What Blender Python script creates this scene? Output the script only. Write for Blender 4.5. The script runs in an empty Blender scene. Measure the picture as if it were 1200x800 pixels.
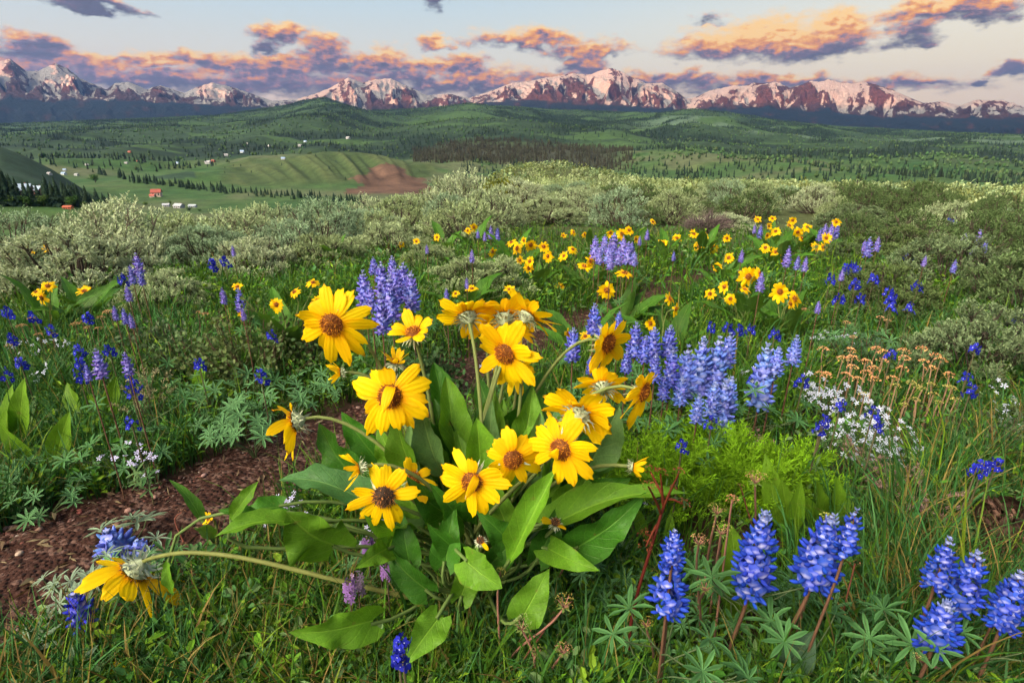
import bpy, math, random
import numpy as np
from math import sin, cos, tan, atan, atan2, radians, degrees, pi, hypot, sqrt
from mathutils import Vector, Matrix

SC = bpy.context.scene
COL = SC.collection
RNG = np.random.default_rng(11)
random.seed(5)

# ------------------------------------------------------------------ camera model (photo is 1200 x 800)
F = 700.0
PITCH = radians(18.6)
CAMH = 0.74
CP, SP = cos(PITCH), sin(PITCH)
CAM = np.array([0.0, 0.0, CAMH])
FWD = np.array([0, CP, -SP]); UPV = np.array([0, SP, CP]); RGT = np.array([1.0, 0, 0])

def ray(px, py):
    d = RGT * ((px - 600) / F) - UPV * ((py - 400) / F) + FWD
    return d
def azel(px, py):
    d = ray(px, py)
    return atan2(d[0], d[1]), atan2(d[2], hypot(d[0], d[1]))
def P(px, py, Y):
    """the point on the line of sight of a photo pixel at forward distance Y"""
    d = ray(px, py)
    return CAM + d * (Y / d[1])
def project(p):
    p = np.atleast_2d(p) - CAM
    f = p @ FWD
    return np.stack([600 + F * (p @ RGT) / f, 400 - F * (p @ UPV) / f], 1)

# ------------------------------------------------------------------ noise
_PERM = np.random.default_rng(3).permutation(512)
def _hash(ix, iy):
    return _PERM[(_PERM[ix & 511] + iy) & 511]
_GA = np.random.default_rng(4).uniform(0, 2 * pi, 512)
def perlin(x, y):
    x = np.asarray(x, float); y = np.asarray(y, float)
    x0 = np.floor(x).astype(int); y0 = np.floor(y).astype(int)
    fx = x - x0; fy = y - y0
    u = fx * fx * fx * (fx * (fx * 6 - 15) + 10); v = fy * fy * fy * (fy * (fy * 6 - 15) + 10)
    def g(ix, iy, dx, dy):
        a = _GA[_hash(ix, iy)]
        return np.cos(a) * dx + np.sin(a) * dy
    n00 = g(x0, y0, fx, fy); n10 = g(x0 + 1, y0, fx - 1, fy)
    n01 = g(x0, y0 + 1, fx, fy - 1); n11 = g(x0 + 1, y0 + 1, fx - 1, fy - 1)
    return ((n00 * (1 - u) + n10 * u) * (1 - v) + (n01 * (1 - u) + n11 * u) * v) * 1.5
def fbm(x, y, o=4, g=.5):
    s = 0; a = 1; 
    for i in range(o):
        s = s + a * perlin(x + 17.3 * i, y - 9.1 * i); x = x * 2.03; y = y * 2.03; a *= g
    return s
def ridged(x, y, o=5, g=.5):
    s = 0; a = 1; t = 0
    for i in range(o):
        n = 1 - np.abs(perlin(x + 31.7 * i, y + 5.9 * i)); s = s + a * n * n; t += a
        x = x * 2.1; y = y * 2.1; a *= g
    return s / t
def sstep(a, b, x):
    t = np.clip((x - a) / (b - a), 0, 1)
    return t * t * (3 - 2 * t)

# ------------------------------------------------------------------ mesh building
class MB:
    """collects vertex / face arrays, builds ONE mesh object"""
    def __init__(s):
        s.V = []; s.Q = []; s.T = []; s.C = []; s.L = []; s.QM = []; s.TM = []; s.n = 0
    def add(s, V, faces, col=(1, 1, 1), lc=None, m=0):
        V = np.asarray(V, float).reshape(-1, 3); faces = np.asarray(faces, int)
        if len(V) == 0 or faces.size == 0: return
        k = faces.shape[1]
        (s.Q if k == 4 else s.T).append(faces + s.n)
        (s.QM if k == 4 else s.TM).append(np.full(len(faces), m, int))
        s.V.append(V)
        c = np.asarray(col, float)
        s.C.append(np.broadcast_to(c, (len(V), 3)) if c.ndim == 1 else c)
        s.L.append(np.zeros((len(V), 3)) if lc is None else np.asarray(lc, float))
        s.n += len(V)
    def more(s, faces, off, m=0):
        faces = np.asarray(faces, int); k = faces.shape[1]
        (s.Q if k == 4 else s.T).append(faces + off); (s.QM if k == 4 else s.TM).append(np.full(len(faces), m, int))
    def xform(s, M):
        M = np.array(M); s.V = [v @ M[:3, :3].T + M[:3, 3] for v in s.V]; return s
    def merge(s, o):
        for a, f, m in [(s.Q, o.Q, 0), (s.T, o.T, 0)]:
            for x in f: a.append(x + s.n)
        s.QM += o.QM; s.TM += o.TM; s.V += o.V; s.C += o.C; s.L += o.L; s.n += o.n
    def mesh(s, name, mats, smooth=True):
        me = bpy.data.meshes.new(name)
        V = np.concatenate(s.V) if s.V else np.zeros((0, 3))
        Q = np.concatenate(s.Q) if s.Q else np.zeros((0, 4), int)
        T = np.concatenate(s.T) if s.T else np.zeros((0, 3), int)
        me.vertices.add(len(V)); me.vertices.foreach_set('co', V.astype(np.float32).ravel())
        li = np.concatenate([Q.ravel(), T.ravel()])
        tot = np.concatenate([np.full(len(Q), 4), np.full(len(T), 3)])
        me.loops.add(len(li)); me.loops.foreach_set('vertex_index', li.astype(np.int32))
        me.polygons.add(len(tot))
        me.polygons.foreach_set('loop_start', (np.cumsum(tot) - tot).astype(np.int32))
        me.polygons.foreach_set('material_index', np.concatenate([np.concatenate(x) if x else np.zeros(0, int) for x in (s.QM, s.TM)]).astype(np.int32))
        me.polygons.foreach_set('use_smooth', np.full(len(tot), smooth))
        a = me.attributes.new('Col', 'FLOAT_VECTOR', 'POINT'); a.data.foreach_set('vector', np.concatenate(s.C).astype(np.float32).ravel())
        a = me.attributes.new('lc', 'FLOAT_VECTOR', 'POINT'); a.data.foreach_set('vector', np.concatenate(s.L).astype(np.float32).ravel())
        me.update(calc_edges=True)
        for m in (mats if isinstance(mats, (list, tuple)) else [mats]): me.materials.append(m)
        return me
    def build(s, name, mats, parent=None, base=None, smooth=True):
        """base: world position of the thing this belongs to (its vertices were made in world space)"""
        if base is not None: s.V = [v - np.asarray(base) for v in s.V]
        return link(name, s.mesh(name, mats, smooth), parent)

def link(name, data, parent=None, loc=(0, 0, 0)):
    o = bpy.data.objects.new(name, data); COL.objects.link(o)
    if parent is not None: o.parent = parent
    o.location = loc
    return o
def tag(o, label=None, cat=None, group=None, kind=None):
    if label: o['label'] = label
    if cat: o['category'] = cat
    if group: o['group'] = group
    if kind: o['kind'] = kind
    return o
def empty(name, loc, label=None, cat=None, group=None, rz=0, sc=1):
    o = link(name, None, None, loc); o.empty_display_size = .05
    o.rotation_euler = (0, 0, rz); o.scale = (sc, sc, sc)
    return tag(o, label, cat, group)
def copy_tree(o, parent=None):
    c = o.copy(); COL.objects.link(c)
    if parent is not None: c.parent = parent
    for ch in list(o.children): copy_tree(ch, c)
    return c

def norm(v):
    v = np.asarray(v, float); return v / (np.linalg.norm(v) + 1e-12)
def frame(n, up=(0, 0, 1)):
    """rotation whose local z is n"""
    n = norm(n); u = np.asarray(up, float)
    if abs(n @ u) > .97: u = np.array([0, 1., 0])
    x = norm(np.cross(u, n)); y = np.cross(n, x)
    return np.stack([x, y, n], 1)
def bez(p0, p1, p2, p3, n):
    t = np.linspace(0, 1, n)[:, None]
    return (1-t)**3*np.asarray(p0) + 3*(1-t)**2*t*np.asarray(p1) + 3*(1-t)*t*t*np.asarray(p2) + t**3*np.asarray(p3)
def tube(mb, pts, rad, col=(1, 1, 1), k=6, m=0, cap=False):
    pts = np.asarray(pts, float); n = len(pts)
    rad = np.broadcast_to(np.asarray(rad, float), (n,))
    tg = np.gradient(pts, axis=0)
    tg = tg / (np.linalg.norm(tg, axis=1)[:, None] + 1e-12)
    ref = np.array([0.31, .17, .93]) if abs(tg[0] @ [0.31, .17, .93]) < .9 else np.array([1., 0, 0])
    xs = np.zeros_like(pts); x = norm(np.cross(ref, tg[0]))
    for i in range(n):
        x = norm(x - tg[i] * (x @ tg[i])); xs[i] = x
    ys = np.cross(tg, xs)
    a = np.arange(k) * 2 * pi / k
    V = pts[:, None, :] + rad[:, None, None] * (np.cos(a)[None, :, None] * xs[:, None, :] + np.sin(a)[None, :, None] * ys[:, None, :])
    i = np.arange(n - 1)[:, None] * k; j = np.arange(k)[None, :]; j2 = (j + 1) % k
    Fq = np.stack([i + j, i + j2, i + k + j2, i + k + j], -1).reshape(-1, 4)
    lc = np.zeros((n * k, 3)); lc[:, 1] = np.repeat(np.linspace(0, 1, n), k); lc[:, 0] = .5
    c = np.asarray(col, float)
    if c.ndim == 2: c = np.repeat(c, k, 0)
    off = mb.n
    mb.add(V.reshape(-1, 3), Fq, c, lc, m)
    if cap:
        mb.more([[(n-1)*k, (n-1)*k+q, (n-1)*k+q+1] for q in range(1, k-1)], off, m)
def stamp(mb, V, Fc, pos, rot, scl, col, lc=None, m=0):
    """many copies of one template: pos (n,3), rot (n,3,3), scl (n,) or (n,3), col (n,3) or (n,nv,3)"""
    pos = np.asarray(pos, float); n = len(pos); nv = len(V)
    if n == 0: return
    scl = np.asarray(scl, float)
    if scl.ndim == 1: scl = scl[:, None]
    W = np.einsum('nij,nvj->nvi', rot, np.asarray(V)[None] * scl[:, None, :]) + pos[:, None, :]
    Fa = (np.asarray(Fc)[None] + (np.arange(n) * nv)[:, None, None]).reshape(-1, len(Fc[0]))
    col = np.asarray(col, float)
    if col.ndim == 2: col = np.repeat(col[:, None, :], nv, 1)
    L = None if lc is None else np.broadcast_to(np.asarray(lc)[None], (n, nv, 3)).reshape(-1, 3)
    mb.add(W.reshape(-1, 3), Fa, col.reshape(-1, 3), L, m)
def rotz_stack(a):
    c, s = np.cos(a), np.sin(a); o = np.zeros_like(a)
    return np.stack([np.stack([c, -s, o], -1), np.stack([s, c, o], -1), np.stack([o, o, o + 1], -1)], 1)
def frames(n, spin=None):
    """stack of rotations with local z along each row of n, random spin"""
    n = n / (np.linalg.norm(n, axis=1)[:, None] + 1e-12)
    u = np.where(np.abs(n[:, 2:3]) > .95, np.array([[1., 0, 0]]), np.array([[0, 0, 1.]]))
    x = np.cross(u, n); x /= np.linalg.norm(x, axis=1)[:, None]
    y = np.cross(n, x)
    R = np.stack([x, y, n], 2)
    if spin is not None: R = R @ rotz_stack(spin)
    return R

# ------------------------------------------------------------------ materials
class NT:
    def __init__(s, tree): s.t = tree; s.n = tree.nodes; s.l = tree.links
    def node(s, typ, **kw):
        o = s.n.new(typ)
        for k, v in kw.items(): setattr(o, k, v)
        return o
    def put(s, sock, v):
        if isinstance(v, bpy.types.NodeSocket): s.l.new(v, sock)
        elif v is not None: sock.default_value = v
    def math(s, op, a, b=None, c=None, clamp=False):
        o = s.node('ShaderNodeMath', operation=op, use_clamp=clamp)
        for i, v in enumerate((a, b, c)):
            if v is not None: s.put(o.inputs[i], v)
        return o.outputs[0]
    def vmath(s, op, a, b=None):
        o = s.node('ShaderNodeVectorMath', operation=op)
        s.put(o.inputs[0], a)
        if b is not None: s.put(o.inputs[1], b)
        return o.outputs['Value'] if op in ('LENGTH', 'DOT_PRODUCT', 'DISTANCE') else o.outputs[0]
    def mix(s, f, a, b, mode='MIX'):
        o = s.node('ShaderNodeMix', data_type='RGBA', blend_type=mode)
        s.put(o.inputs[0], f); s.put(o.inputs[6], a); s.put(o.inputs[7], b)
        return o.outputs[2]
    def ramp(s, f, stops, interp='LINEAR'):
        o = s.node('ShaderNodeValToRGB'); cr = o.color_ramp; cr.interpolation = interp
        while len(cr.elements) < len(stops): cr.elements.new(.5)
        for e, (p, c) in zip(cr.elements, stops):
            e.position = p; e.color = (*c, 1) if len(c) == 3 else c
        s.put(o.inputs[0], f); return o.outputs[0]
    def noise(s, scale, detail=3, vec=None, rough=.5, dist=0):
        o = s.node('ShaderNodeTexNoise'); o.inputs['Scale'].default_value = scale
        o.inputs['Detail'].default_value = detail; o.inputs['Roughness'].default_value = rough; o.inputs['Distortion'].default_value = dist
        if vec is not None: s.l.new(vec, o.inputs['Vector'])
        return o.outputs['Fac']
    def node_scalar(s, v):
        o = s.node('ShaderNodeCombineXYZ')
        for i in range(3): s.l.new(v, o.inputs[i])
        return o.outputs[0]
    def smooth(s, x, a, b):
        o = s.node('ShaderNodeMapRange', interpolation_type='SMOOTHSTEP')
        s.put(o.inputs[0], x); o.inputs[1].default_value = a; o.inputs[2].default_value = b
        return o.outputs[0]
    def attr(s, name):
        return s.node('ShaderNodeAttribute', attribute_name=name).outputs['Vector']
def mat(name):
    m = bpy.data.materials.new(name); m.use_nodes = True
    t = NT(m.node_tree); t.n.clear(); out = t.node('ShaderNodeOutputMaterial')
    return m, t, out
def C4(c): return (*c, 1)
def bump(t, h, strength=.3, dist=.01):
    b = t.node('ShaderNodeBump'); b.inputs['Strength'].default_value = strength; b.inputs['Distance'].default_value = dist
    t.l.new(h, b.inputs['Height']); return b.outputs[0]
def principled(t, col, rough=.6, spec=.4, normal=None, sheen=0):
    p = t.node('ShaderNodeBsdfPrincipled'); t.put(p.inputs['Base Color'], col if isinstance(col, bpy.types.NodeSocket) else C4(col))
    t.put(p.inputs['Roughness'], rough); p.inputs['Specular IOR Level'].default_value = spec
    if normal is not None: t.l.new(normal, p.inputs['Normal'])
    if sheen: p.inputs['Sheen Weight'].default_value = sheen
    return p.outputs[0]
def with_trans(t, sh, col, f):
    tr = t.node('ShaderNodeBsdfTranslucent'); t.put(tr.inputs[0], col)
    m = t.node('ShaderNodeMixShader'); m.inputs[0].default_value = f
    t.l.new(sh, m.inputs[1]); t.l.new(tr.outputs[0], m.inputs[2]); return m.outputs[0]
def foliage_mat(name, trans=.3, rough=.55, spec=.3, nscale=30, amt=.35, tint=(1, 1, 1), tboost=(1.3, 1.25, .7)):
    """colour from the mesh's own per-leaf colour, broken up by noise"""
    m, t, out = mat(name)
    col = t.attr('Col')
    n = t.noise(nscale, 3, t.node('ShaderNodeTexCoord').outputs['Object'])
    k = t.math('MULTIPLY_ADD', n, 2 * amt, 1 - amt)
    c = t.vmath('MULTIPLY', t.vmath('MULTIPLY', col, k), tint)
    sh = principled(t, c, rough, spec)
    if trans > 0: sh = with_trans(t, sh, t.vmath('MULTIPLY', c, tboost), trans)
    t.l.new(sh, out.inputs[0]); return m
def plain_mat(name, col, rough=.7, spec=.3, nscale=20, amt=.25, bmp=.3, bdist=.01, bscale=None):
    m, t, out = mat(name)
    co = t.node('ShaderNodeTexCoord').outputs['Object']
    n = t.noise(nscale, 4, co)
    k = t.math('MULTIPLY_ADD', n, 2 * amt, 1 - amt)
    c = t.vmath('MULTIPLY', t.vmath('MULTIPLY', t.attr('Col'), k), tuple(col))
    h = t.noise(bscale or nscale * 3, 4, co)
    t.l.new(principled(t, c, rough, spec, bump(t, h, bmp, bdist) if bmp else None), out.inputs[0]); return m
# ================================================================== TERRAIN
def poly_el(pts):
    a = np.array([azel(*p) for p in pts]); o = np.argsort(a[:, 0]); return a[o, 0], a[o, 1]
FLOOR = -70.0
LAYERS = []   # (radius, az[], el[], front slope, back slope)
def layer(r, pts, sf, sb): LAYERS.append((r, *poly_el(pts), sf, sb))
layer(400, [(-400, 236), (-150, 238), (0, 241), (100, 243), (140, 250), (190, 275), (260, 310)], 180, .18)          # bench with the spruce stand
layer(900, [(-500, 130), (-250, 140), (-60, 160), (0, 172), (30, 184), (60, 199), (95, 222), (140, 260)], 560, .2)    # dark slope at the edge of the valley
layer(1400, [(190, 262), (230, 236), (270, 215), (300, 198), (340, 187), (380, 180), (420, 181), (450, 186), (480, 196), (510, 215), (540, 250)], 930, .12)
layer(1750, [(420, 250), (450, 205), (480, 191), (520, 183), (580, 181), (640, 185), (680, 192), (720, 205), (760, 222), (800, 250)], 1250, .1)
layer(2900, [(-200, 230), (0, 222), (100, 210), (200, 196), (280, 180), (350, 166), (450, 152), (540, 141), (600, 144), (700, 159), (800, 178), (900, 199), (940, 214), (1000, 240)], 1750, .1)
layer(4200, [(700, 230), (820, 205), (900, 188), (1000, 180), (1100, 176), (1200, 178), (1400, 176)], 2100, .08)
layer(6600, [(-500, 150), (-100, 149), (0, 147), (150, 140), (250, 137), (330, 125), (380, 116), (430, 130), (480, 129), (550, 123), (640, 128), (700, 131), (760, 134), (815, 129), (870, 138), (930, 145), (1000, 150), (1100, 155), (1200, 159), (1300, 163), (1700, 165)], 1650, .1)

_ea = np.radians([-180, -75, -41, -30, -20, -13, -8, -4, 0, 6, 14, 60, 75, 180])
_er = np.array([40, 16, 14, 14.5, 16, 18, 22, 40, 100, 125, 130, 130, 60, 40.])
def terrain(x, y):
    x = np.asarray(x, float); y = np.asarray(y, float)
    r = np.hypot(x, y); az = np.arctan2(x, y)
    re = np.interp(az, _ea, _er)
    s = .058
    rr = np.minimum(r, re)
    dirn = .75 + .25 * np.cos(az)
    left = sstep(radians(0), radians(-22), az)
    zp = -s * rr * dirn * sstep(-2.0, 1.5, y) - left * .0058 * np.maximum(0, rr - 2) ** 2
    ex = np.maximum(0, r - re)
    zp = zp - .26 * (np.sqrt(ex * ex + 16) - 4) 
    # a low knoll out on the plateau
    kx, ky = np.sin(radians(3.5)) * 75, np.cos(radians(3.5)) * 75
    zp = zp + 2.3 * np.exp(-(((x - kx) / 9) ** 2 + ((y - ky) / 14) ** 2))
    zp = zp + .035 * perlin(x * .9, y * .9) * sstep(0, 3, r) + .16 * perlin(x * .16 + 3, y * .16) * sstep(3, 12, r) + .5 * perlin(x * .03, y * .03) * sstep(25, 70, r)
    # far country
    far = np.full_like(r, FLOOR) + 1.2 * perlin(x * .01, y * .01) * sstep(150, 400, r) + np.maximum(0, r - 1500) * .004
    for (R, a, e, sf, sb) in LAYERS:
        zc = CAMH + R * np.tan(np.interp(az, a, e))
        d = r - R
        amp = sstep(0, .35 * R, np.abs(d)) * np.clip((zc - FLOOR) / 200, 0, 1)
        w = R / 9
        # crest is rounded; spurs and gullies on the flanks
        q = np.sqrt(d * d + w * w * .09) - w * .3
        fall = np.where(d < 0, np.maximum(zc - FLOOR + 2, 25) / (R - sf), sb) * q
        if R == 1400:
            gul = ridged(az * 22 + d * .0022, d * .0006 + 3, 3) - .55
            zl = zc - fall + gul * 24 * sstep(-10, -120, d) * sstep(-480, -300, d)
        else:
            nz = fbm(x / R * 9 + R, y / R * 6, 5)
            zl = zc - fall + nz * .0065 * R * np.clip(np.abs(d) / (.2 * R), 0, 1) * np.clip((zc - FLOOR) / (.05 * R), 0, 1)
            gul = ridged(x / (.16 * R) + R, y / (.22 * R), 4) - .55
            zl = zl + gul * .010 * R * sstep(0, .25 * R, np.abs(d))
        k = 3 + R * .004
        far = np.maximum(far, zl) + k * np.exp(-np.abs(far - zl) / k) * .35
    k = 1.5
    hgt = np.maximum(zp, far)
    return hgt
G_AZ = np.radians(np.concatenate([np.arange(-180, -64, 4), np.arange(-64, 64.01, .2), np.arange(68, 180, 4)]))
G_RR = np.concatenate([[.02], np.geomspace(.25, 5, 70)[:-1], np.geomspace(5, 60, 80)[:-1], np.geomspace(60, 1000, 110)[:-1], np.geomspace(1000, 8600, 240)])
_a, _r = np.meshgrid(G_AZ, G_RR); G_Z = terrain(_r * np.sin(_a), _r * np.cos(_a))
def land(x, y):
    """height of the ground sheet (looked up in its own grid)"""
    x = np.asarray(x, float); y = np.asarray(y, float)
    r = np.clip(np.hypot(x, y), .021, 8500); a = np.arctan2(x, y)
    i = np.clip(np.searchsorted(G_AZ, a) - 1, 0, len(G_AZ) - 2); j = np.clip(np.searchsorted(G_RR, r) - 1, 0, len(G_RR) - 2)
    u = np.clip((a - G_AZ[i]) / (G_AZ[i + 1] - G_AZ[i]), 0, 1); v = (r - G_RR[j]) / (G_RR[j + 1] - G_RR[j])
    return (G_Z[j, i] * (1 - u) + G_Z[j, i + 1] * u) * (1 - v) + (G_Z[j + 1, i] * (1 - u) + G_Z[j + 1, i + 1] * u) * v
def tz(x, y): return float(land(x, y))
def G(px, py, far=9000):
    """where the line of sight of a photo pixel meets the ground"""
    d = ray(px, py); d = d / hypot(d[0], d[1])
    t = np.geomspace(.3, far, 1500)
    z = CAMH + d[2] * t; g = land(d[0] * t, d[1] * t)
    k = np.argmax(z < g)
    if k == 0: return None
    a, b = t[k - 1], t[k]
    for _ in range(25):
        m = (a + b) / 2
        if CAMH + d[2] * m < tz(d[0] * m, d[1] * m): b = m
        else: a = m
    return np.array([d[0] * b, d[1] * b, tz(d[0] * b, d[1] * b)])
def Gmany(pxy):
    """vectorised G; rows without a hit become nan"""
    pxy = np.asarray(pxy, float)
    d = RGT * ((pxy[:, 0:1] - 600) / F) - UPV * ((pxy[:, 1:2] - 400) / F) + FWD
    d = d / np.hypot(d[:, 0], d[:, 1])[:, None]
    t = np.geomspace(.3, 400, 260)
    X = d[:, 0:1] * t; Y = d[:, 1:2] * t; Z = CAMH + d[:, 2:3] * t
    under = Z < land(X, Y)
    k = under.argmax(1); ok = under.any(1) & (k > 0)
    k = np.clip(k, 1, len(t) - 1)
    i = np.arange(len(d))
    f0 = Z[i, k-1] - land(X[i, k-1], Y[i, k-1]); f1 = land(X[i, k], Y[i, k]) - Z[i, k]
    w = f0 / (f0 + f1 + 1e-9)
    tt = t[k-1] + (t[k] - t[k-1]) * w
    x = d[:, 0] * tt; y = d[:, 1] * tt
    out = np.stack([x, y, land(x, y)], 1); out[~ok] = np.nan
    return out
def inside(px, py, poly):
    poly = np.asarray(poly, float); c = np.zeros(np.shape(px), bool)
    for (x1, y1), (x2, y2) in zip(poly, np.roll(poly, -1, 0)):
        hit = ((y1 > py) != (y2 > py)) & (px < (x2 - x1) * (py - y1) / (y2 - y1 + 1e-12) + x1)
        c ^= hit
    return c

def polar_mesh(az, rr, zf, cf, wrap=False):
    A, R = np.meshgrid(az, rr)
    X = R * np.sin(A); Y = R * np.cos(A); Z = zf(X, Y) if zf is not None else G_Z
    na, nr = len(az), len(rr)
    i = np.arange(nr - 1)[:, None] * na; j = np.arange(na if wrap else na - 1)[None, :]; j2 = (j + 1) % na
    Fq = np.stack([i + j, i + j2, i + na + j2, i + na + j], -1).reshape(-1, 4)[:, ::-1]
    V = np.stack([X, Y, Z], -1).reshape(-1, 3)
    return V, Fq, cf(X, Y, Z).reshape(-1, 3)

# dirt path outline (photo pixels -> ground)
PATH_UP = [(-160, 700), (-60, 655), (0, 626), (60, 600), (130, 582), (200, 562), (262, 530), (330, 508), (400, 484), (460, 458), (520, 432), (580, 408), (630, 385), (680, 368), (740, 350), (800, 326), (835, 320)]
PATH_DN = [(-160, 850), (-60, 812), (0, 785), (60, 756), (130, 730), (200, 700), (262, 662), (330, 612), (400, 574), (460, 540), (520, 505), (580, 470), (630, 432), (680, 404), (740, 376), (800, 348), (850, 334)]
PU = np.array([G(*p) for p in PATH_UP]); PD = np.array([G(*p) for p in PATH_DN])
PATH_XY = np.concatenate([PU[:, :2], PD[::-1, :2]])
def on_path(x, y, grow=0): return inside(x, y, PATH_XY)

SCAR = [(398, 228), (420, 208), (450, 193), (475, 203), (500, 218), (530, 232), (480, 240), (430, 238)]
def cover(X, Y, Z):
    """land cover colour of the far country: meadow, brush, bare scar, forest floor"""
    R = np.hypot(X, Y); A = np.arctan2(X, Y)
    shp = X.shape; x = X.ravel(); y = Y.ravel(); r = R.ravel(); z = Z.ravel(); a = A.ravel()
    c = np.zeros((len(x), 3))
    n1 = fbm(x * .004, y * .004, 4); n2 = fbm(x * .02 + 7, y * .02, 3); n3 = fbm(x / 900 + 3, y / 500, 4)
    soil = np.array([.045, .027, .018]); brush = np.array([.06, .075, .03])
    mead = np.array([.040, .078, .026]); mead2 = np.array([.04, .08, .04]); forest = np.array([.013, .027, .019]); asp = np.array([.027, .052, .026]); dry = np.array([.085, .09, .055])
    near = sstep(5, 10, r)[:, None]
    c = soil * (1 - near) + brush * near
    f = sstep(60, 200, r)[:, None] * (z < -12)[:, None]
    c = c * (1 - f) + f * (mead + (n1 * .5 + n2 * .4)[:, None] * np.array([.03, .02, .012]))
    pale = sstep(.15, .5, n1)[:, None] * f * .6
    c = c * (1 - pale) + pale * dry
    # mid hills: mix of aspen, meadow and conifer
    h = sstep(1500, 1900, r)[:, None]
    t = sstep(-.25, .3, n3 + .35 * n1)[:, None]
    hc = forest * .9 * (1 - t) + asp * .9 * t
    mm = sstep(.25, .45, fbm(x / 700 + 11, y / 260 + 2, 4))[:, None] * .8
    hc = hc * (1 - mm) + mm * mead * 1.05
    c = c * (1 - h) + h * hc
    # flat pale fields by the river on the far side
    ff = (sstep(2900, 3300, r) * sstep(4300, 4100, r) * sstep(radians(9), radians(14), a) * sstep(.0, .25, fbm(x / 500, y / 160 + 9, 3)))[:, None]
    c = c * (1 - ff) + ff * np.array([.065, .105, .07])
    # bald hill
    b = (sstep(900, 1020, r) * sstep(1500, 1440, r) * sstep(radians(-26), radians(-24), a) * sstep(radians(-6), radians(-8), a))[:, None] * (z > -62)[:, None]
    gul = ridged(a * 22 + (r - 1400) * .0022, (r - 1400) * .0006 + 3, 3)[:, None]
    c = c * (1 - b) + b * (np.array([.038, .062, .022]) + sstep(.45, .9, gul) * np.array([.02, .016, .008]))
    pp = project(np.stack([x, y, z], 1))
    fr = (r > 850) & (r < 1750) & (y > 0)
    sc = inside(pp[:, 0] + 3 * n2 * 6, pp[:, 1] + n1 * 6, SCAR) & fr
    c[sc] = np.array([.085, .050, .036]) * (1 + .5 * n2[sc])[:, None]
    dk = (r > 2000) & (r < 3000) & (a > radians(-9)) & (a < radians(12))
    w = (sstep(1350, 1450, r) * sstep(radians(-9.5), radians(-7.5), a) * sstep(radians(11), radians(8), a) * sstep(2050, 1900, r))[:, None]
    c = c * (1 - w) + w * np.array([.035, .04, .028])
    fs = ((r > 560) & (r < 1150) & (a < radians(-27)) & (z > -55))[:, None]
    c = np.where(fs, np.array([.022, .045, .028]), c)
    return np.clip(c, .012, 1).reshape(shp + (3,))

def ground_material():
    m, t, out = mat('ground_soil_and_meadow')
    co = t.node('ShaderNodeTexCoord').outputs['Object']
    ln = t.vmath('LENGTH', co)
    farf = t.smooth(ln, 25, 150)
    n1 = t.noise(9, 6, co); n2 = t.noise(60, 4, co); n3 = t.noise(.045, 6, co, .65); n4 = t.noise(.4, 4, co)
    near = t.math('MULTIPLY_ADD', t.math('MULTIPLY', n1, n2), 2.2, .45)
    far = t.math('MULTIPLY_ADD', t.math('ADD', n3, t.math('MULTIPLY', n4, .55)), 1.9, -.42)
    k = t.math('ADD', t.math('MULTIPLY', near, t.math('SUBTRACT', 1, farf)), t.math('MULTIPLY', far, farf))
    c = t.vmath('MULTIPLY', t.attr('Col'), k)
    nb = t.math('ADD', t.math('MULTIPLY', n1, .6), t.math('MULTIPLY', n2, .4))
    t.l.new(principled(t, c, .9, .15, bump(t, nb, .6, .02)), out.inputs[0])
    return m
M_GROUND = ground_material()
g = MB()
V, Fq, Cc = polar_mesh(G_AZ, G_RR, None, cover, True)
g.add(V, Fq, Cc)
o = g.build('ground', M_GROUND); tag(o, 'soil, meadow and rolling hills under the whole scene', 'ground', kind='structure')

# unseen range behind the camera, its crest shaped to shade valley and foreground
SUN_DIR = norm(np.array([-.50, -.866, tan(radians(1.0))]))   # towards the sun
LAT = np.array([-SUN_DIR[1], SUN_DIR[0]]); LAT = LAT / np.linalg.norm(LAT)   # along the range
BACKD = np.array([SUN_DIR[0], SUN_DIR[1]]) / hypot(SUN_DIR[0], SUN_DIR[1])
def back_range():
    l = np.linspace(-15500, 9000, 240); d = np.linspace(-2200, 2200, 40)
    L, D = np.meshgrid(l, d)
    crest = 845 + 70 * sstep(-6000, -11000, L) + 40 * fbm(L / 2600, L * 0 + 4, 4)
    Z = -80 + (crest + 80) * np.clip(1 - (np.abs(D) / 2200) ** 1.2, 0, 1) + 50 * fbm(L / 700, D / 700, 4) * np.clip(np.abs(D) / 1200, 0, 1)
    X = BACKD[0] * (4600 + D) + LAT[0] * L; Y = BACKD[1] * (4600 + D) + LAT[1] * L
    nl = len(l); i = np.arange(len(d) - 1)[:, None] * nl; j = np.arange(nl - 1)[None]
    Fq = np.stack([i + j, i + j + 1, i + nl + j + 1, i + nl + j], -1).reshape(-1, 4)
    b = MB(); b.add(np.stack([X, Y, Z], -1).reshape(-1, 3), Fq, (.05, .08, .045))
    o = b.build('hills', M_GROUND); tag(o, 'unseen range behind the camera, shaped to shade the valley', 'hills', kind='structure')
back_range()

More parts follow.
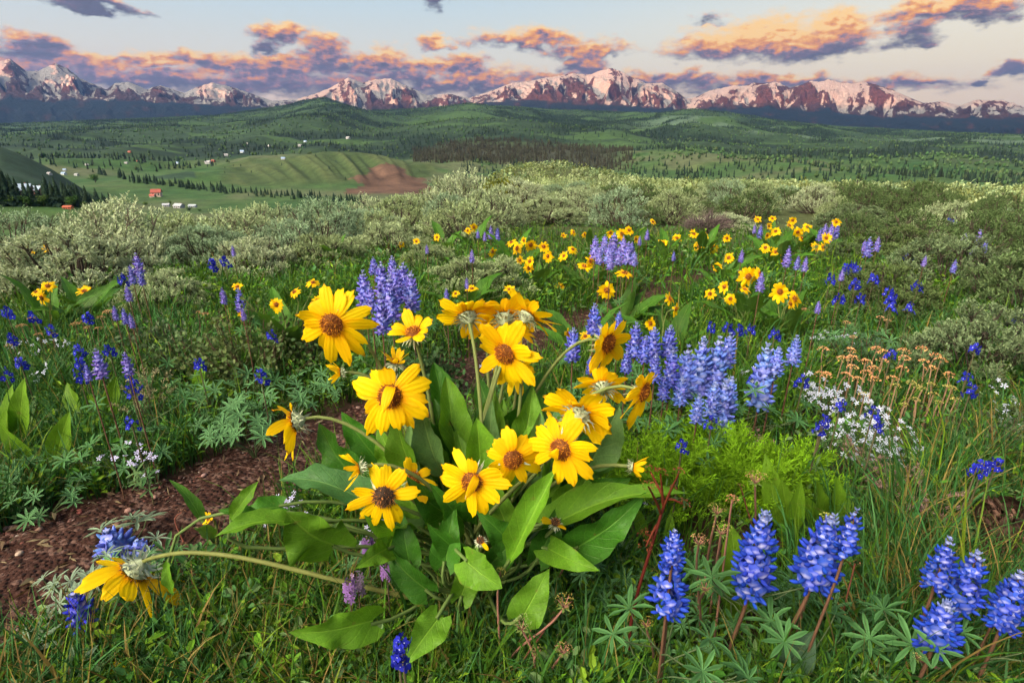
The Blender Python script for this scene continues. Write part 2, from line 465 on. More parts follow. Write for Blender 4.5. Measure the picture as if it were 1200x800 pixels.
# ------------------------------------------------------------------ snow peaks
CREST = [(-500, 110), (-300, 100), (-150, 92), (-60, 84), (-25, 80), (0, 72), (12, 69), (22, 77), (32, 84), (45, 83), (65, 74), (80, 81), (94, 92), (105, 97), (125, 105), (134, 98), (150, 96), (160, 100), (172, 105), (188, 100), (202, 105), (216, 109), (232, 102), (248, 97), (262, 100), (275, 103), (292, 109), (318, 118), (345, 117), (367, 111), (385, 104), (408, 91), (425, 97), (440, 93), (458, 92), (470, 98), (484, 104), (500, 112), (525, 110), (550, 115), (575, 107), (600, 97), (622, 95), (640, 91), (655, 89), (672, 86), (690, 88), (703, 83), (717, 80), (728, 84), (741, 91), (758, 98), (776, 97), (790, 106), (806, 116), (818, 113), (832, 106), (848, 103), (860, 100), (872, 101), (884, 97), (896, 98), (910, 96), (925, 103), (938, 100), (950, 95), (960, 96), (972, 93), (985, 97), (1000, 98), (1012, 96), (1025, 99), (1045, 105), (1060, 112), (1082, 121), (1104, 119), (1125, 124), (1143, 117), (1158, 118), (1172, 117), (1188, 121), (1204, 127), (1240, 122), (1300, 128), (1450, 118), (1700, 125)]
FOOT = [(-500, 122), (-100, 119), (0, 120), (60, 121), (120, 119), (200, 121), (260, 125), (320, 127), (380, 131), (430, 134), (480, 132), (540, 127), (575, 121), (620, 117), (660, 121), (710, 125), (770, 128), (810, 131), (850, 130), (900, 127), (940, 132), (1000, 136), (1060, 139), (1130, 139), (1200, 141), (1400, 140), (1700, 140)]
def mountains():
    ca, ce = poly_el(CREST); fa, fe = poly_el(FOOT)
    R0, RF, RC, RE = 8400, 11200, 13500, 15800
    def parts(X, Y):
        R = np.hypot(X, Y); A = np.arctan2(X, Y)
        zc = CAMH + RC * np.tan(np.interp(A, ca, ce)) + 10 * fbm(A * 200, A * 0 + 1, 3)
        zf = CAMH + RF * np.tan(np.interp(A, fa, fe))
        wx = A * 24 + .6 * fbm(A * 18, R / 1100, 3) + (R - 12000) / 3000 * np.sin(A * 13 + 1)
        spur = ridged(wx, R / 3800, 5, .52)
        fine = ridged(A * 70 + .9 * fbm(A * 40, R / 600, 3) + (R - 12000) / 1100 * np.sin(A * 31), R / 1500, 5, .6)
        return R, A, zc, zf, spur, fine
    def zfun(X, Y):
        R, A, zc, zf, spur, fine = parts(X, Y)
        t = np.clip((R - RF) / (RC - RF), 0, 1)
        up = zf + (zc - zf) * (t ** 1.15)
        mid = np.sin(pi * np.clip(t, 0, 1) ** .9) ** 1.5
        up = up + ((spur - .62) * 430 + (fine - .55) * 120) * mid * np.clip((zc - zf) / 420, .25, 1.3)
        tf = np.clip((R - R0) / (RF - R0), 0, 1)
        low = 0 + (zf) * tf ** 1.3 + (spur - .62) * 150 * np.sin(pi * tf)
        dn = zc - (R - RC) * .5 + (fine - .5) * 120 * np.clip((R - RC) / 500, 0, 1)
        return np.where(R < RF, low, np.where(R < RC, up, dn))
    def cfun(X, Y, Z):
        R, A, zc, zf, spur, fine = parts(X, Y)
        t = np.clip((R - RF) / (RC - RF), 0, 1)
        gully = sstep(.70, .44, fine) * .62 + sstep(.72, .5, spur) * .22
        wide = fbm(A * 45 + 4, R / 2000, 4) * .5
        snow = np.clip(gully * .95 + wide * 1.1 + (t - .5) * .6 + .12, 0, 1) * sstep(.02, .2, t + wide * .12)
        wood = np.clip(sstep(.16, .02, t + fbm(A * 60, R / 500, 3) * .12), 0, 1)
        return np.stack([snow, wood, t], -1)
    a = np.radians(np.arange(-54, 54.01, .085)); r = np.concatenate([np.linspace(R0, RF, 36)[:-1], np.linspace(RF, RC, 100)[:-1], np.linspace(RC, RE, 12)])
    V, Fq, Cc = polar_mesh(a, r, zfun, cfun)
    m, t, out = mat('mountain_rock_and_snow')
    co = t.node('ShaderNodeTexCoord').outputs['Object']
    sep = t.node('ShaderNodeSeparateXYZ'); t.l.new(t.attr('Col'), sep.inputs[0])
    n = t.noise(.012, 6, co, .65); n2 = t.noise(.0035, 4, co)
    s = t.math('ADD', sep.outputs[0], t.math('MULTIPLY', t.math('SUBTRACT', n, .5), 1.1))
    s = t.smooth(s, .47, .6)
    rock = t.mix(n2, C4((.048, .024, .022)), C4((.10, .052, .045)))
    rock = t.mix(t.smooth(t.noise(.02, 4, co), .35, .7), t.vmath('MULTIPLY', rock, (.55, .55, .6)), rock)
    c = t.mix(sep.outputs[1], rock, t.mix(t.noise(.02, 3, co), C4((.009, .016, .022)), C4((.015, .024, .028))))
    ns = t.math('MULTIPLY', s, t.math('SUBTRACT', 1, sep.outputs[1]))
    c = t.mix(ns, c, C4((.27, .26, .255)))
    t.l.new(principled(t, c, .8, .1, bump(t, t.noise(.02, 6, co, .7), 1, 60)), out.inputs[0])
    b = MB(); b.add(V, Fq, Cc)
    o = b.build('mountains', m); tag(o, 'snow streaked rocky mountain range closing the valley', 'mountains', kind='structure')
mountains()
# ================================================================== SKY, SUN, AIR, CAMERA
def make_world():
    w = bpy.data.worlds.new('World'); SC.world = w; w.use_nodes = True
    t = NT(w.node_tree); t.n.clear()
    out = t.node('ShaderNodeOutputWorld'); bg = t.node('ShaderNodeBackground')
    sky = t.node('ShaderNodeTexSky', sky_type='NISHITA'); sky.sun_disc = False
    sky.sun_elevation = radians(1.0); sky.sun_rotation = atan2(SUN_DIR[0], SUN_DIR[1]); sky.air_density = 1.0; sky.dust_density = 1.0; sky.ozone_density = 1.0
    gen = t.node('ShaderNodeTexCoord').outputs['Generated']
    sep = t.node('ShaderNodeSeparateXYZ'); t.l.new(gen, sep.inputs[0])
    x, y, z = sep.outputs
    el = t.math('MULTIPLY', t.math('ARCSINE', z), 180 / pi)
    azd = t.math('MULTIPLY', t.math('ARCTAN2', x, y), 180 / pi)
    comb = t.node('ShaderNodeCombineXYZ'); t.l.new(azd, comb.inputs[0]); t.l.new(el, comb.inputs[1])
    uv = comb.outputs[0]
    # clear sky: the physical sky plus a thin bright high veil
    veil = t.ramp(t.math('DIVIDE', el, 90, clamp=True), [(0, (.95, .66, .56)), (.045, (.92, .74, .64)), (.075, (.82, .80, .74)), (.115, (.62, .75, .82)), (.17, (.38, .58, .77)), (.3, (.34, .50, .72)), (.6, (.30, .42, .62)), (1, (.28, .40, .60))])
    side = t.smooth(azd, -10, 42)
    warmv = t.ramp(t.math('DIVIDE', el, 90, clamp=True), [(0, (.97, .74, .56)), (.06, (1.0, .87, .66)), (.1, (.94, .88, .74)), (.17, (.52, .68, .80)), (.3, (.36, .50, .70)), (.6, (.30, .42, .62)), (1, (.28, .40, .60))])
    veil = t.mix(side, veil, warmv)
    clear = t.vmath('ADD', t.vmath('MULTIPLY', sky.outputs[0], (SKYK,) * 3), t.vmath('MULTIPLY', veil, (VEILK,) * 3))
    # low clouds: billowing shapes around fixed directions
    def nz(scale, detail, off, sx=1.0, sy=1.8):
        v = t.vmath('ADD', t.vmath('MULTIPLY', uv, (sx, sy, 1)), off)
        return t.noise(scale, detail, v, .6)
    w1 = t.node('ShaderNodeTexNoise'); w1.inputs['Scale'].default_value = .33; w1.inputs['Detail'].default_value = 6; w1.inputs['Roughness'].default_value = .58
    t.l.new(t.vmath('MULTIPLY', uv, (1, 1.9, 1)), w1.inputs['Vector'])
    warp = t.vmath('MULTIPLY', t.vmath('SUBTRACT', w1.outputs['Color'], (.5, .5, .5)), (5.2, 2.9, 0))
    uvw = t.vmath('ADD', uv, warp)
    # px, py, half width px, half height px, warmth, opacity
    CL = [(905, 48, 118, 24, .86, 1), (985, 34, 52, 24, .8, 1), (850, 56, 80, 15, .7, 1), (955, 60, 60, 14, .35, 1),
          (620, 46, 88, 9, .75, .8), (690, 58, 62, 9, .62, .8), (682, 74, 26, 14, .5, .9), (600, 45, 45, 12, .75, .6),
          (1110, 12, 85, 15, .75, 1), (1148, 18, 40, 14, .35, 1), (1068, 40, 36, 14, .25, .75), (1075, 50, 22, 6, .3, .7), (835, 22, 20, 7, .3, .4),
          (325, 41, 34, 13, .7, 1), (316, 58, 24, 8, .15, .9), (508, 51, 20, 9, .85, .85), (110, 6, 60, 7, .2, 1), (513, 4, 12, 9, .2, .8),
          (1180, 84, 42, 8, .2, .95), (1136, 94, 14, 5, .25, .9), (1060, 96, 60, 6, .35, .9),
          (45, 60, 55, 17, .22, 1), (95, 74, 34, 16, .3, 1), (128, 72, 36, 9, .9, 1), (182, 84, 20, 9, .1, 1), (178, 70, 40, 7, .8, .9), (262, 73, 85, 11, .5, 1), (330, 76, 70, 10, .5, 1),
          (382, 54, 27, 18, .55, 1), (385, 70, 40, 14, .4, 1), (445, 74, 50, 14, .45, 1), (320, 86, 60, 10, .25, 1), (500, 77, 44, 9, .75, 1), (480, 92, 44, 11, .2, 1), (545, 74, 30, 12, .4, 1), (560, 92, 60, 13, .45, .9),
          (150, 92, 90, 14, .25, .75), (300, 98, 160, 14, .45, .7), (420, 95, 100, 14, .22, .8), (40, 84, 90, 18, .45, .8),
          (780, 96, 110, 9, .3, .85), (900, 96, 110, 7, .35, .85), (660, 92, 60, 8, .35, .8), (250, 96, 330, 17, .36, .72), (560, 98, 220, 13, .36, .7), (930, 99, 240, 8, .36, .7), (1010, 104, 120, 7, .6, .6)]
    dmax = None; sw = sh = sx = None
    ppd = F / 57.3
    for (px, py, a, b, wm, op) in CL:
        A, E = azel(px, py); A = degrees(A); E = degrees(E)
        # local pixel scale of this direction
        A2, E2 = azel(px + 10, py); A3, E3 = azel(px, py - 10)
        ka = abs(degrees(A2) - A) / 10; ke = abs(degrees(E3) - E) / 10
        rot = (degrees(E2) - E) / max(degrees(A2) - A, 1e-6)
        rel = t.vmath('SUBTRACT', uvw, (A, E, 0))
        sc_ = t.vmath('MULTIPLY', rel, (1 / (a * ka * 1.2), 1 / (b * ke * 1.4), 0))
        d = t.math('SUBTRACT', 1, t.vmath('LENGTH', sc_))
        s2 = t.node('ShaderNodeSeparateXYZ'); t.l.new(sc_, s2.inputs[0])
        dd = t.math('MULTIPLY', d, op) if op < 1 else d
        wgt = t.math('POWER', t.math('MAXIMUM', t.math('ADD', d, .15), .0001), 2)
        dmax = dd if dmax is None else t.math('MAXIMUM', dmax, dd)
        hh = t.math('MULTIPLY', s2.outputs[1], wgt); ww = t.math('MULTIPLY', wgt, wm)
        sw = wgt if sw is None else t.math('ADD', sw, wgt)
        sh = hh if sh is None else t.math('ADD', sh, hh)
        sx = ww if sx is None else t.math('ADD', sx, ww)
    h = t.math('DIVIDE', sh, sw); wm = t.math('DIVIDE', sx, sw)
    det = nz(.9, 6, (3, 1, 0)); det2 = nz(.9, 6, (3.25, .55, 0))       # same billows, sampled a little higher towards the sun: relief
    relief = t.math('MULTIPLY', t.math('SUBTRACT', det, det2), 1.5)
    dens = t.math('ADD', dmax, t.math('MULTIPLY', t.math('SUBTRACT', det, .52), .9))
    alpha = t.smooth(dens, -.06, .52)
    lit = t.math('ADD', t.math('ADD', t.math('MULTIPLY', h, .85), relief), t.math('MULTIPLY_ADD', wm, 1.0, -.09))
    lit = t.math('ADD', lit, t.math('MULTIPLY', t.math('SUBTRACT', nz(.35, 3, (9, 2, 0)), .5), .5))
    cc = t.ramp(lit, [(0, (.12, .115, .175)), (.28, (.20, .15, .215)), (.45, (.46, .25, .28)), (.62, (.86, .31, .11)), (.85, (1.15, .52, .12)), (1, (1.25, .78, .28))])
    clear = t.mix(t.math('MULTIPLY', alpha, .96), clear, t.vmath('MULTIPLY', cc, (CLOUDK,) * 3))
    # unseen cloud deck added high overhead to set the fill light
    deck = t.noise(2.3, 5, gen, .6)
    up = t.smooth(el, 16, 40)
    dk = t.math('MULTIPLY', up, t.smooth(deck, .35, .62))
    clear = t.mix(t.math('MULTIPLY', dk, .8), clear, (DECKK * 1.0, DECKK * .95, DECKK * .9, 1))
    # bright glow added to the unseen sky behind the camera as a key light
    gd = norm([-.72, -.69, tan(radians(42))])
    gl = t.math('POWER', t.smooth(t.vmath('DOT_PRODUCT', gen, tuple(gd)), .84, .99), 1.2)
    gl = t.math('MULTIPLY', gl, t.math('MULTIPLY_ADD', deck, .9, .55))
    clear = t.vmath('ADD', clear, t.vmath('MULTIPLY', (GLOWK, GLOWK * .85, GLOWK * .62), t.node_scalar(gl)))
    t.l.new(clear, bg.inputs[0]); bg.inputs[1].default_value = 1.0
    t.l.new(bg.outputs[0], out.inputs[0])
    w.cycles.sampling_method = 'MANUAL'; w.cycles.sample_map_resolution = 512
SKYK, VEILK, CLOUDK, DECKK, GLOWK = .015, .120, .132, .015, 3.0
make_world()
L = bpy.data.lights.new('sun', 'SUN'); L.energy = 5.0; L.angle = radians(.5); L.color = (1, .33, .14)
so = link('sun', L); so.rotation_euler = Vector(SUN_DIR).to_track_quat('Z', 'Y').to_euler()

HAZE_D = 2.7e-5
def haze():
    m, t, out = mat('valley_haze')
    v = t.node('ShaderNodeVolumePrincipled'); v.inputs['Color'].default_value = (.22, .44, 1, 1); v.inputs['Density'].default_value = HAZE_D; v.inputs['Anisotropy'].default_value = .55
    t.l.new(v.outputs[0], out.inputs['Volume'])
    b = MB(); x0, x1, y0, y1, z0, z1 = -17500, 14000, -11500, 16400, -150, 1650
    P8 = [(x, y, z) for z in (z0, z1) for y in (y0, y1) for x in (x0, x1)]
    b.add(P8, [(0, 2, 3, 1), (4, 5, 7, 6), (0, 1, 5, 4), (2, 6, 7, 3), (0, 4, 6, 2), (1, 3, 7, 5)])
    o = b.build('haze', m, smooth=False); tag(o, 'thin blue evening haze filling the valley air', 'haze', kind='stuff')
haze()

cam = bpy.data.cameras.new('camera'); cam.lens = 36 * F / 1200; cam.sensor_width = 36; cam.clip_start = .02; cam.clip_end = 80000
co = link('camera', cam, None, CAM); co.rotation_euler = (pi / 2 - PITCH, 0, 0); SC.camera = co
SC.view_settings.view_transform = 'Standard'; SC.view_settings.look = 'None'; SC.view_settings.exposure = 2.9; SC.view_settings.gamma = 1
SC.cycles.use_denoising = True
try: SC.cycles.denoiser = 'OPENIMAGEDENOISE'
except Exception: pass
SC.cycles.max_bounces = 6; SC.cycles.diffuse_bounces = 2; SC.cycles.glossy_bounces = 2; SC.cycles.transmission_bounces = 3; SC.cycles.volume_bounces = 0
SC.cycles.transparent_max_bounces = 8; SC.cycles.caustics_reflective = False; SC.cycles.caustics_refractive = False
SC.cycles.use_adaptive_sampling = True; SC.cycles.adaptive_threshold = .01
# ================================================================== FAR TREES AND HOUSES
M_TREE = foliage_mat('conifer_and_aspen_foliage', 0, .8, .1, .15, .4)
M_BARK = plain_mat('bark', (1, 1, 1), .9, .1, 3, .3, .5, .02)
def cone_tpl(k, tiers):
    V = []; Fc = []
    for (z0, z1, r) in tiers:
        b = len(V); a = np.arange(k) * 2 * pi / k + z0 * 3
        V += [(r * cos(q) * (1 + .25 * ((i % 2) - .5)), r * sin(q) * (1 + .25 * ((i % 2) - .5)), z0 + .05 * (i % 2)) for i, q in enumerate(a)] + [(0, 0, z1)]
        Fc += [(b + i, b + (i + 1) % k, b + k) for i in range(k)]
    return np.array(V), np.array(Fc)
CON_V, CON_F = cone_tpl(5, [(.02, .62, .2), (.42, 1, .125)])
def blob_tpl():
    V = [(0, 0, .12)] + [(.30 * cos(a), .30 * sin(a), .36 + .06 * (i % 2)) for i, a in enumerate(np.arange(5) * 2 * pi / 5)] + [(.24 * cos(a + .6), .24 * sin(a + .6), .74) for a in np.arange(5) * 2 * pi / 5] + [(0.03, 0, 1)]
    Fc = []
    for i in range(5):
        j = (i + 1) % 5
        Fc += [(0, 1 + j, 1 + i), (1 + i, 1 + j, 6 + i), (1 + j, 6 + j, 6 + i), (6 + i, 6 + j, 11)]
    return np.array(V, float), np.array(Fc)
BLB_V, BLB_F = blob_tpl()

def forest():
    """the wooded slopes far across the valley: tens of thousands of trees, one mass"""
    rng = np.random.default_rng(21)
    n = 270000
    a = rng.uniform(radians(-50), radians(50), n); r = np.sqrt(rng.uniform(900 ** 2, 7000 ** 2, n))
    x = r * np.sin(a); y = r * np.cos(a)
    n3 = fbm(x / 900 + 3, y / 500, 4) + .35 * fbm(x * .004, y * .004, 4)
    mm = fbm(x / 700 + 11, y / 260 + 2, 4)
    d = sstep(.15, -.25, n3) * .85 + .28 + .25 * fbm(x / 120, y / 90, 2)
    d = d * (1 - sstep(.2, .42, mm) * .85)
    fields = sstep(2900, 3300, r) * sstep(4300, 4100, r) * sstep(radians(9), radians(14), a) * sstep(.0, .25, fbm(x / 500, y / 160 + 9, 3))
    d *= 1 - .97 * fields
    bald = (r < 1480) & (a > radians(-27)) & (a < radians(-7)); d[bald] = np.where(fbm(x[bald] / 60, y[bald] / 60, 2) > .35, .16, .012)
    dark = (r > 1330) & (r < 2050) & (a > radians(-9)) & (a < radians(11)); d[dark] = 1.15
    vill = (r < 2600) & (a < radians(-22)); d[vill & (r > 1700)] *= .55
    d[(r < 1500) & ~dark & ~bald & (a < radians(-5))] = 0; d[bald & (r < 940)] = 0; d[(r < 1900) & (a > radians(9))] = .9; d[(r < 900)] = 0
    keep = rng.uniform(0, 1, n) < d * np.clip(r / 4200, .55, 1.0) * np.where(dark, 1.6, .62)
    x, y, r, a, n3 = x[keep], y[keep], r[keep], a[keep], n3[keep]; dark = dark[keep]
    z = land(x, y)
    con = (rng.uniform(0, 1, len(x)) < sstep(.3, -.2, n3) * .8 + .1) | dark
    h = rng.uniform(8, 16, len(x)) * np.where((r < 1480) & (a < radians(-7)), .45, 1) * np.where(con, 1, .72)
    b = MB()
    for msk, V, Fc, w in ((con, CON_V, CON_F, .95), (~con, BLB_V, BLB_F, 1.15)):
        k = msk.sum(); hh = h[msk]
        base = np.array([.016, .030, .020]) if V is CON_V else np.array([.048, .086, .034])
        col = base * rng.uniform(.6, 1.45, (k, 1)) * rng.uniform(.88, 1.12, (k, 3))
        if V is CON_V:
            dd = dark[msk][:, None]; col = np.where(dd, col * .6 + np.array([.022, .015, .010]), col)
        stamp(b, V, Fc, np.stack([x[msk], y[msk], z[msk] - .5], 1), rotz_stack(rng.uniform(0, 6.28, k)), np.stack([hh * w, hh * w, hh], 1), col)
    o = b.build('forest', M_TREE, smooth=False); tag(o, 'aspen and conifer woods covering the far slopes', 'forest', kind='stuff')
forest()

def conifer_mesh(seed):
    """a spruce about 1 unit high: tapered trunk and tiers of drooping ragged boughs"""
    rng = np.random.default_rng(seed)
    tr = MB(); tube(tr, [(0, 0, 0), (.003, .002, .5), (0, 0, .98)], [.018, .011, .002], (.09, .06, .045), 6)
    b = MB()
    for i in range(24):
        t = i / 23; z = .06 + .9 * t; rad = (.19 * (1 - t) ** .85 + .012) * rng.uniform(.8, 1.2)
        k = 9
        for q in range(k):
            a = q * 2 * pi / k + rng.uniform(0, .7) + i; L = rad * rng.uniform(.65, 1.2); w = L * .38 + .01
            d = np.array([cos(a), sin(a), 0]); s = np.array([-sin(a), cos(a), 0])
            p0 = np.array([0, 0, z + .03]); p1 = d * L * .6 + [0, 0, z + .01]; p2 = d * L + [0, 0, z - L * .38]
            c = np.array([.020, .040, .022]) * rng.uniform(.6, 1.5) * np.array([1, 1, rng.uniform(.8, 1.3)])
            b.add([p0, p1 - s * w, p2, p1 + s * w, p1 + [0, 0, .02]], [(0, 1, 4), (0, 4, 3), (1, 2, 4), (4, 2, 3)], c)
    return tr.mesh('trunk', M_BARK), b.mesh('crown', M_TREE, False)
def round_tree_mesh(seed, col=(.05, .11, .025)):
    rng = np.random.default_rng(seed)
    tr = MB(); tube(tr, [(0, 0, 0), (.01, 0, .3), (0, .01, .75)], [.03, .02, .006], (.12, .1, .08), 6)
    for q in range(5):
        a = q * 1.3; tube(tr, [(0, 0, .25 + .06 * q), (.13 * cos(a), .13 * sin(a), .42 + .06 * q)], [.012, .004], (.12, .1, .08), 5)
    b = MB(); n = 900
    u = norm_rows(rng.normal(size=(n, 3))); lob = rng.integers(0, 9, n)
    lc_ = np.stack([.2 * np.cos(np.arange(9) * 2.4) * (np.arange(9) % 3) / 2, .2 * np.sin(np.arange(9) * 2.4) * (np.arange(9) % 3) / 2, .35 + .055 * np.arange(9)], 1)
    p = lc_[lob] + u * rng.uniform(.1, .2, (n, 1))
    T = np.array([(-.5, 0, 0), (0, -.35, .1), (.5, 0, 0), (0, .35, .1)])
    stamp(b, T, np.array([(0, 1, 2), (0, 2, 3)]), p, frames(u + rng.normal(size=(n, 3)) * .4, rng.uniform(0, 6, n)), rng.uniform(.04, .075, n), np.array(col) * rng.uniform(.55, 1.5, (n, 1)))
    return tr.mesh('trunk', M_BARK), b.mesh('crown', M_TREE, False)
def norm_rows(v): return v / (np.linalg.norm(v, axis=1)[:, None] + 1e-9)
CONIF = [conifer_mesh(s) for s in range(4)]
ROUND = [round_tree_mesh(40), round_tree_mesh(41, (.075, .13, .03)), round_tree_mesh(42, (.045, .08, .035))]
TENS = ['', '', 'twenty', 'thirty', 'forty', 'fifty']
ORD = ['first', 'second', 'third', 'fourth', 'fifth', 'sixth', 'seventh', 'eighth', 'ninth', 'tenth', 'eleventh', 'twelfth', 'thirteenth', 'fourteenth', 'fifteenth', 'sixteenth', 'seventeenth', 'eighteenth', 'nineteenth', 'twentieth']
ORD = ORD + [f'{TENS[2 + k // 9]} {ORD[k % 9]}' for k in range(36)]
def tree(kind, g, h, label, group, var, w=1.0):
    t, c = (CONIF if kind == 'spruce_tree' else ROUND)[var]
    o = empty(kind, (g[0], g[1], g[2] - .2), label, 'tree', group, RNG.uniform(0, 6.28))
    o.scale = (h * w, h * w, h)
    link('trunk', t, o); link('crown', c, o)
    return o
def px_h(g, px):  # metres that cover px photo pixels at ground point g
    return px / F * ((g - CAM) @ FWD)
# the spruce stand on the bench at the valley edge: base pixel, height in pixels
rng = np.random.default_rng(8)
stand = []
for i in range(74):
    x = -60 + i * 2.58 + rng.uniform(-2, 2); front = i % 3 == 0
    top = np.interp(x, [-60, 0, 15, 40, 62, 82, 100, 118, 130], [190, 192, 203, 210, 206, 212, 219, 224, 230]) + rng.uniform(-4, 9)
    base = np.interp(x, [-60, 130], [240, 242.5]) - (0 if front else rng.uniform(2, 9))
    if 18 < x < 52 and not front: continue
    stand.append((x, base, max(9, base - top)))
ns = 0; stc = {}
for (x, by, h) in sorted(stand):
    g = G(x, by)
    if g is None: continue
    h = min(h, 46)
    ns += 1; sk = 'tall' if h > 32 else 'mid sized' if h > 22 else 'short'; stc[sk] = stc.get(sk, -1) + 1
    size = 'tall' if h > 32 else 'mid sized' if h > 22 else 'short'
    tree('spruce_tree', g, px_h(g, h), f'{size} dark spruce by the valley meadow, {ORD[stc[size]]} of its size, left to right', 'spruces standing along the valley bench', ns % 4, 1.15 if h < 30 else .95)
for k, (x, by, h) in enumerate([(4, 241, 13), (14, 241, 15), (32, 242, 14), (52, 242, 15), (85, 243, 15), (100, 244, 9), (115, 243, 9), (128, 205, 0)]):
    if h == 0: continue
    g = G(x, by); tree('deciduous_tree', g, px_h(g, h), ['pale green round bush below the spruces beside the blue roofed house', 'lighter round bush below the gap in the spruces', 'rounded green bush in front of the blue roofed house', 'yellow green bush right of the blue roofed house', 'large olive bush beside the small red shed', 'low bush at the foot of the tapering spruces', 'last low bush under the end of the spruce stand'][k], 'bushes under the spruce stand', k % 2, 1.5)
# tree row along the river: from the town to below the bald hill
line = [(112, 206), (135, 210), (160, 214), (185, 217), (220, 221.5), (260, 226), (300, 229.5), (340, 233), (385, 237), (430, 240.5), (470, 243.5), (505, 246)]
lx = np.array(line)
nr = 0; rowc = {}
for i in range(200):
    x = 112 + i * 1.97 + rng.uniform(-3.5, 3.5)
    if 125 < x < 140: continue
    by = np.interp(x, lx[:, 0], lx[:, 1]) + rng.uniform(-4.5, .8); h = rng.uniform(4, 10.5) * (1.1 if x < 260 else .95)
    g = G(x, by)
    if g is None: continue
    nr += 1; sec = ['nearest the town', 'behind the red roofed house', 'below the bald hill', 'below the bare red scar', 'at the end beneath the dark woods', 'past the last field'][min(5, int((x - 112) / 75))]
    rowc[sec] = rowc.get(sec, -1) + 1
    tree('spruce_tree', g, px_h(g, h), f'{ORD[rowc.get(sec, 0)]} dark conifer, left to right, river row {sec}', f'conifers in the river tree row {sec}', nr % 4, rng.uniform(.9, 1.5))
for k, (x, by, h, w) in enumerate([(112, 214, 11, 1.8), (171, 241, 5, 2.2), (222, 247, 5, 2.4), (234, 248, 4, 2), (200, 240, 6, .9), (485, 249, 6, 1.8)]):
    g = G(x, by)
    tree('deciduous_tree', g, px_h(g, h), ['bright green round tree where the river row begins', 'dark low bush left of the white buildings', 'wide low bush right of the white buildings', 'small low bush furthest right of the white buildings', 'dark narrow tree among the white buildings', 'bright round tree by the field above the sagebrush'][k], 'single trees in the valley', k % 3, w)

M_WALL = plain_mat('house_wall', (1, 1, 1), .8, .2, .8, .12, .2, .02)
M_ROOF = plain_mat('house_roof', (1, 1, 1), .6, .3, 1.5, .2, .3, .03)
M_PANE = plain_mat('window_pane', (1, 1, 1), .15, .5, 1, .1, 0)
def box(b, lo, hi, col, m=0):
    x0, y0, z0 = lo; x1, y1, z1 = hi
    P8 = [(x, y, z) for z in (z0, z1) for y in (y0, y1) for x in (x0, x1)]
    b.add(P8, [(0, 2, 3, 1), (4, 5, 7, 6), (0, 1, 5, 4), (2, 6, 7, 3), (0, 4, 6, 2), (1, 3, 7, 5)], col, None, m)
def house(px, py, wpx, label, wall, roof, rz=0, depth=.7, eave=.42, rise=.3, parts=True, group=None, name='house', cat='house'):
    g = G(px, py)
    if g is None: return
    W = px_h(g, wpx); D = W * depth; H = W * eave; R = W * rise
    o = empty(name, (g[0], g[1], g[2] - .3), label, cat, group, rz)
    b = MB(); box(b, (-W/2, -D/2, 0), (W/2, D/2, H), wall)
    b.add([(-W/2, -D/2, H), (-W/2, D/2, H), (-W/2, 0, H + R), (W/2, -D/2, H), (W/2, D/2, H), (W/2, 0, H + R)], [(0, 1, 2), (4, 3, 5)], wall)
    link('wall', b.mesh('wall', M_WALL, False), o)
    b = MB(); ov = W * .07; th = W * .025
    for s in (-1, 1):
        y = s * (D/2 + ov); zl = H - ov * R / (D / 2)
        q = [(-W/2 - ov, y, zl + .03), (W/2 + ov, y, zl + .03), (W/2 + ov, 0, H + R + .03), (-W/2 - ov, 0, H + R + .03)]
        q2 = [(a, c, d + th) for a, c, d in q]
        b.add(q + q2, [(0, 1, 2, 3), (4, 7, 6, 5), (0, 4, 5, 1), (0, 3, 7, 4), (1, 5, 6, 2)], roof)
    rf = link('roof', b.mesh('roof', M_ROOF, False), o)
    if parts:
        c = MB(); box(c, (W * .2, D * .1, H + R * .5), (W * .27, D * .1 + W * .07, H + R * 1.25), (.2, .1, .08)); link('chimney', c.mesh('chimney', M_WALL, False), rf)
        for k in (-.3, 0, .3):
            c = MB(); box(c, (W * (k - .06), -D/2 - .06, H * .4), (W * (k + .06), -D/2 - .005, H * .75), (.02, .025, .03))
            if k == 0: 
                c = MB(); box(c, (W * -.05, -D/2 - .06, .2), (W * .05, -D/2 - .005, H * .65), (.1, .05, .04)); link('door', c.mesh('door', M_WALL, False), o)
            else: link('window', c.mesh('window', M_PANE, False), o)
    return o
house(184, 230.5, 10, 'two storey pale house with red roof alone in the valley meadow', (.42, .33, .3), (.25, .06, .045), .25, .8, .55, .32)
house(178.5, 231, 5, 'small red roofed annex beside the pale valley house', (.6, .45, .42), (.4, .1, .08), .2)
house(210, 243.5, 10, 'largest white building of the ranch in the valley meadow', (.34, .35, .39), (.34, .36, .4), -.3, .7, .3, .22)
house(195, 242, 7, 'white shed at the near end of the ranch in the meadow', (.30, .32, .36), (.32, .34, .4), .2, .7, .35, .2)
house(226, 243, 8, 'long grey barn at the far end of the ranch', (.3, .34, .4), (.34, .38, .44), 0, .6, .3, .15)
house(27, 231, 19, 'broad house with blue grey roof half hidden by spruces', (.18, .11, .08), (.22, .30, .42), .35, .7, .5, .3)
house(45, 229, 13, 'darker house with steel blue roof between two spruces', (.2, .08, .06), (.25, .33, .45), -.2, .7, .55, .3)
house(80, 244.5, 9, 'small orange red shed in front of the spruce stand', (.42, .11, .06), (.36, .1, .06), .1, .7, .3, .15)
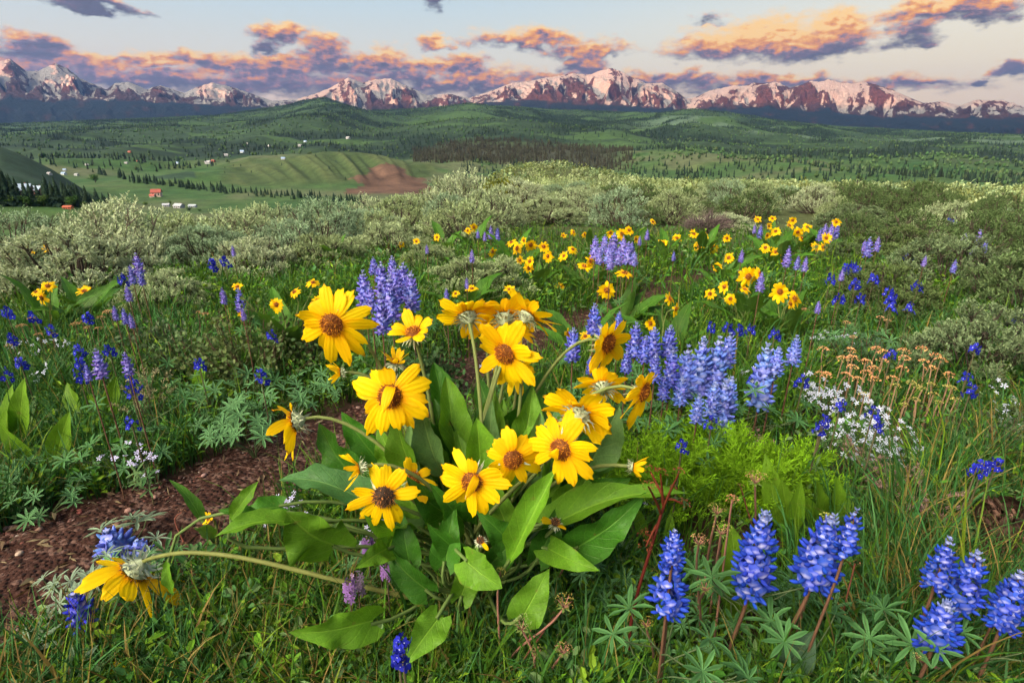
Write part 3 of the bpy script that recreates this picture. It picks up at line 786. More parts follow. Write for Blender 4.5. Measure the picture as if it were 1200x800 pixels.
# the town and scattered houses on the slope across the valley
vil = [(58, 204, 6, 'w'), (75, 204, 6, 'b'), (90, 205, 5, 'g'), (76, 199, 4, 'b'), (102, 193, 4, 'w'), (148, 191, 4, 'g'), (162, 189, 4, 'r'), (208, 191, 4, 'b'), (244, 191, 7, 'w'), (250, 189, 5, 'r'), (265, 182, 5, 'w'), (284, 178, 5, 'b'), (332, 186, 5, 'b'), (316, 171, 4, 'w'), (352, 171, 5, 'w'), (358, 166, 4, 'b'), (408, 162, 5, 'w'), (152, 178, 4, 'r'), (290, 168, 3, 'w')]
CN = dict(w=('white walled', (.42, .42, .45), (.3, .3, .33)), p=('pale pink', (.36, .3, .3), (.45, .3, .3)), b=('blue roofed', (.5, .52, .55), (.25, .35, .55)), g=('grey', (.35, .36, .36), (.25, .26, .28)), r=('red brown', (.32, .12, .09), (.3, .1, .08)))
cnt = {}
for (x, y, w, c) in sorted(vil):
    nm, wl, rf = CN[c]
    zone = 'in the town below the slope' if x < 110 else 'on the slope above the town' if x < 190 else 'on the slope above the river row' if x < 300 else 'high above the bald hill'
    k = cnt.get((c, zone), 0); cnt[(c, zone)] = k + 1
    house(x, y + 1, w * .8, f'{ORD[k]} small {nm} house, left to right, {zone}', wl, rf, RNG.uniform(-.5, .5), .8, .4, .3, False, 'houses scattered across the valley')
# ================================================================== PLANT MATERIALS
def balsam_leaf_mat():
    m, t, out = mat('broad_leaf')
    sep = t.node('ShaderNodeSeparateXYZ'); t.l.new(t.attr('lc'), sep.inputs[0])
    u, v, rnd = sep.outputs
    au = t.math('ABSOLUTE', u)
    co = t.node('ShaderNodeTexCoord').outputs['Object']
    n = t.noise(38, 4, co); nf = t.noise(260, 3, co)
    mid = t.smooth(au, .07, .015)
    ph = t.math('FRACT', t.math('SUBTRACT', t.math('MULTIPLY', v, 6.5), t.math('MULTIPLY', t.math('POWER', au, .8), 2.0)))
    lat = t.math('MULTIPLY', t.smooth(t.math('ABSOLUTE', t.math('SUBTRACT', ph, .5)), .08, .0), .45)
    net = t.node('ShaderNodeTexVoronoi', feature='DISTANCE_TO_EDGE'); net.inputs['Scale'].default_value = 210; t.l.new(co, net.inputs['Vector'])
    fine = t.math('MULTIPLY', t.smooth(net.outputs['Distance'], .09, .0), .22)
    vein = t.math('MAXIMUM', t.math('MAXIMUM', mid, lat), fine)
    k = t.math('ADD', t.math('MULTIPLY_ADD', n, .75, .52), t.math('MULTIPLY', t.math('SUBTRACT', nf, .5), .5))
    c = t.vmath('MULTIPLY', t.attr('Col'), k)
    c = t.mix(vein, c, t.vmath('ADD', t.vmath('MULTIPLY', c, (1.35, 1.25, 1.15)), (.03, .035, .012)))
    edge = t.math('MULTIPLY', t.smooth(t.math('ADD', au, t.math('MULTIPLY', n, .7)), 1.36, 1.5), .6)
    c = t.mix(edge, c, C4((.17, .10, .03)))
    spot = t.smooth(t.noise(55, 2, co), .70, .76)
    c = t.mix(t.math('MULTIPLY', spot, .45), c, C4((.16, .13, .035)))
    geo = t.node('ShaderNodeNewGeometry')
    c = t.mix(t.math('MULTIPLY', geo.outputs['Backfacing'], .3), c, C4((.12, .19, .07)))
    h = t.math('ADD', t.math('MULTIPLY', vein, -.6), t.math('MULTIPLY', n, .5))
    sh = principled(t, c, .46, .2, bump(t, h, .55, .004))
    sh = with_trans(t, sh, t.vmath('MULTIPLY', c, (1.5, 1.5, .6)), .26)
    t.l.new(sh, out.inputs[0]); return m
M_LEAF = balsam_leaf_mat()
def petal_mat():
    m, t, out = mat('yellow_petal')
    sep = t.node('ShaderNodeSeparateXYZ'); t.l.new(t.attr('lc'), sep.inputs[0])
    u, v, rnd = sep.outputs
    co = t.node('ShaderNodeTexCoord').outputs['Object']
    str_ = t.math('SINE', t.math('ADD', t.math('MULTIPLY', u, 11), t.math('MULTIPLY', t.noise(30, 2, co), 3)))
    c = t.mix(t.smooth(v, .35, 0), C4((.98, .64, .003)), C4((.95, .45, .002)))
    c = t.mix(t.math('MULTIPLY', t.smooth(t.noise(45, 3, co), .5, .75), .35), c, C4((.98, .70, .008)))
    tip = t.math('MULTIPLY', t.smooth(v, .86, 1.0), t.smooth(rnd, .6, .9))
    c = t.mix(t.math('MULTIPLY', tip, .7), c, C4((.42, .16, .02)))
    blem = t.math('MULTIPLY', t.smooth(t.noise(85, 2, co), .72, .77), .5)
    c = t.mix(blem, c, C4((.5, .2, .01)))
    c = t.vmath('MULTIPLY', c, t.attr('Col'))
    h = t.math('ADD', str_, t.math('MULTIPLY', t.noise(120, 3, co), .8))
    c = t.vmath('MULTIPLY', c, t.node_scalar(t.math('MULTIPLY_ADD', str_, .025, .975)))
    sh = principled(t, c, .55, .15, bump(t, h, .22, .0012))
    sh = with_trans(t, sh, t.vmath('MULTIPLY', c, (1.0, 1.0, 1)), .48)
    t.l.new(sh, out.inputs[0]); return m
M_PETAL = petal_mat()
M_DISC = foliage_mat('flower_disc', 0, .7, .2, 200, .25)
M_WOOL = plain_mat('woolly_calyx', (1, 1, 1), .9, .1, 160, .3, .8, .002, 420)
M_STEM = foliage_mat('green_stem', .1, .55, .15, 60, .3)
M_LUP = foliage_mat('lupine_petal', .25, .6, .12, 120, .25, tboost=(1.2, 1.2, 1.15))
M_FOL = foliage_mat('soft_leaf', .2, .6, .1, 60, .35)
M_SAGE = foliage_mat('sage_leaf', .12, .8, .05, 14, .35, tboost=(1.1, 1.1, .8))
M_SAGEFAR = foliage_mat('sage_leaf_distant', .1, .8, .1, 1.2, .4)
M_GRASS = foliage_mat('grass_blade', .2, .55, .1, 25, .3)
M_WOOD = plain_mat('weathered_wood', (1, 1, 1), .9, .1, 18, .4, .9, .01, 60)
M_WHITE = foliage_mat('white_petal', .25, .6, .2, 90, .12, tboost=(1, 1, 1))
M_STONE = plain_mat('gravel_stone', (1, 1, 1), .85, .25, 60, .3, .5, .004)

# ================================================================== BALSAMROOT
_T = np.linspace(0, 1, 15)
def leaf_blade(mb, base, tip, W, nrm, arch=.06, fold=.25, lobe=.16, wav=.05, col=(.06, .14, .03), shape='arrow', roll=0, seed=0, nr=15, nc=9, curl=0, m=0):
    rng = np.random.default_rng(seed)
    base = np.asarray(base, float); tip = np.asarray(tip, float)
    x = tip - base; L = np.linalg.norm(x); x = x / L
    n = np.asarray(nrm, float); n = norm(n - x * (n @ x)); s = np.cross(n, x)
    if roll:
        n, s = n * cos(roll) + s * sin(roll), s * cos(roll) - n * sin(roll)
    t = np.linspace(0, 1, nr)[:, None]; u = np.linspace(-1, 1, nc)[None, :]
    if shape == 'arrow': w = np.interp(t, [0, .07, .18, .34, .52, .72, .88, .96, 1], [.5, .84, 1, .95, .77, .5, .24, .1, .0])
    elif shape == 'round': w = np.interp(t, [0, .08, .22, .45, .65, .82, .94, 1], [.6, .92, 1, .98, .82, .52, .22, 0])
    else: w = np.interp(t, [0, .12, .3, .5, .7, .88, 1], [.16, .5, .86, 1, .82, .42, 0])
    w = w * (1 + .05 * np.sin(9 * t + rng.uniform(0, 6)))
    a, b, c = rng.uniform(0, 6.28, 3)
    back = lobe * L * np.abs(u) ** 1.4 * np.clip(1 - t * 3.2, 0, 1) ** 1.3
    hw = w * W / 2
    ripple = wav * W * np.abs(u) ** 1.6 * (np.sin(t * 13 + a + u * 1.2) + .6 * np.sin(t * 23 + b - u * 2)) * np.minimum(1, w * 1.5)
    arc = arch * L * (np.sin(pi * t)) - curl * L * t ** 2.5
    swy = .04 * L * np.sin(t * pi + c) * rng.uniform(-1, 1)
    cr = 1 - .12 * fold * u * u
    Pp = base + x * (t * L - back)[..., None] + s * (u * hw * cr + swy)[..., None] + n * (arc + fold * np.abs(u) ** 1.3 * hw + ripple - fold * .4 * hw)[..., None]
    i = np.arange(nr - 1)[:, None] * nc; j = np.arange(nc - 1)[None]
    Fq = np.stack([i + j, i + j + 1, i + nc + j + 1, i + nc + j], -1).reshape(-1, 4)
    lc = np.zeros((nr, nc, 3)); lc[..., 0] = u; lc[..., 1] = t; lc[..., 2] = rng.uniform()
    mb.add(Pp.reshape(-1, 3), Fq[:, ::-1], col, lc.reshape(-1, 3), m)

def petiole(mb, root, base, d_end, r=.0025, col=(.10, .16, .045), m=1, n=10):
    root = np.asarray(root, float); base = np.asarray(base, float); L = np.linalg.norm(base - root)
    tube(mb, bez(root, root + np.array([0, 0, .45 * L]) + (base - root) * .1, base - norm(d_end) * .3 * L, base, n), np.linspace(r * 1.25, r, n), col, 6, m)

def flower_parts(c, n, R, npet=12, tilt=-8, droop=.1, seed=0, lod=0, up=(0, 0, 1), skip=(), old=False, lenvar=.24, curlin=(), tcol=1.0, pw=.178, discr=.275, twist=.4):
    """petals, disc and calyx of one sunflower-like head; z of the local frame is the way it faces"""
    rng = np.random.default_rng(seed); Rm = frame(n, up); c = np.asarray(c, float)
    pet, dis, cal = MB(), MB(), MB()
    nr, nc = ((8, 5) if lod == 0 else (4, 3))
    if not old and npet > 12: npet += 1
    for k in range(npet):
        if k in skip: continue
        a = 2 * pi * k / npet + rng.uniform(-.13, .13); le = 1 + rng.uniform(-lenvar, lenvar * .6)
        ti = radians(tilt + rng.uniform(-13, 13)); tw = rng.uniform(-twist, twist); W = pw * rng.uniform(.8, 1.2) * (.62 if k in curlin else 1)
        t = np.linspace(0, 1, nr)[:, None]; u = np.linspace(-1, 1, nc)[None, :]
        w = np.interp(t, [0, .12, .35, .6, .8, .93, 1], [.5, .75, .96, 1, .86, .56, .15])
        tip = np.where(t > .9, -.05 * np.abs(u) ** 2 * 0, 0)
        notch = np.where(t > .99, np.interp(np.abs(u) + 0 * t, [0, .5, 1], [rng.uniform(-.06, .02), rng.uniform(-.03, .02), -.085]), 0)
        rad = discr * .82 + t * (le - discr * .82) + notch
        if k in curlin: ti = radians(80); le *= .72
        ax = np.cos(ti) * (rad - discr * .82) + discr * .82
        az_ = np.sin(ti) * (rad - discr * .82)
        bend = rng.uniform(-.26, .10) 
        az_ = az_ + bend * t * t + .012 * (1 - u * u) - (.006 * np.cos(u * 6.5)) * np.sin(pi * t)
        if k in curlin: ax = ax - .75 * t * t * .8; az_ = az_ * (1 - .35 * t)
        cross = u * w * W
        cz = tw * cross * t * 2
        ca, sa = cos(a), sin(a); side = .08 * rng.uniform(-1, 1) * t * t
        X = ca * ax - sa * (cross + side); Y = sa * ax + ca * (cross + side); Z = az_ + cz
        Pp = np.stack(np.broadcast_arrays(X, Y, Z), -1) * R
        Wd = Pp @ Rm.T + c
        Wd[..., 2] -= droop * R * (t ** 2) * abs(le)
        i = np.arange(nr - 1)[:, None] * nc; j = np.arange(nc - 1)[None]
        Fq = np.stack([i + j, i + j + 1, i + nc + j + 1, i + nc + j], -1).reshape(-1, 4)
        lc = np.zeros((nr, nc, 3)); lc[..., 0] = u; lc[..., 1] = t; lc[..., 2] = rng.uniform()
        v = rng.uniform(.88, 1.06) * tcol
        pet.add(Wd.reshape(-1, 3), Fq, np.array([v, v * rng.uniform(.9, 1.05), v]), lc.reshape(-1, 3))
    # disc: a dome set with small tubular florets in spirals
    dr = discr * R; hd = .13 * R if not old else .2 * R
    k = 12; rings = 4; V = [[0, 0, hd]]
    for q in range(1, rings + 1):
        f = q / rings
        V += [[dr * f * cos(b), dr * f * sin(b), hd * (1 - f * f)] for b in np.arange(k) * 2 * pi / k]
    Fc3 = [(0, 1 + i, 1 + (i + 1) % k) for i in range(k)]; Fc4 = []
    for q in range(rings - 1):
        o = 1 + q * k; Fc4 += [(o + i, o + k + i, o + k + (i + 1) % k, o + (i + 1) % k) for i in range(k)]
    off = dis.n; basec = (.17, .06, .012) if not old else (.05, .03, .02)
    dis.add(np.array(V) @ Rm.T + c, Fc4, basec); dis.more(Fc3, off)
    nf = 170 if lod == 0 else 22
    i = np.arange(nf) + .5; rr = dr * np.sqrt(i / nf); ph = i * 2.39996
    zz = hd * (1 - (rr / dr) ** 2)
    pos = np.stack([rr * np.cos(ph), rr * np.sin(ph), zz], 1)
    nrm_ = np.stack([rr * np.cos(ph) * 1.1, rr * np.sin(ph) * 1.1, np.full(nf, dr * .9)], 1) + rng.normal(size=(nf, 3)) * dr * .35
    T = np.array([(-.5, -.3, 0), (.5, -.3, 0), (0, .5, 0), (-.35, -.2, .8), (.35, -.2, .8), (0, .4, .8), (0, 0, 1.05)])
    TF = np.array([(0, 1, 4, 3), (1, 2, 5, 4), (2, 0, 3, 5)]); TT = np.array([(3, 4, 6), (4, 5, 6), (5, 3, 6)])
    inner = (rr / dr)[:, None]
    colf = np.where(rng.uniform(0, 1, (nf, 1)) < .35, np.array([.55, .21, .015]), np.array([.21, .055, .008])) * rng.uniform(.7, 1.3, (nf, 1))
    if old: colf = np.where(rng.uniform(0, 1, (nf, 1)) < .3, np.array([.42, .17, .05]), np.array([.07, .04, .025])) * rng.uniform(.6, 1.4, (nf, 1))
    hgt = dr * (.20 if lod == 0 else .4) * rng.uniform(.7, 1.5, nf) * (1.6 if old else 1)
    scl = np.stack([np.full(nf, dr * (.085 if lod == 0 else .3)), np.full(nf, dr * (.085 if lod == 0 else .3)), hgt], 1)
    off = dis.n
    rot = Rm[None] @ frames(nrm_, rng.uniform(0, 6, nf))
    stamp(dis, T, TF, pos @ Rm.T + c, rot, scl, colf)
    dis.more((TT[None] + (np.arange(nf) * 7)[:, None, None]).reshape(-1, 3), off)
    # calyx: cup and narrow woolly bracts
    kk = 10 if lod == 0 else 6; prof = [(.05, -.30), (.12, -.24), (.22, -.15), (.275, -.03)]
    V = np.array([[r * cos(b), r * sin(b), z] for r, z in prof for b in np.arange(kk) * 2 * pi / kk]) * R
    Fq = [(q * kk + i, q * kk + (i + 1) % kk, (q + 1) * kk + (i + 1) % kk, (q + 1) * kk + i) for q in range(3) for i in range(kk)]
    cal.add(V @ Rm.T + c, Fq, (.34, .40, .26))
    nb = 30 if lod == 0 else 9
    for q in range(nb):
        a = q * 2.39996; sp = rng.uniform(.5, 1.1); z0 = -.24 + .17 * (q / nb)
        r0 = .14 + .10 * q / nb; Lb = .34 * rng.uniform(.7, 1.2); wb = .035 if lod == 0 else .07
        el = rng.uniform(-.5, .35)
        d = np.array([cos(a) * cos(el), sin(a) * cos(el), sin(el)]); s = np.array([-sin(a), cos(a), 0])
        p0 = np.array([cos(a) * r0, sin(a) * r0, z0]); p1 = p0 + d * Lb * .5 + [0, 0, .03]; p2 = p0 + d * Lb + np.array([0, 0, -.10 * sp])
        Vb = np.array([p0 - s * wb, p0 + s * wb, p1 + s * wb * .8, p1 - s * wb * .8, p2]) * R
        off = cal.n; g = rng.uniform(.8, 1.25)
        cal.add(Vb @ Rm.T + c, [(0, 1, 2, 3)], np.array([.42, .47, .34]) * g); cal.more([(3, 2, 4)], off)
    return pet, dis, cal

def bud_parts(c, n, R, seed=0, col=(1, 1, 1), open_=.35):
    """closed or half open head: narrow petals in a brush out of a green calyx"""
    return flower_parts(c, n, R, 9, 62 - 30 * open_, 0, seed, 0, lenvar=.2, pw=.12, discr=.2, twist=.5)

def add_flower(plant, base, root, c, n, R, kind='full', stem_dir=None, seed=0, lod=0, stem_r=.0032, stemcol=(.15, .19, .06), label=None, bend=.35, **kw):
    """one flower as a part of its plant: petals (the part itself) > disc, calyx, stem"""
    n = norm(n); c = np.asarray(c, float)
    if kind == 'bud': pet, dis, cal = bud_parts(c, n, R, seed, **kw)
    else: pet, dis, cal = flower_parts(c, n, R, seed=seed, lod=lod, **kw)
    f = pet.build('flower', M_PETAL, plant, base)
    if label: f['label'] = label
    dis.build('disc', M_DISC, f, base); cal.build('calyx', M_WOOL, f, base)
    s = MB(); e = c - n * R * .27; root = np.asarray(root, float); L = np.linalg.norm(e - root)
    sd = norm(root - e) if stem_dir is None else norm(stem_dir)
    h1 = e - n * L * bend * .5 
    pts = bez(e, e - n * L * .22, root + np.array([0, 0, L * .42]) + sd * 0, root, 16 if lod == 0 else 6)
    tube(s, pts, np.linspace(stem_r * .85, stem_r * 1.15, len(pts)), stemcol, 8 if lod == 0 else 4)
    s.build('stem', M_STEM, f, base)
    return f

# ================================================================== LUPINE
def lup_flower_tpl():
    """one pea flower: reflexed banner and a swollen pair of wings; x points out of the spike"""
    V = []; Fc = []; C = []
    blue = np.array([1., 1, 1]); 
    # wings: a lens of 6 x 4
    nu, nv = 5, 6
    for i in range(nu):
        t = i / (nu - 1); rad = .215 * sin(pi * (t * .86 + .1)) ** .7; x = .08 + .84 * t; z = -.10 + .16 * t * t
        for j in range(nv):
            a = j * 2 * pi / nv; V.append((x, rad * .72 * cos(a), z + rad * sin(a) * .95)); C.append((.0, 1, 0) if (t < .3 and j in (1, 2)) else (0, 1, 0) if t < .8 else (0, .8, 0))
    for i in range(nu - 1):
        for j in range(nv): Fc.append((i * nv + j, (i + 1) * nv + j, (i + 1) * nv + (j + 1) % nv, i * nv + (j + 1) % nv))
    # banner: 4 x 3 patch folded back
    b = len(V)
    for i in range(4):
        t = i / 3; 
        for j in range(3):
            u = j - 1; w = [.14, .40, .46, .24][i]
            V.append((.30 + .16 * t - .34 * t * t - .10 * abs(u), u * w * 1.15, .08 + .70 * t - .04 * abs(u)))
            C.append((1, 1, 0) if (j == 1 and i == 1) else ((.15, 1, 0) if j == 1 else (0, 1, 0)))
    for i in range(3):
        for j in range(2): Fc.append((b + i * 3 + j, b + i * 3 + j + 1, b + i * 3 + 4 + j, b + i * 3 + 3 + j))
    return np.array(V), np.array(Fc), np.array(C)
LF_V, LF_F, LF_C = lup_flower_tpl()
def spike(mb, p0, axis, H, R, col, seed=0, whorls=11, per=6, top=(.30, .36, .42), m=0, gap=0.0, FS=1.0, WH=.6):
    rng = np.random.default_rng(seed); Rm = frame(axis)
    pos, out, scl, cl = [], [], [], []
    for w in range(whorls):
        t = w / (whorls - 1); rad = R * (1 + (1 - FS) * .9) * np.interp(t, [0, .15, .6, .85, 1], [.30, .36, .27, .15, .05]); sz = R * FS * np.interp(t, [0, .1, .6, .85, 1], [.72, .85, .72, .5, .3])
        k = per if t < .8 else max(3, per - 2)
        for q in range(k):
            if rng.uniform() < gap: continue
            a = 2 * pi * (q + .5 * (w % 2)) / k + rng.uniform(-.25, .25); z = H * t + rng.uniform(-.3, .3) * H / whorls
            up = np.interp(t, [0, .5, 1], [-.15, .25, 1.2]) + rng.uniform(-.2, .25)
            pos.append((rad * cos(a), rad * sin(a), z)); out.append((cos(a), sin(a), up)); scl.append(sz * rng.uniform(.85, 1.15))
            c = np.array(col) * rng.uniform(.75, 1.3) * np.array([rng.uniform(.8, 1.35), rng.uniform(.85, 1.2), 1])
            if t > .86: c = c * (1 - .45) + np.array(top) * .45
            cl.append(c)
    pos = np.array(pos); out = np.array(out); n = len(pos)
    x = out / np.linalg.norm(out, axis=1)[:, None]; yv = np.cross(np.array([[0, 0, 1.]]), x); yv /= np.linalg.norm(yv, axis=1)[:, None] + 1e-9; z = np.cross(x, yv)
    rot = Rm[None] @ np.stack([x, yv, z], 2)
    wv = LF_C[None, :, 0:1] * WH * rng.uniform(.4, 1.3, (n, 1, 1)); colv = np.clip(np.array(cl)[:, None, :] * LF_C[None, :, 1:2] * (1 - wv) + np.array([.60, .60, .84]) * wv, 0, .92)
    stamp(mb, LF_V, LF_F, pos @ Rm.T + np.asarray(p0), rot, np.array(scl), colv, None, m)
def palmate(mb, p, n, R, k=8, col=(.055, .12, .055), edge=(.16, .24, .15), seed=0, m=0, spin=0, cup=.25, wid=.10):
    """hand shaped leaf: folded leaflets with paler hairy edges"""
    rng = np.random.default_rng(seed); Rm = frame(n); p = np.asarray(p, float)
    for q in range(k):
        a = spin + 2 * pi * q / k + rng.uniform(-.08, .08); L = R * rng.uniform(.85, 1.1) * (.8 if q in (0, k - 1) else 1); W = L * wid
        e = cup + rng.uniform(-.15, .15)
        d = np.array([cos(a) * cos(e), sin(a) * cos(e), sin(e)]); s = np.array([-sin(a), cos(a), 0]); up = np.cross(d, s) * -1
        if up[2] < 0: up = -up
        rows = [(0, .12), (.3, .75), (.62, 1), (.86, .6), (1, .05)]
        V = []; C = []
        dr = rng.uniform(.0, .25)
        for (t, w) in rows:
            cpt = d * L * t - np.array([0, 0, 1]) * L * dr * t * t
            V += [cpt - s * W * w + up * W * w * .6, cpt, cpt + s * W * w + up * W * w * .6]; C += [edge, col, edge]
        Fq = []
        for i in range(len(rows) - 1):
            Fq += [(i * 3, i * 3 + 1, i * 3 + 4, i * 3 + 3), (i * 3 + 1, i * 3 + 2, i * 3 + 5, i * 3 + 4)]
        mb.add(np.array(V) @ Rm.T + p, Fq, np.array(C) * rng.uniform(.8, 1.2), None, m)
def lupine(base, top, H, R, col, label, group, seed=0, leaves=5, stemcol=(.13, .07, .045), spikes=None, leafR=.036, leafspread=.09, lowfrac=.6, per=6, whorls=11, gap=.0, FS=1.0, leafcol=(.032, .095, .028)):
    """top: tip of the spike in world space, H spike length"""
    rng = np.random.default_rng(seed); base = np.asarray(base, float); top = np.asarray(top, float)
    o = empty('lupine', base, label, 'lupine', group)
    for (tp, hh, rr) in ([(top, H, R)] if spikes is None else spikes):
        tp = np.asarray(tp, float); ax = norm(norm(tp - base) * .7 + np.array([0, 0, .5])); p0 = tp - ax * hh
        b = MB(); spike(b, p0, ax, hh, rr, col, seed + int(1000 * hh) + int(abs(tp[0]) * 977), whorls, per, gap=gap, FS=FS)
        b.build('flower_spike', M_LUP, o, base)
        s = MB(); L = np.linalg.norm(tp - base)
        tube(s, np.concatenate([bez(base, base + [0, 0, L * .25], p0 - ax * L * .2, p0, 8), [p0 + ax * hh * .5, p0 + ax * hh * .97]]), np.concatenate([np.linspace(.0026, .0021, 8), [.0016, .0006]]) * (R / .024) ** .5, stemcol, 6)
        s.build('stem', M_STEM, o, base)
    for k in range(leaves):
        a = rng.uniform(0, 6.28); h = L * rng.uniform(.08, lowfrac); rad = leafspread * rng.uniform(.5, 1.2)
        c = base + (top - base) * (h / L) + np.array([cos(a) * rad, sin(a) * rad, .02])
        b = MB(); palmate(b, c, (cos(a) * .5, sin(a) * .5 - .2, 1), leafR * rng.uniform(.8, 1.2), rng.integers(7, 10), leafcol, np.array(leafcol) * 1.7 + .015, seed + k)
        tube(b, bez(base + (top - base) * (h / L) * .8, base + (top - base) * (h / L) * .9 + [0, 0, .0], c - [0, 0, .02], c, 5), .0011, (.09, .13, .06), 4)
        b.build('leaf', M_FOL, o, base)
    return o

# ================================================================== LARKSPUR
def lark_flower(mb, p, n, R, col, seed=0, m=0):
    rng = np.random.default_rng(seed); Rm = frame(n); p = np.asarray(p, float)
    for k in range(5):
        a = k * 2 * pi / 5 + rng.uniform(-.2, .2); L = R * rng.uniform(.8, 1.15); w = L * .42
        d = np.array([cos(a), sin(a), .25]); s = np.array([-sin(a), cos(a), 0])
        V = [d * L * .05, d * L * .5 - s * w, d * L * .5 + s * w + [0, 0, .06 * L], d * L - s * w * .5 - [0, 0, .1 * L], d * L + s * w * .5 - [0, 0, .05 * L]]
        off = mb.n; c = np.array(col) * rng.uniform(.7, 1.35)
        mb.add(np.array(V) @ Rm.T + p, [(1, 2, 4, 3)], c, None, m); mb.more([(0, 2, 1)], off, m)
    V = [(-.14 * R, -.1 * R, 0), (.14 * R, -.1 * R, 0), (0, .16 * R, 0), (0, .25 * R, -1.1 * R)]
    mb.add(np.array(V) @ Rm.T + p, [(0, 1, 3), (1, 2, 3), (2, 0, 3)], np.array(col) * .8, None, m)
    V = [(-.16 * R, 0, .12 * R), (0, -.16 * R, .16 * R), (.16 * R, 0, .12 * R), (0, .16 * R, .2 * R)]
    mb.add(np.array(V) @ Rm.T + p, [(0, 1, 2, 3)], (.55, .6, .85), None, m)
def larkspur(base, top, R, nfl, label, group, seed=0, spread=.05, col=(.018, .024, .36)):
    rng = np.random.default_rng(seed); base = np.asarray(base, float); top = np.asarray(top, float)
    o = empty('larkspur', base, label, 'larkspur', group)
    s = MB(); L = np.linalg.norm(top - base); ax = norm(top - base)
    tube(s, bez(base, base + [0, 0, L * .4], top - ax * L * .3, top, 7), [.0018] * 6 + [.0008], (.10, .09, .05), 5)
    for k in range(4):
        a = rng.uniform(0, 6.3); palmate(s, base + (top - base) * rng.uniform(.1, .5) + np.array([cos(a), sin(a), 0]) * .02, (cos(a), sin(a), 1), .028, 5, (.06, .12, .04), (.07, .13, .05), seed + k, 1)
    s.build('stem', [M_STEM, M_FOL], o, base)
    b = MB()
    for k in range(nfl):
        t = k / max(1, nfl - 1); a = k * 2.4 + rng.uniform(-.5, .5); c = top - ax * spread * (1 - t) + np.array([cos(a), sin(a), 0]) * spread * .42 * (1.1 - .6 * t)
        lark_flower(b, c, (cos(a) + rng.uniform(-.5, .5), sin(a) - .5, rng.uniform(-.5, .7)), R * rng.uniform(.7, 1.15) * (1 - .35 * t), col, seed * 31 + k)
    b.build('flower_spike', M_LUP, o, base)
    return o

# ================================================================== SAGEBRUSH
LEAF_T = np.array([(0, -.22, 0), (.55, -.5, .10), (1, 0, 0), (.55, .5, .10), (.5, 0, -.06)]); LEAF_TF = np.array([(0, 1, 4), (1, 2, 4), (2, 3, 4), (3, 0, 4)])
LEAF_Q = np.array([(0, 0, 0), (.5, -.5, .08), (1, 0, 0), (.5, .5, .08)]); LEAF_QF = np.array([(0, 1, 2, 3)])
def x_frames(d, spin):
    """rotations whose local x is d"""
    R = frames(d, spin); return np.stack([R[:, :, 2], R[:, :, 0], R[:, :, 1]], 2)
def sage_geo(seed, lobes, tw, lv, leafL, leafW, quad=True, tone=(.26, .30, .18), tall=.78, flat=False):
    rng = np.random.default_rng(seed); fol = MB(); wd = MB()
    cs = []
    for i in range(lobes):
        a = i * 2.39996 + rng.uniform(-.3, .3); up_ = 1 - 1.02 * (i + .5) / lobes; q_ = sqrt(max(0, 1 - up_ * up_)); sh_ = rng.uniform(.78, 1.08)
        rad = .43 * q_ * sh_; z = tall * (.12 + .70 * max(up_, 0) * sh_) + rng.uniform(-.03, .03)
        cs.append((rad * cos(a), rad * sin(a), max(.1, z)))
    cs = np.array(cs); rl = rng.uniform(.085, .125, lobes) * sqrt(46 / max(lobes, 14))
    for i in range(lobes):
        p = cs[i]
        tube(wd, bez((rng.uniform(-.05, .05), rng.uniform(-.05, .05), -.05), (p[0] * .3, p[1] * .3, p[2] * .3), (p[0] * .75 + rng.uniform(-.1, .1), p[1] * .75, p[2] * .5), p, 6), [.013, .010, .008, .006, .005, .003], (.075, .06, .05), 4, 0)
    n = lobes * tw; li = np.repeat(np.arange(lobes), tw)
    d = norm_rows(rng.normal(size=(n, 3)) + np.array([0, 0, .55]))
    d[:, 2] = np.where(d[:, 2] < -.25, -d[:, 2], d[:, 2])
    rag = rng.uniform(.72, 1.12, n)
    tip = cs[li] + d * (rl[li] * rag)[:, None] * np.array([1, 1, .95])
    ax = norm_rows(d * .7 + np.array([0, 0, .75]) + rng.normal(size=(n, 3)) * .2)
    # twig stalks (thin) for a share of the tips
    if lv >= 8:
        for q in range(0, n, 6): tube(wd, [cs[li[q]] * .9, tip[q]], [.005, .002], (.09, .075, .06), 3, 0)
    tl = leafL * 2.4
    tone = np.array(tone); lobt = rng.uniform(.82, 1.18, lobes)
    twt = lobt[li] * rng.uniform(.85, 1.15, n)
    for k in range(lv):
        t = (k + .5) / lv; a = k * 2.4 + rng.uniform(0, 6.28, n)
        base = tip - ax * (tl * (1 - t))[..., None] if np.ndim(t) else tip - ax * tl * (1 - t)
        fr = frames(ax, a); outw = fr[:, :, 0]
        dd = norm_rows(outw * rng.uniform(.5, 1.0, (n, 1)) + ax * (.55 + .8 * t))
        c = tone * (twt * rng.uniform(.8, 1.2, n))[:, None] * (1 + (.10 * t)) + np.array([.015, .012, 0]) * rng.uniform(0, 1, (n, 1))
        s = leafL * rng.uniform(.7, 1.15, n)
        stamp(fol, LEAF_Q if quad else LEAF_T, LEAF_QF if quad else LEAF_TF, base, x_frames(dd, rng.uniform(-.6, .6, n)), np.stack([s, s * leafW, s], 1), c)
    return fol, wd
SAGE_TONES = [(.28, .35, .20), (.22, .285, .145), (.32, .38, .245), (.20, .29, .185)]
SAGE_NEAR = []; SAGE_DARK = []; SAGE_MID = []; SAGE_FAR = []
for s_ in range(4):
    f_, w_ = sage_geo(100 + s_, 62, 29, 12, .027, .32, True, SAGE_TONES[s_])
    SAGE_NEAR.append((f_.mesh('foliage', M_SAGE, False), w_.mesh('branch', M_WOOD)))
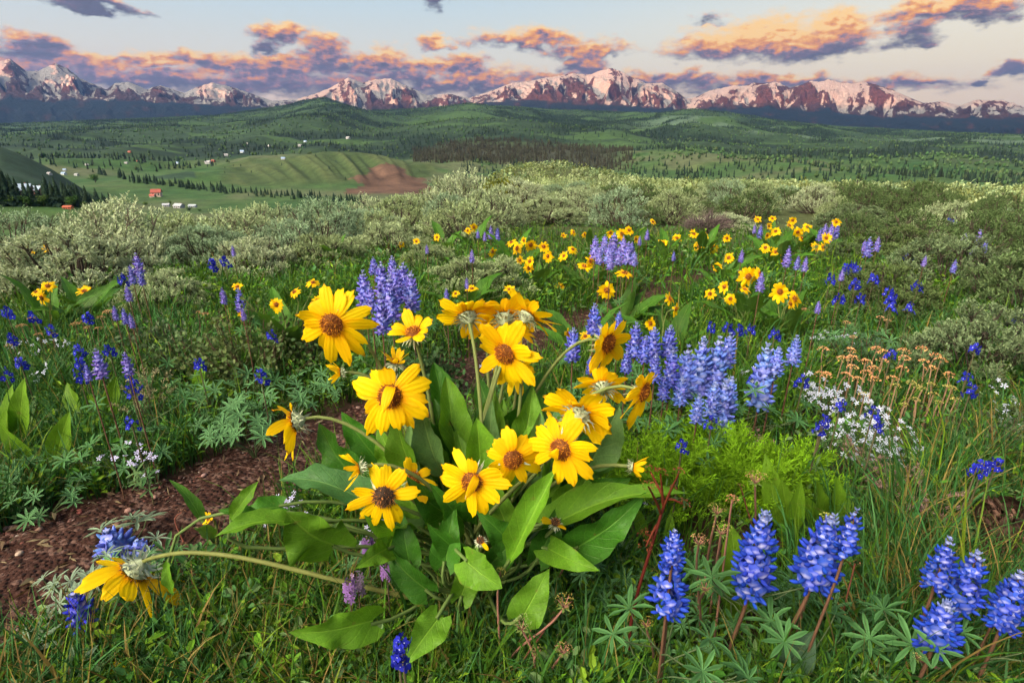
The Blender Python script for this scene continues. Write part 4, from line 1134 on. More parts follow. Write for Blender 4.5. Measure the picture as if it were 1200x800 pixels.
for s_ in range(3):
    f_, w_ = sage_geo(130 + s_, 62, 29, 12, .025, .36, True, [(.095, .15, .065), (.125, .18, .095), (.085, .13, .05)][s_])
    SAGE_DARK.append((f_.mesh('foliage', M_SAGE, False), w_.mesh('branch', M_WOOD)))
for s_ in range(6):
    f_, w_ = sage_geo(200 + s_, 40, 20, 9, .029, .46, True, SAGE_TONES[s_ % 4] if s_ < 4 else (.075, .125, .05))
    f_.QM = [q * 0 for q in f_.QM]; 
    for q in w_.QM: q += 1
    f_.merge(w_); SAGE_MID.append(f_.mesh('sagebrush', [M_SAGE, M_WOOD], False))

# ================================================================== GRASS
def blades(mb, roots, az, lean, length, width, bend, col, S=4, m=0, curlend=None):
    n = len(roots); t = np.linspace(0, 1, S + 1)
    phi = lean[:, None] + bend[:, None] * t[None, :] ** 1.3
    seg = (length / S)[:, None]
    dx = np.sin(phi) * seg; dz = np.cos(phi) * seg
    hx = np.concatenate([np.zeros((n, 1)), np.cumsum(dx[:, :-1], 1)], 1); hz = np.concatenate([np.zeros((n, 1)), np.cumsum(dz[:, :-1], 1)], 1)
    ca, sa = np.cos(az)[:, None], np.sin(az)[:, None]
    C = np.stack([roots[:, 0:1] + ca * hx, roots[:, 1:2] + sa * hx, roots[:, 2:3] + hz], -1)
    w = width[:, None] * (1 - t[None] ** 1.6) * .5 + width[:, None] * .03
    tw = (np.sin(roots[:, 0] * 917) * .9)[:, None]
    sx = -sa * np.cos(tw) + ca * np.sin(tw); sy = ca * np.cos(tw) + sa * np.sin(tw)
    Sd = np.stack([sx * np.ones_like(hx), sy * np.ones_like(hx), np.zeros_like(hx)], -1) * w[..., None]
    V = np.stack([C - Sd, C + Sd], 2).reshape(-1, 3)
    b = (np.arange(n) * (S + 1) * 2)[:, None]; i = (np.arange(S) * 2)[None]
    Fq = np.stack([b + i, b + i + 1, b + i + 3, b + i + 2], -1).reshape(-1, 4)
    mb.add(V, Fq, np.repeat(col, (S + 1) * 2, 0), None, m)
# ================================================================== NEAR GROUND: PATH, STONES
def dirt_path():
    n = 150; k = np.linspace(0, 1, n); q = np.linspace(0, 1, len(PU))
    up = np.stack([np.interp(k, q, PU[:, i]) for i in range(3)], 1); dn = np.stack([np.interp(k, q, PD[:, i]) for i in range(3)], 1)
    m = 26; s = np.linspace(0, 1, m)[None, :, None]
    Q = up[:, None] * (1 - s) + dn[:, None] * s
    Q[..., 2] = land(Q[..., 0], Q[..., 1]) + .004 + .012 * np.sin(pi * s[..., 0]) + .008 * perlin(Q[..., 0] * 9, Q[..., 1] * 9)
    i = np.arange(n - 1)[:, None] * m; j = np.arange(m - 1)[None]
    Fq = np.stack([i + j, i + j + 1, i + m + j + 1, i + m + j], -1).reshape(-1, 4)
    mt, t, out = mat('red_gravel_soil')
    co = t.node('ShaderNodeTexCoord').outputs['Object']
    n1 = t.noise(5, 5, co); n2 = t.noise(45, 5, co, .65); n3 = t.noise(170, 3, co)
    vo = t.node('ShaderNodeTexVoronoi'); vo.inputs['Scale'].default_value = 75; t.l.new(co, vo.inputs['Vector'])
    c = t.mix(n1, C4((.018, .007, .005)), C4((.040, .015, .011)))
    c = t.mix(t.smooth(n2, .45, .75), c, C4((.075, .036, .028)))
    gr = t.node('ShaderNodeSeparateColor'); t.l.new(vo.outputs['Color'], gr.inputs[0])
    c = t.mix(t.math('MULTIPLY', t.smooth(gr.outputs[0], .72, .8), .55), c, C4((.15, .09, .075)))
    h = t.math('ADD', t.math('MULTIPLY', t.smooth(vo.outputs['Distance'], .6, .1), .7), t.math('ADD', n2, t.math('MULTIPLY', n3, .4)))
    t.l.new(principled(t, c, .92, .15, bump(t, h, .9, .012)), out.inputs[0])
    b = MB(); b.add(Q.reshape(-1, 3), Fq, (1, 1, 1))
    o = b.build('path', mt); tag(o, 'bare red gravel path winding through the flowers', 'path', kind='structure')
dirt_path()

def stone_tpl(seed):
    rng = np.random.default_rng(seed); V = []
    nu, nv = 5, 7
    for i in range(nu):
        for j in range(nv):
            a = j * 2 * pi / nv; e = -pi / 2 + pi * (i + .5) / nu; r = rng.uniform(.75, 1.1)
            V.append((r * cos(e) * cos(a), r * .8 * cos(e) * sin(a), r * .6 * sin(e)))
    V += [(0, 0, -.55), (0, 0, .55)]
    Fq = [(i * nv + j, i * nv + (j + 1) % nv, (i + 1) * nv + (j + 1) % nv, (i + 1) * nv + j) for i in range(nu - 1) for j in range(nv)]
    T = [(nu * nv, (j + 1) % nv, j) for j in range(nv)] + [(nu * nv + 1, (nu - 1) * nv + j, (nu - 1) * nv + (j + 1) % nv) for j in range(nv)]
    return np.array(V), np.array(Fq), np.array(T)
STN = [stone_tpl(s) for s in range(3)]
def gravel():
    rng = np.random.default_rng(77); b = MB()
    px = np.stack([rng.uniform(-150, 760, 26000), rng.uniform(360, 860, 26000)], 1)
    g = Gmany(px); ok = ~np.isnan(g[:, 0]); g = g[ok]; g = g[on_path(g[:, 0], g[:, 1])]
    n = len(g); r = np.hypot(g[:, 0], g[:, 1])
    sz = rng.lognormal(-6.0, .45, n) * np.clip(r / 1.1, .8, 2); sz = np.clip(sz, .0014, .011)
    g[:, 2] += .008 + sz * .1
    pal = np.array([(.20, .10, .085), (.12, .07, .06), (.26, .17, .15), (.16, .06, .05), (.33, .27, .24), (.09, .055, .05), (.22, .09, .07)])
    c = pal[rng.choice(7, n, p=[.24, .24, .12, .16, .05, .1, .09])] * rng.uniform(.3, .85, (n, 1))
    for k in range(3):
        m = rng.integers(0, 3, n) == k
        V, Fq, T = STN[k]; off = b.n; nn = m.sum()
        stamp(b, V, Fq, g[m], rotz_stack(rng.uniform(0, 6.28, nn)), np.stack([sz[m], sz[m], sz[m] * rng.uniform(.6, 1, nn)], 1), c[m])
        b.more((T[None] + (np.arange(nn) * len(V))[:, None, None]).reshape(-1, 3), off)
    o = b.build('gravel', M_STONE); tag(o, 'loose red and grey gravel strewn over the bare path', 'gravel', kind='stuff')
gravel()
def big_stone(px, py, wpx, col, label, seed):
    g = G(px, py); V, Fq, T = STN[seed % 3]; s = px_h(g, wpx) / 2
    rng = np.random.default_rng(seed); Rm = rotz_stack(np.array([rng.uniform(0, 6)]))[0]
    b = MB(); b.add((V * s) @ Rm.T + [0, 0, s * .35], Fq, col); b.more(T, 0)
    o = link('stone', b.mesh('stone', M_STONE), None, (g[0], g[1], g[2] + .01)); tag(o, label, 'stone', 'larger stones on the red path')
big_stone(152, 604, 11, (.24, .14, .12), 'pink grey stone on the path just below the small white flowers', 1)
big_stone(25, 655, 11, (.33, .25, .2), 'flat tan stone at the near edge of the path', 2)
big_stone(48, 626, 9, (.28, .17, .13), 'tan pink stone on the path nearest the grass bank', 3)
big_stone(95, 605, 9, (.26, .08, .07), 'red stone at the upper edge of the path', 4)
big_stone(182, 588, 8, (.3, .17, .14), 'small salmon stone near the bend of the path', 5)
big_stone(72, 640, 8, (.2, .14, .12), 'brown stone in the middle of the path', 6)
big_stone(240, 562, 8, (.26, .16, .15), 'rosy stone on the path where it narrows', 7)

# ================================================================== GROUND HELPERS
def rise(px, py, h, tmax=400):
    """ground point under a spot h metres above ground that shows at this photo pixel; returns (spot, base)"""
    d = ray(px, py); d = d / hypot(d[0], d[1])
    t = np.geomspace(.25, tmax, 900); z = CAMH + d[2] * t; g = land(d[0] * t, d[1] * t) + h
    k = int(np.argmax(z < g)); k = max(k, 1) if (z < g).any() else len(t) - 1
    f0 = z[k-1] - g[k-1]; f1 = g[k] - z[k]; w = f0 / (f0 + f1 + 1e-9); tt = t[k-1] + (t[k] - t[k-1]) * w
    x, y = d[0] * tt, d[1] * tt; gz = tz(x, y)
    return np.array([x, y, CAMH + d[2] * tt]), np.array([x, y, gz])
def pxsize(p): return ((np.asarray(p) - CAM) @ FWD) / F     # metres per photo pixel there
def facing(a, b, c): return a * RGT + b * np.array([0, 0, 1.]) + c * np.array([0, -1., 0])
COVER = []     # (x, y, r) kept clear of random sagebrush

# ================================================================== THE BIG BALSAMROOT
def main_plant():
    root = G(560, 716); rng = np.random.default_rng(3)
    o = empty('balsamroot', root, 'largest balsamroot clump, sprawling over the near end of the path with many big yellow flowers', 'flowering plant')
    def rt(): return root + np.array([rng.uniform(-.05, .05), rng.uniform(-.04, .04), -.01])
    def fl(px, py, rpx, Y, f, kind='full', seed=0, stem=None, **kw):
        c = P(px, py, Y); R = .96 * rpx * pxsize(c)
        r = rt() if stem is None else stem
        return add_flower(o, root, r, c, facing(*f), R, kind, seed=seed, **kw)
    fl(389, 380, 51, .88, (-.12, -.05, 1), seed=1, npet=13, lenvar=.2)
    fl(457, 464, 53, .80, (.02, .30, 1), seed=2, npet=13, curlin=(3,), tilt=-4)
    fl(484, 389, 36, .90, (-.15, 1, .35), seed=3, npet=8, tilt=38)
    fl(450, 581, 47, .72, (.0, .12, 1), seed=4, npet=13, skip=(1, 5, 12), old=True, pw=.16, label='fading flower with a shaggy dark disc')
    fl(421, 548, 30, .73, (-1, -.1, .35), 'bud', 5, label='half open bud pointing away from the clump')
    fl(345, 494, 44, .86, (-1, -.25, .2), seed=6, npet=10, tilt=32, droop=.25)
    fl(553, 564, 46, .70, (-.12, .10, 1), seed=7, npet=12, curlin=(2,), lenvar=.22)
    fl(601, 538, 44, .735, (.2, .08, 1), seed=8, npet=11, lenvar=.25)
    fl(657, 526, 48, .72, (-.5, .15, 1), seed=9, npet=12, curlin=(8,), lenvar=.25)
    fl(548, 370, 41, .98, (-.22, .55, -.75), seed=10, npet=12, tilt=18)
    fl(591, 371, 42, 1.0, (.02, .6, -.75), seed=11, npet=12, tilt=20)
    fl(619, 369, 39, .99, (.55, .62, -.5), seed=12, npet=11, tilt=20)
    fl(592, 414, 48, .93, (-.50, -.12, .85), seed=13, npet=12, tilt=4)
    fl(712, 402, 44, .95, (.72, -.05, .75), seed=14, npet=12, tilt=8)
    fl(680, 484, 47, .80, (.42, .40, -.78), seed=15, npet=12, tilt=6, pw=.22)
    fl(754, 459, 42, .85, (.7, -.12, .5), seed=16, npet=11, tilt=-6, droop=.3)
    fl(742, 547, 24, .76, (1, -.05, .25), 'bud', 17)
    fl(651, 612, 20, .73, (.15, 1, .35), seed=18, npet=9, skip=(0, 1, 2, 3, 5, 6, 8), old=True, tilt=30, label='spent head with almost no petals left')
    fl(563, 633, 17, .70, (-.1, .9, .5), seed=19, npet=9, skip=(0, 1, 2, 3, 4, 5, 6, 7), old=True, tilt=30, label='dried brown spent head')
    fl(649, 494, 18, .82, (.05, 1, .45), seed=20, npet=9, skip=(0, 1, 2, 4, 6, 7), tilt=40)
    fl(463, 424, 26, .92, (.12, 1, .15), 'bud', 21)
    fl(399, 436, 22, .92, (-1, .05, .25), 'bud', 22)
    fl(706, 452, 36, .90, (.1, .35, -.8), seed=23, npet=12, tilt=14)
    fl(485, 560, 32, .79, (.55, .6, .4), seed=24, npet=7, tilt=28)
    fl(571, 378, 34, 1.05, (.05, .75, .5), seed=25, npet=11, tilt=20)
    fl(606, 386, 30, 1.03, (.2, .8, .4), seed=26, npet=10, tilt=25)
    fl(604, 432, 30, 1.0, (-.2, .2, 1), seed=27, npet=10, tilt=30)
    # the long stem that arches out over the path and hangs its head by the small blue lupine
    c = P(157, 670, .80); n = facing(-.62, -.70, .35); R = 56 * pxsize(c)
    pet, dis, cal = flower_parts(c, n, R, 10, 22, .28, 31)
    f = pet.build('flower', M_PETAL, o, root); f['label'] = 'drooping flower at the end of a long arching stem'
    dis.build('disc', M_DISC, f, root); cal.build('calyx', M_WOOL, f, root)
    s = MB(); pts = np.array([c - norm(n) * R * .26, P(178, 653, .80), P(215, 646, .79), P(270, 650, .78), P(330, 663, .775), P(400, 681, .77), P(480, 700, .79), root])
    k = np.linspace(0, 1, 40); q = np.linspace(0, 1, len(pts)); pts = np.stack([np.interp(k, q, pts[:, i]) for i in range(3)], 1)
    for _ in range(6): pts[1:-1] = (pts[:-2] + 2 * pts[1:-1] + pts[2:]) / 4
    tube(s, pts, np.linspace(.0032, .0042, 40), (.15, .17, .05), 8); s.build('stem', M_STEM, f, root)
    D = (.030, .115, .009); Lt = (.085, .205, .013); B = (.05, .145, .042)
    LV = [(392, 640, .74, 336, 604, .70, 88, 'round', (0, .3, 1), .12, .05, D), (353, 613, .72, 252, 625, .66, 34, 'lance', (.0, 1, .35), .35, .1, Lt),
          (426, 583, .78, 325, 560, .80, 46, 'arrow', (0, 1, .45), .3, .12, B), (424, 568, .86, 372, 496, .90, 58, 'arrow', (-.2, .3, 1), .2, .05, D),
          (452, 550, .90, 400, 482, .93, 50, 'arrow', (.1, .3, 1), .3, .05, D), (437, 731, .66, 342, 740, .60, 60, 'arrow', (0, .5, 1), .18, .05, Lt),
          (513, 722, .66, 478, 780, .60, 54, 'arrow', (.1, .5, 1), .2, .04, Lt), (545, 655, .70, 586, 690, .66, 52, 'round', (0, .45, 1), .2, .06, D),
          (610, 722, .68, 645, 670, .70, 58, 'arrow', (-.1, .35, 1), .15, .04, D), (640, 612, .76, 806, 576, .74, 52, 'arrow', (0, .95, .45), .45, .1, Lt),
          (676, 642, .74, 757, 586, .72, 64, 'arrow', (.1, .35, 1), .2, .05, D), (596, 658, .70, 650, 548, .72, 40, 'lance', (-.6, .2, .8), .6, .08, Lt),
          (530, 565, .88, 510, 466, .92, 50, 'arrow', (.2, .3, 1), .35, .08, D), (548, 562, .92, 536, 460, .98, 50, 'arrow', (-.25, .3, 1), .35, .06, D),
          (565, 562, .93, 592, 468, 1.0, 52, 'arrow', (.2, .25, 1), .3, .06, D), (580, 548, .95, 642, 436, 1.02, 64, 'arrow', (.3, .35, 1), .3, .08, D),
          (600, 562, .92, 668, 452, .98, 58, 'arrow', (-.25, .4, 1), .3, .06, B), (575, 582, .90, 560, 480, .97, 46, 'arrow', (.1, .3, 1), .3, .05, D),
          (610, 582, .88, 694, 500, .92, 54, 'arrow', (.2, .6, 1), .3, .08, D), (620, 592, .85, 722, 524, .88, 50, 'arrow', (0, .7, .8), .35, .1, D),
          (500, 582, .84, 455, 518, .90, 50, 'arrow', (-.1, .5, 1), .3, .08, B), (490, 592, .80, 438, 545, .84, 44, 'arrow', (-.2, .5, 1), .3, .08, D),
          (522, 602, .80, 478, 564, .76, 50, 'arrow', (-.1, .6, 1), .3, .1, D), (546, 612, .78, 506, 570, .74, 48, 'arrow', (.2, .5, 1), .3, .08, D),
          (550, 652, .76, 500, 612, .72, 54, 'arrow', (-.2, .5, 1), .25, .08, D), (590, 612, .80, 570, 545, .84, 44, 'arrow', (.1, .4, 1), .3, .06, D),
          (640, 572, .85, 652, 500, .90, 44, 'arrow', (-.2, .4, 1), .3, .06, D), (660, 592, .80, 694, 552, .82, 44, 'arrow', (.2, .5, 1), .25, .08, Lt),
          (602, 642, .74, 560, 600, .74, 50, 'arrow', (.1, .4, 1), .25, .06, D), (470, 622, .78, 428, 600, .72, 44, 'arrow', (-.1, .6, 1), .25, .1, D),
          (456, 642, .74, 418, 664, .68, 42, 'arrow', (0, .6, 1), .2, .08, D), (520, 490, .95, 508, 424, 1.0, 34, 'lance', (.4, .3, 1), .4, .06, D),
          (585, 505, .98, 556, 440, 1.05, 40, 'arrow', (-.2, .3, 1), .3, .05, D), (622, 505, 1.0, 612, 440, 1.06, 44, 'arrow', (.2, .3, 1), .3, .05, D),
          (500, 692, .72, 448, 640, .74, 46, 'arrow', (-.2, .5, 1), .25, .08, D), (640, 642, .74, 704, 668, .68, 44, 'arrow', (.1, .7, .9), .25, .08, D),
          (270, 610, .73, 298, 565, .74, 25, 'lance', (-.3, .2, 1), .3, .04, Lt), (300, 604, .75, 255, 598, .74, 24, 'arrow', (0, .8, .6), .25, .06, D),
          (197, 655, .80, 199, 700, .78, 18, 'lance', (0, .2, 1), .3, .02, Lt), (330, 592, .80, 280, 604, .78, 30, 'arrow', (0, .8, .6), .25, .08, D),
          (480, 660, .74, 470, 600, .78, 46, 'arrow', (.1, .4, 1), .25, .06, D), (520, 660, .72, 535, 590, .76, 48, 'arrow', (-.1, .4, 1), .25, .06, D),
          (570, 670, .72, 610, 620, .74, 48, 'arrow', (.2, .4, 1), .25, .06, D), (630, 655, .74, 660, 590, .76, 46, 'arrow', (.1, .4, 1), .25, .06, D),
          (690, 585, .82, 740, 560, .80, 40, 'arrow', (0, .8, .7), .3, .1, D), (540, 700, .70, 560, 640, .72, 44, 'arrow', (.1, .3, 1), .25, .05, D)]
    LV += [(515, 560, .86, 490, 478, .88, 46, 'arrow', (-.3, .4, 1), .3, .06, Lt), (540, 540, .88, 522, 440, .93, 44, 'lance', (.4, .3, 1), .45, .08, Lt), (575, 545, .90, 580, 452, .95, 50, 'arrow', (-.2, .4, 1), .3, .06, Lt),
           (605, 540, .90, 628, 452, .95, 54, 'arrow', (.3, .3, 1), .3, .07, Lt), (640, 545, .88, 672, 470, .92, 50, 'arrow', (-.1, .5, 1), .3, .08, D), (560, 590, .84, 535, 510, .87, 50, 'arrow', (.2, .3, 1), .25, .06, Lt),
           (612, 575, .84, 618, 500, .87, 46, 'arrow', (-.2, .3, 1), .3, .06, Lt), (470, 560, .86, 440, 500, .88, 44, 'arrow', (-.2, .5, 1), .3, .08, Lt), (660, 560, .86, 720, 545, .86, 44, 'arrow', (.1, .8, .7), .3, .1, Lt)]
    GL = (.085, .175, .055)
    for q in range(16):
        bx = 485 + 13 * q + rng.uniform(-8, 8); by = 575 + rng.uniform(-25, 45); tx = bx + (bx - 580) * .35 + rng.uniform(-22, 22); ty = by - rng.uniform(70, 110)
        LV.append((bx, by, .80 + .10 * (q % 3) * .5 + rng.uniform(0, .06), tx, ty, .84 + .10 * (q % 3) * .5, rng.uniform(38, 52), 'arrow' if q % 3 else 'lance', (rng.uniform(-.5, .5), .35, 1), .4, .08, GL if q % 2 else Lt))
    for i, (bx, by, bY, tx, ty, tY, W, sh, nh, fo, ar, col) in enumerate(LV):
        b0 = P(bx, by, bY); t0 = P(tx, ty, tY); n = facing(*nh); W = W * (.92 if by > 600 and ty > by - 75 else 1.1) * pxsize(b0)
        b = MB(); cc = np.array(Lt if (col is D and rng.uniform() < .35) else col) * rng.uniform(.9, 1.4); ar *= 1.5; fo *= 1.8; W *= .86
        leaf_blade(b, b0, t0, W, n, ar, fo, .16 if sh != 'lance' else .0, .10, cc, sh, 0, i, curl=rng.uniform(-.02, .18))
        r = rt(); petiole(b, r, b0 + norm(t0 - b0) * .004, t0 - b0, .0026)
        b.build('leaf', [M_LEAF, M_STEM], o, root)
    COVER.append((root[0], root[1], .8))
main_plant()

# ================================================================== OTHER BALSAMROOTS
def balsam(bpx, bpy, heads, nleaf, label, leafL=.2, seed=0, hmax=None, group='balsamroots flowering across the meadow', lod=1, lcol=(.045, .135, .012), lean=.5, spreadmul=1.0):
    base = G(bpx, bpy); rng = np.random.default_rng(900 + seed)
    o = empty('balsamroot', base, label, 'flowering plant', group)
    R0 = hypot(base[0], base[1])
    for k in range(nleaf):
        a = k * 2.4 + rng.uniform(-.4, .4); L = leafL * rng.uniform(.75, 1.2); el = rng.uniform(.35, 1.15)
        pl = L * rng.uniform(.35, .8)
        out = np.array([cos(a), sin(a), 0]); e2 = el * rng.uniform(.55, 1.05)
        b0 = base + (out * cos(el) * .7 + np.array([0, 0, sin(el) * 1.1])) * pl * spreadmul
        t0 = b0 + (out * cos(e2) + np.array([0, 0, sin(e2)])) * L
        b = MB(); leaf_blade(b, b0, t0, L * rng.uniform(.3, .42), np.array([0, 0, 1.]) - out * .5 + rng.normal(size=3) * .25, .08, .3, .15, .06, np.array(lcol) * rng.uniform(.75, 1.35), 'arrow', 0, seed * 97 + k, 9, 5, rng.uniform(0, .15))
        petiole(b, base, b0, t0 - b0, .003, n=5)
        b.build('leaf', [M_LEAF, M_STEM], o, base)
    for k, (fx, fy, rp, f) in enumerate(heads):
        Y = base[1] + rng.uniform(-.06, .06) * R0 * .3
        c = P(fx, fy, Y); R = rp * pxsize(c)
        add_flower(o, base, base + rng.normal(size=3) * .015 * [1, 1, 0], c, facing(*f), R, seed=seed * 53 + k, lod=0 if rp > 12 else 1, stem_r=.003, npet=int(rng.integers(10, 14)), tilt=rng.uniform(-10, 25), lenvar=.2)
    COVER.append((base[0], base[1], .35))
    return o
def hd(lst, seed):
    rng = np.random.default_rng(seed); out = []
    for q in lst:
        x, y, r = q[:3]; f = q[3] if len(q) > 3 else (rng.uniform(-.6, .6), rng.uniform(-.1, .8), rng.uniform(.2, 1))
        out.append((x, y, r, f))
    return out
C_ = (0, .15, 1)
MID = [
 (916, 402, [(914, 342, 13, (-.1, .25, 1)), (931, 350, 12, (.4, .3, .8)), (926, 356, 9)], 13, 'balsamroot with big heart leaves behind the lone lupine spikes'),
 (872, 392, [(877, 324, 13, (.05, .15, 1)), (873, 339, 8), (890, 320, 9, (.6, .3, .6)), (849, 336, 9, (-.7, .2, .6)), (856, 350, 8, (-.3, .1, .8)), (832, 344, 8, (-.6, .1, .7))], 16, 'balsamroot beside the bare patch of soil with one large open head'),
 (845, 338, [(841, 312, 7), (854, 302, 8), (852, 279, 6)], 9, 'small balsamroot just above the bare patch of soil'),
 (906, 322, [(909, 295, 7), (918, 301, 8), (909, 308, 8), (897, 290, 7)], 12, 'balsamroot in the middle of the slope with a cluster of four heads'),
 (902, 296, [(901, 265, 6), (909, 271, 7), (899, 276, 6), (888, 257, 6), (905, 256, 5)], 9, 'farthest balsamroot before the upper sagebrush'),
 (938, 302, [(925, 264, 7), (929, 258, 6), (935, 272, 7), (939, 279, 8), (946, 266, 7)], 11, 'balsamroot left of the purple lupine patch under the dark sagebrush'),
 (966, 308, [(968, 279, 8), (965, 290, 8), (956, 289, 7), (980, 260, 6)], 9, 'balsamroot touching the purple lupine patch under the dark sagebrush'),
 (822, 308, [(813, 274, 7), (819, 289, 8), (836, 290, 7), (825, 277, 6), (835, 292, 6), (793, 279, 7)], 12, 'balsamroot in front of the bare grey twiggy bush'),
 (780, 312, [(776, 285, 8), (765, 260, 6), (786, 300, 6)], 8, 'balsamroot right of the dense lavender lupine clump'),
 (728, 392, [(732, 320, 12, (.1, .9, .2)), (711, 340, 12, C_)], 12, 'balsamroot with one round open head behind the largest clump'),
 (690, 350, [(685, 312, 11, (.1, .8, .4)), (692, 306, 9), (661, 300, 8), (671, 292, 7), (656, 336, 9, (.2, .9, .2))], 15, 'balsamroot in front of the dense lavender lupine clump'),
 (626, 346, [(621, 306, 8), (620, 314, 9), (642, 300, 8), (637, 289, 8), (609, 305, 7)], 13, 'balsamroot right of the round pale sagebrush'),
 (602, 322, [(599, 284, 8), (606, 291, 9), (622, 287, 9), (577, 295, 7), (614, 282, 6)], 11, 'balsamroot behind the round pale sagebrush'),
 (738, 304, [(737, 270, 7), (729, 274, 8), (715, 273, 6), (745, 280, 6)], 9, 'balsamroot behind the dense lavender lupine clump'),
 (690, 298, [(685, 275, 5), (672, 272, 5), (660, 276, 5)], 6, 'small far balsamroot left of the dense lavender lupine clump'),
 (782, 432, [(762, 379, 9, (.3, .2, 1)), (785, 350, 10, (.6, .4, .6)), (792, 362, 9, (.7, .0, .6))], 13, 'balsamroot below the bare patch of soil, behind the long lupine row'),
 (678, 436, [(665, 391, 9, (.7, .3, .4)), (686, 394, 9, (-.3, .8, .5))], 8, 'small balsamroot with two half open heads behind the largest clump'),
 (557, 296, [(555, 266, 6), (548, 270, 5)], 5, 'far small balsamroot near the yellow green bush'),
 (548, 372, [(553, 338, 8, (0, .9, .4)), (597, 339, 8, (0, .9, .4)), (534, 344, 6)], 9, 'balsamroot in front of the round pale sagebrush, half hidden by the largest clump'),
 (60, 396, [(49, 349, 10, (-.3, .1, .9)), (56, 335, 9, (.3, .5, .6)), (42, 342, 7)], 8, 'balsamroot below the spreading sagebrush with two orange yellow heads'),
 (104, 388, [(99, 341, 10, (.1, .8, .4))], 9, 'single headed balsamroot with upright leaves below the left sagebrush'),
 (26, 330, [(13, 299, 6), (39, 298, 6), (54, 291, 6), (30, 293, 5)], 7, 'small balsamroot among the farthest sagebrush above the meadow'),
 (134, 330, [(133, 303, 6)], 4, 'lone small balsamroot head among the left sagebrush'),
 (338, 436, [(324, 357, 10, (-.1, .2, 1)), (285, 366, 8, (.2, .6, .6)), (345, 342, 9, (-.3, .7, .5)), (367, 331, 9, (.2, .8, .4)), (372, 352, 8), (278, 336, 8, (.1, .8, .4))], 17, 'leafy balsamroot behind the tallest yellow flower'),
 (520, 300, [(512, 278, 5), (488, 283, 5), (470, 286, 5)], 5, 'far balsamroot among the sagebrush right of the lupine spires'),
 (392, 318, [(385, 308, 5), (399, 305, 5), (352, 300, 5)], 5, 'far balsamroot in front of the skyline sagebrush'),
]
for i, (bx, by, h_, nl, lab) in enumerate(MID):
    balsam(bx, by, hd(h_, i), nl, lab, .20 if by > 330 else .24, i)
balsam(136, 812, [(136, 788, 14, (.3, .8, .5))], 3, 'tiny single yellow flower low in the grass at the near edge', .07, 60, lod=0)
balsam(252, 640, [(245, 607, 11, (-.6, .5, .6))], 3, 'little yellow bud by the path beside the arching stem', .09, 61, lod=0)
balsam(215, 705, [(212, 684, 7, (.5, .6, .6))], 2, 'tiny yellow flower under the drooping head', .06, 62)

def basal_plant(bpx, bpy, leaves, label, col=(.095, .19, .025), seed=0, W=.3, name='mule_ears', group='broad leaved plants without flowers', depth=0):
    """a tuft of broad leaves; leaves: (tip px, tip py, width px, bend)"""
    base = G(bpx, bpy); rng = np.random.default_rng(seed)
    o = empty(name, base, label, 'leafy plant', group)
    for k, (tx, ty, w) in enumerate(leaves):
        Y = base[1] + rng.uniform(-.06, .06)
        t0 = P(tx, ty, Y); m_ = pxsize(t0)
        b0 = base + (t0 - base) * .22 + rng.normal(size=3) * .006
        b = MB(); leaf_blade(b, b0, t0, 1.15 * w * m_, facing(rng.uniform(-.5, .5), .4, 1), .05, .35, 0, .05, np.array(col) * rng.uniform(.8, 1.2), 'lance', 0, seed * 17 + k, 12, 7, rng.uniform(-.02, .1))
        petiole(b, base, b0, t0 - b0, .003, n=5)
        b.build('leaf', [M_LEAF, M_STEM], o, base)
    return o
BL = [
 (18, 545, [(30, 444, 22), (8, 452, 20), (2, 480, 22), (45, 500, 16)], 'upright yellow green leaf tuft at the very edge, left of the larkspurs'),
 (66, 560, [(82, 482, 24), (-4, 496, 20), (40, 520, 18)], 'light leaf pair spread in a V above the grass bank'),
 (112, 505, [(76, 448, 22), (96, 470, 20), (103, 462, 18)], 'leaf tuft leaning towards the white lupine spike'),
 (126, 508, [(138, 443, 20), (108, 478, 18), (120, 492, 14)], 'leaf tuft with one tall pointed leaf near the white lupine spike'),
 (238, 482, [(236, 417, 18), (250, 446, 15), (222, 452, 12), (215, 458, 10)], 'small bright pointed leaf tuft at the foot of the leafy shrub'),
 (925, 640, [(895, 535, 22), (915, 560, 20), (940, 565, 18)], 'mule ears with curled bright leaves right of the feathery herb'),
 (965, 635, [(985, 563, 26), (955, 562, 24), (995, 582, 20), (940, 580, 20), (975, 575, 20)], 'broad fresh mule ears between the two tallest blue lupines'),
 (872, 752, [(856, 618, 42), (848, 700, 22)], 'tall single dock leaf beside the pale green seed heads'),
 (846, 815, [(792, 752, 40), (850, 760, 34), (822, 775, 30)], 'yellow green broad leaves at the bottom edge under the dock leaf'),
 (885, 805, [(955, 742, 40), (925, 770, 30)], 'blue green smooth leaf under the tallest blue lupine'),
 (325, 800, [(395, 797, 26), (372, 790, 22)], 'low leaf at the bottom edge below the heart shaped leaf'),
 (835, 470, [(792, 420, 14), (828, 425, 14), (815, 432, 12)], 'leaf tuft behind the long lupine row'),
 (768, 650, [(742, 590, 14), (785, 600, 12)], 'small leaf tuft at the foot of the red stem'),
]
for i, (bx, by, lv, lab) in enumerate(BL): basal_plant(bx, by, lv, lab, (.06, .12, .075) if 'blue green' in lab else (.10, .215, .012), 300 + i)

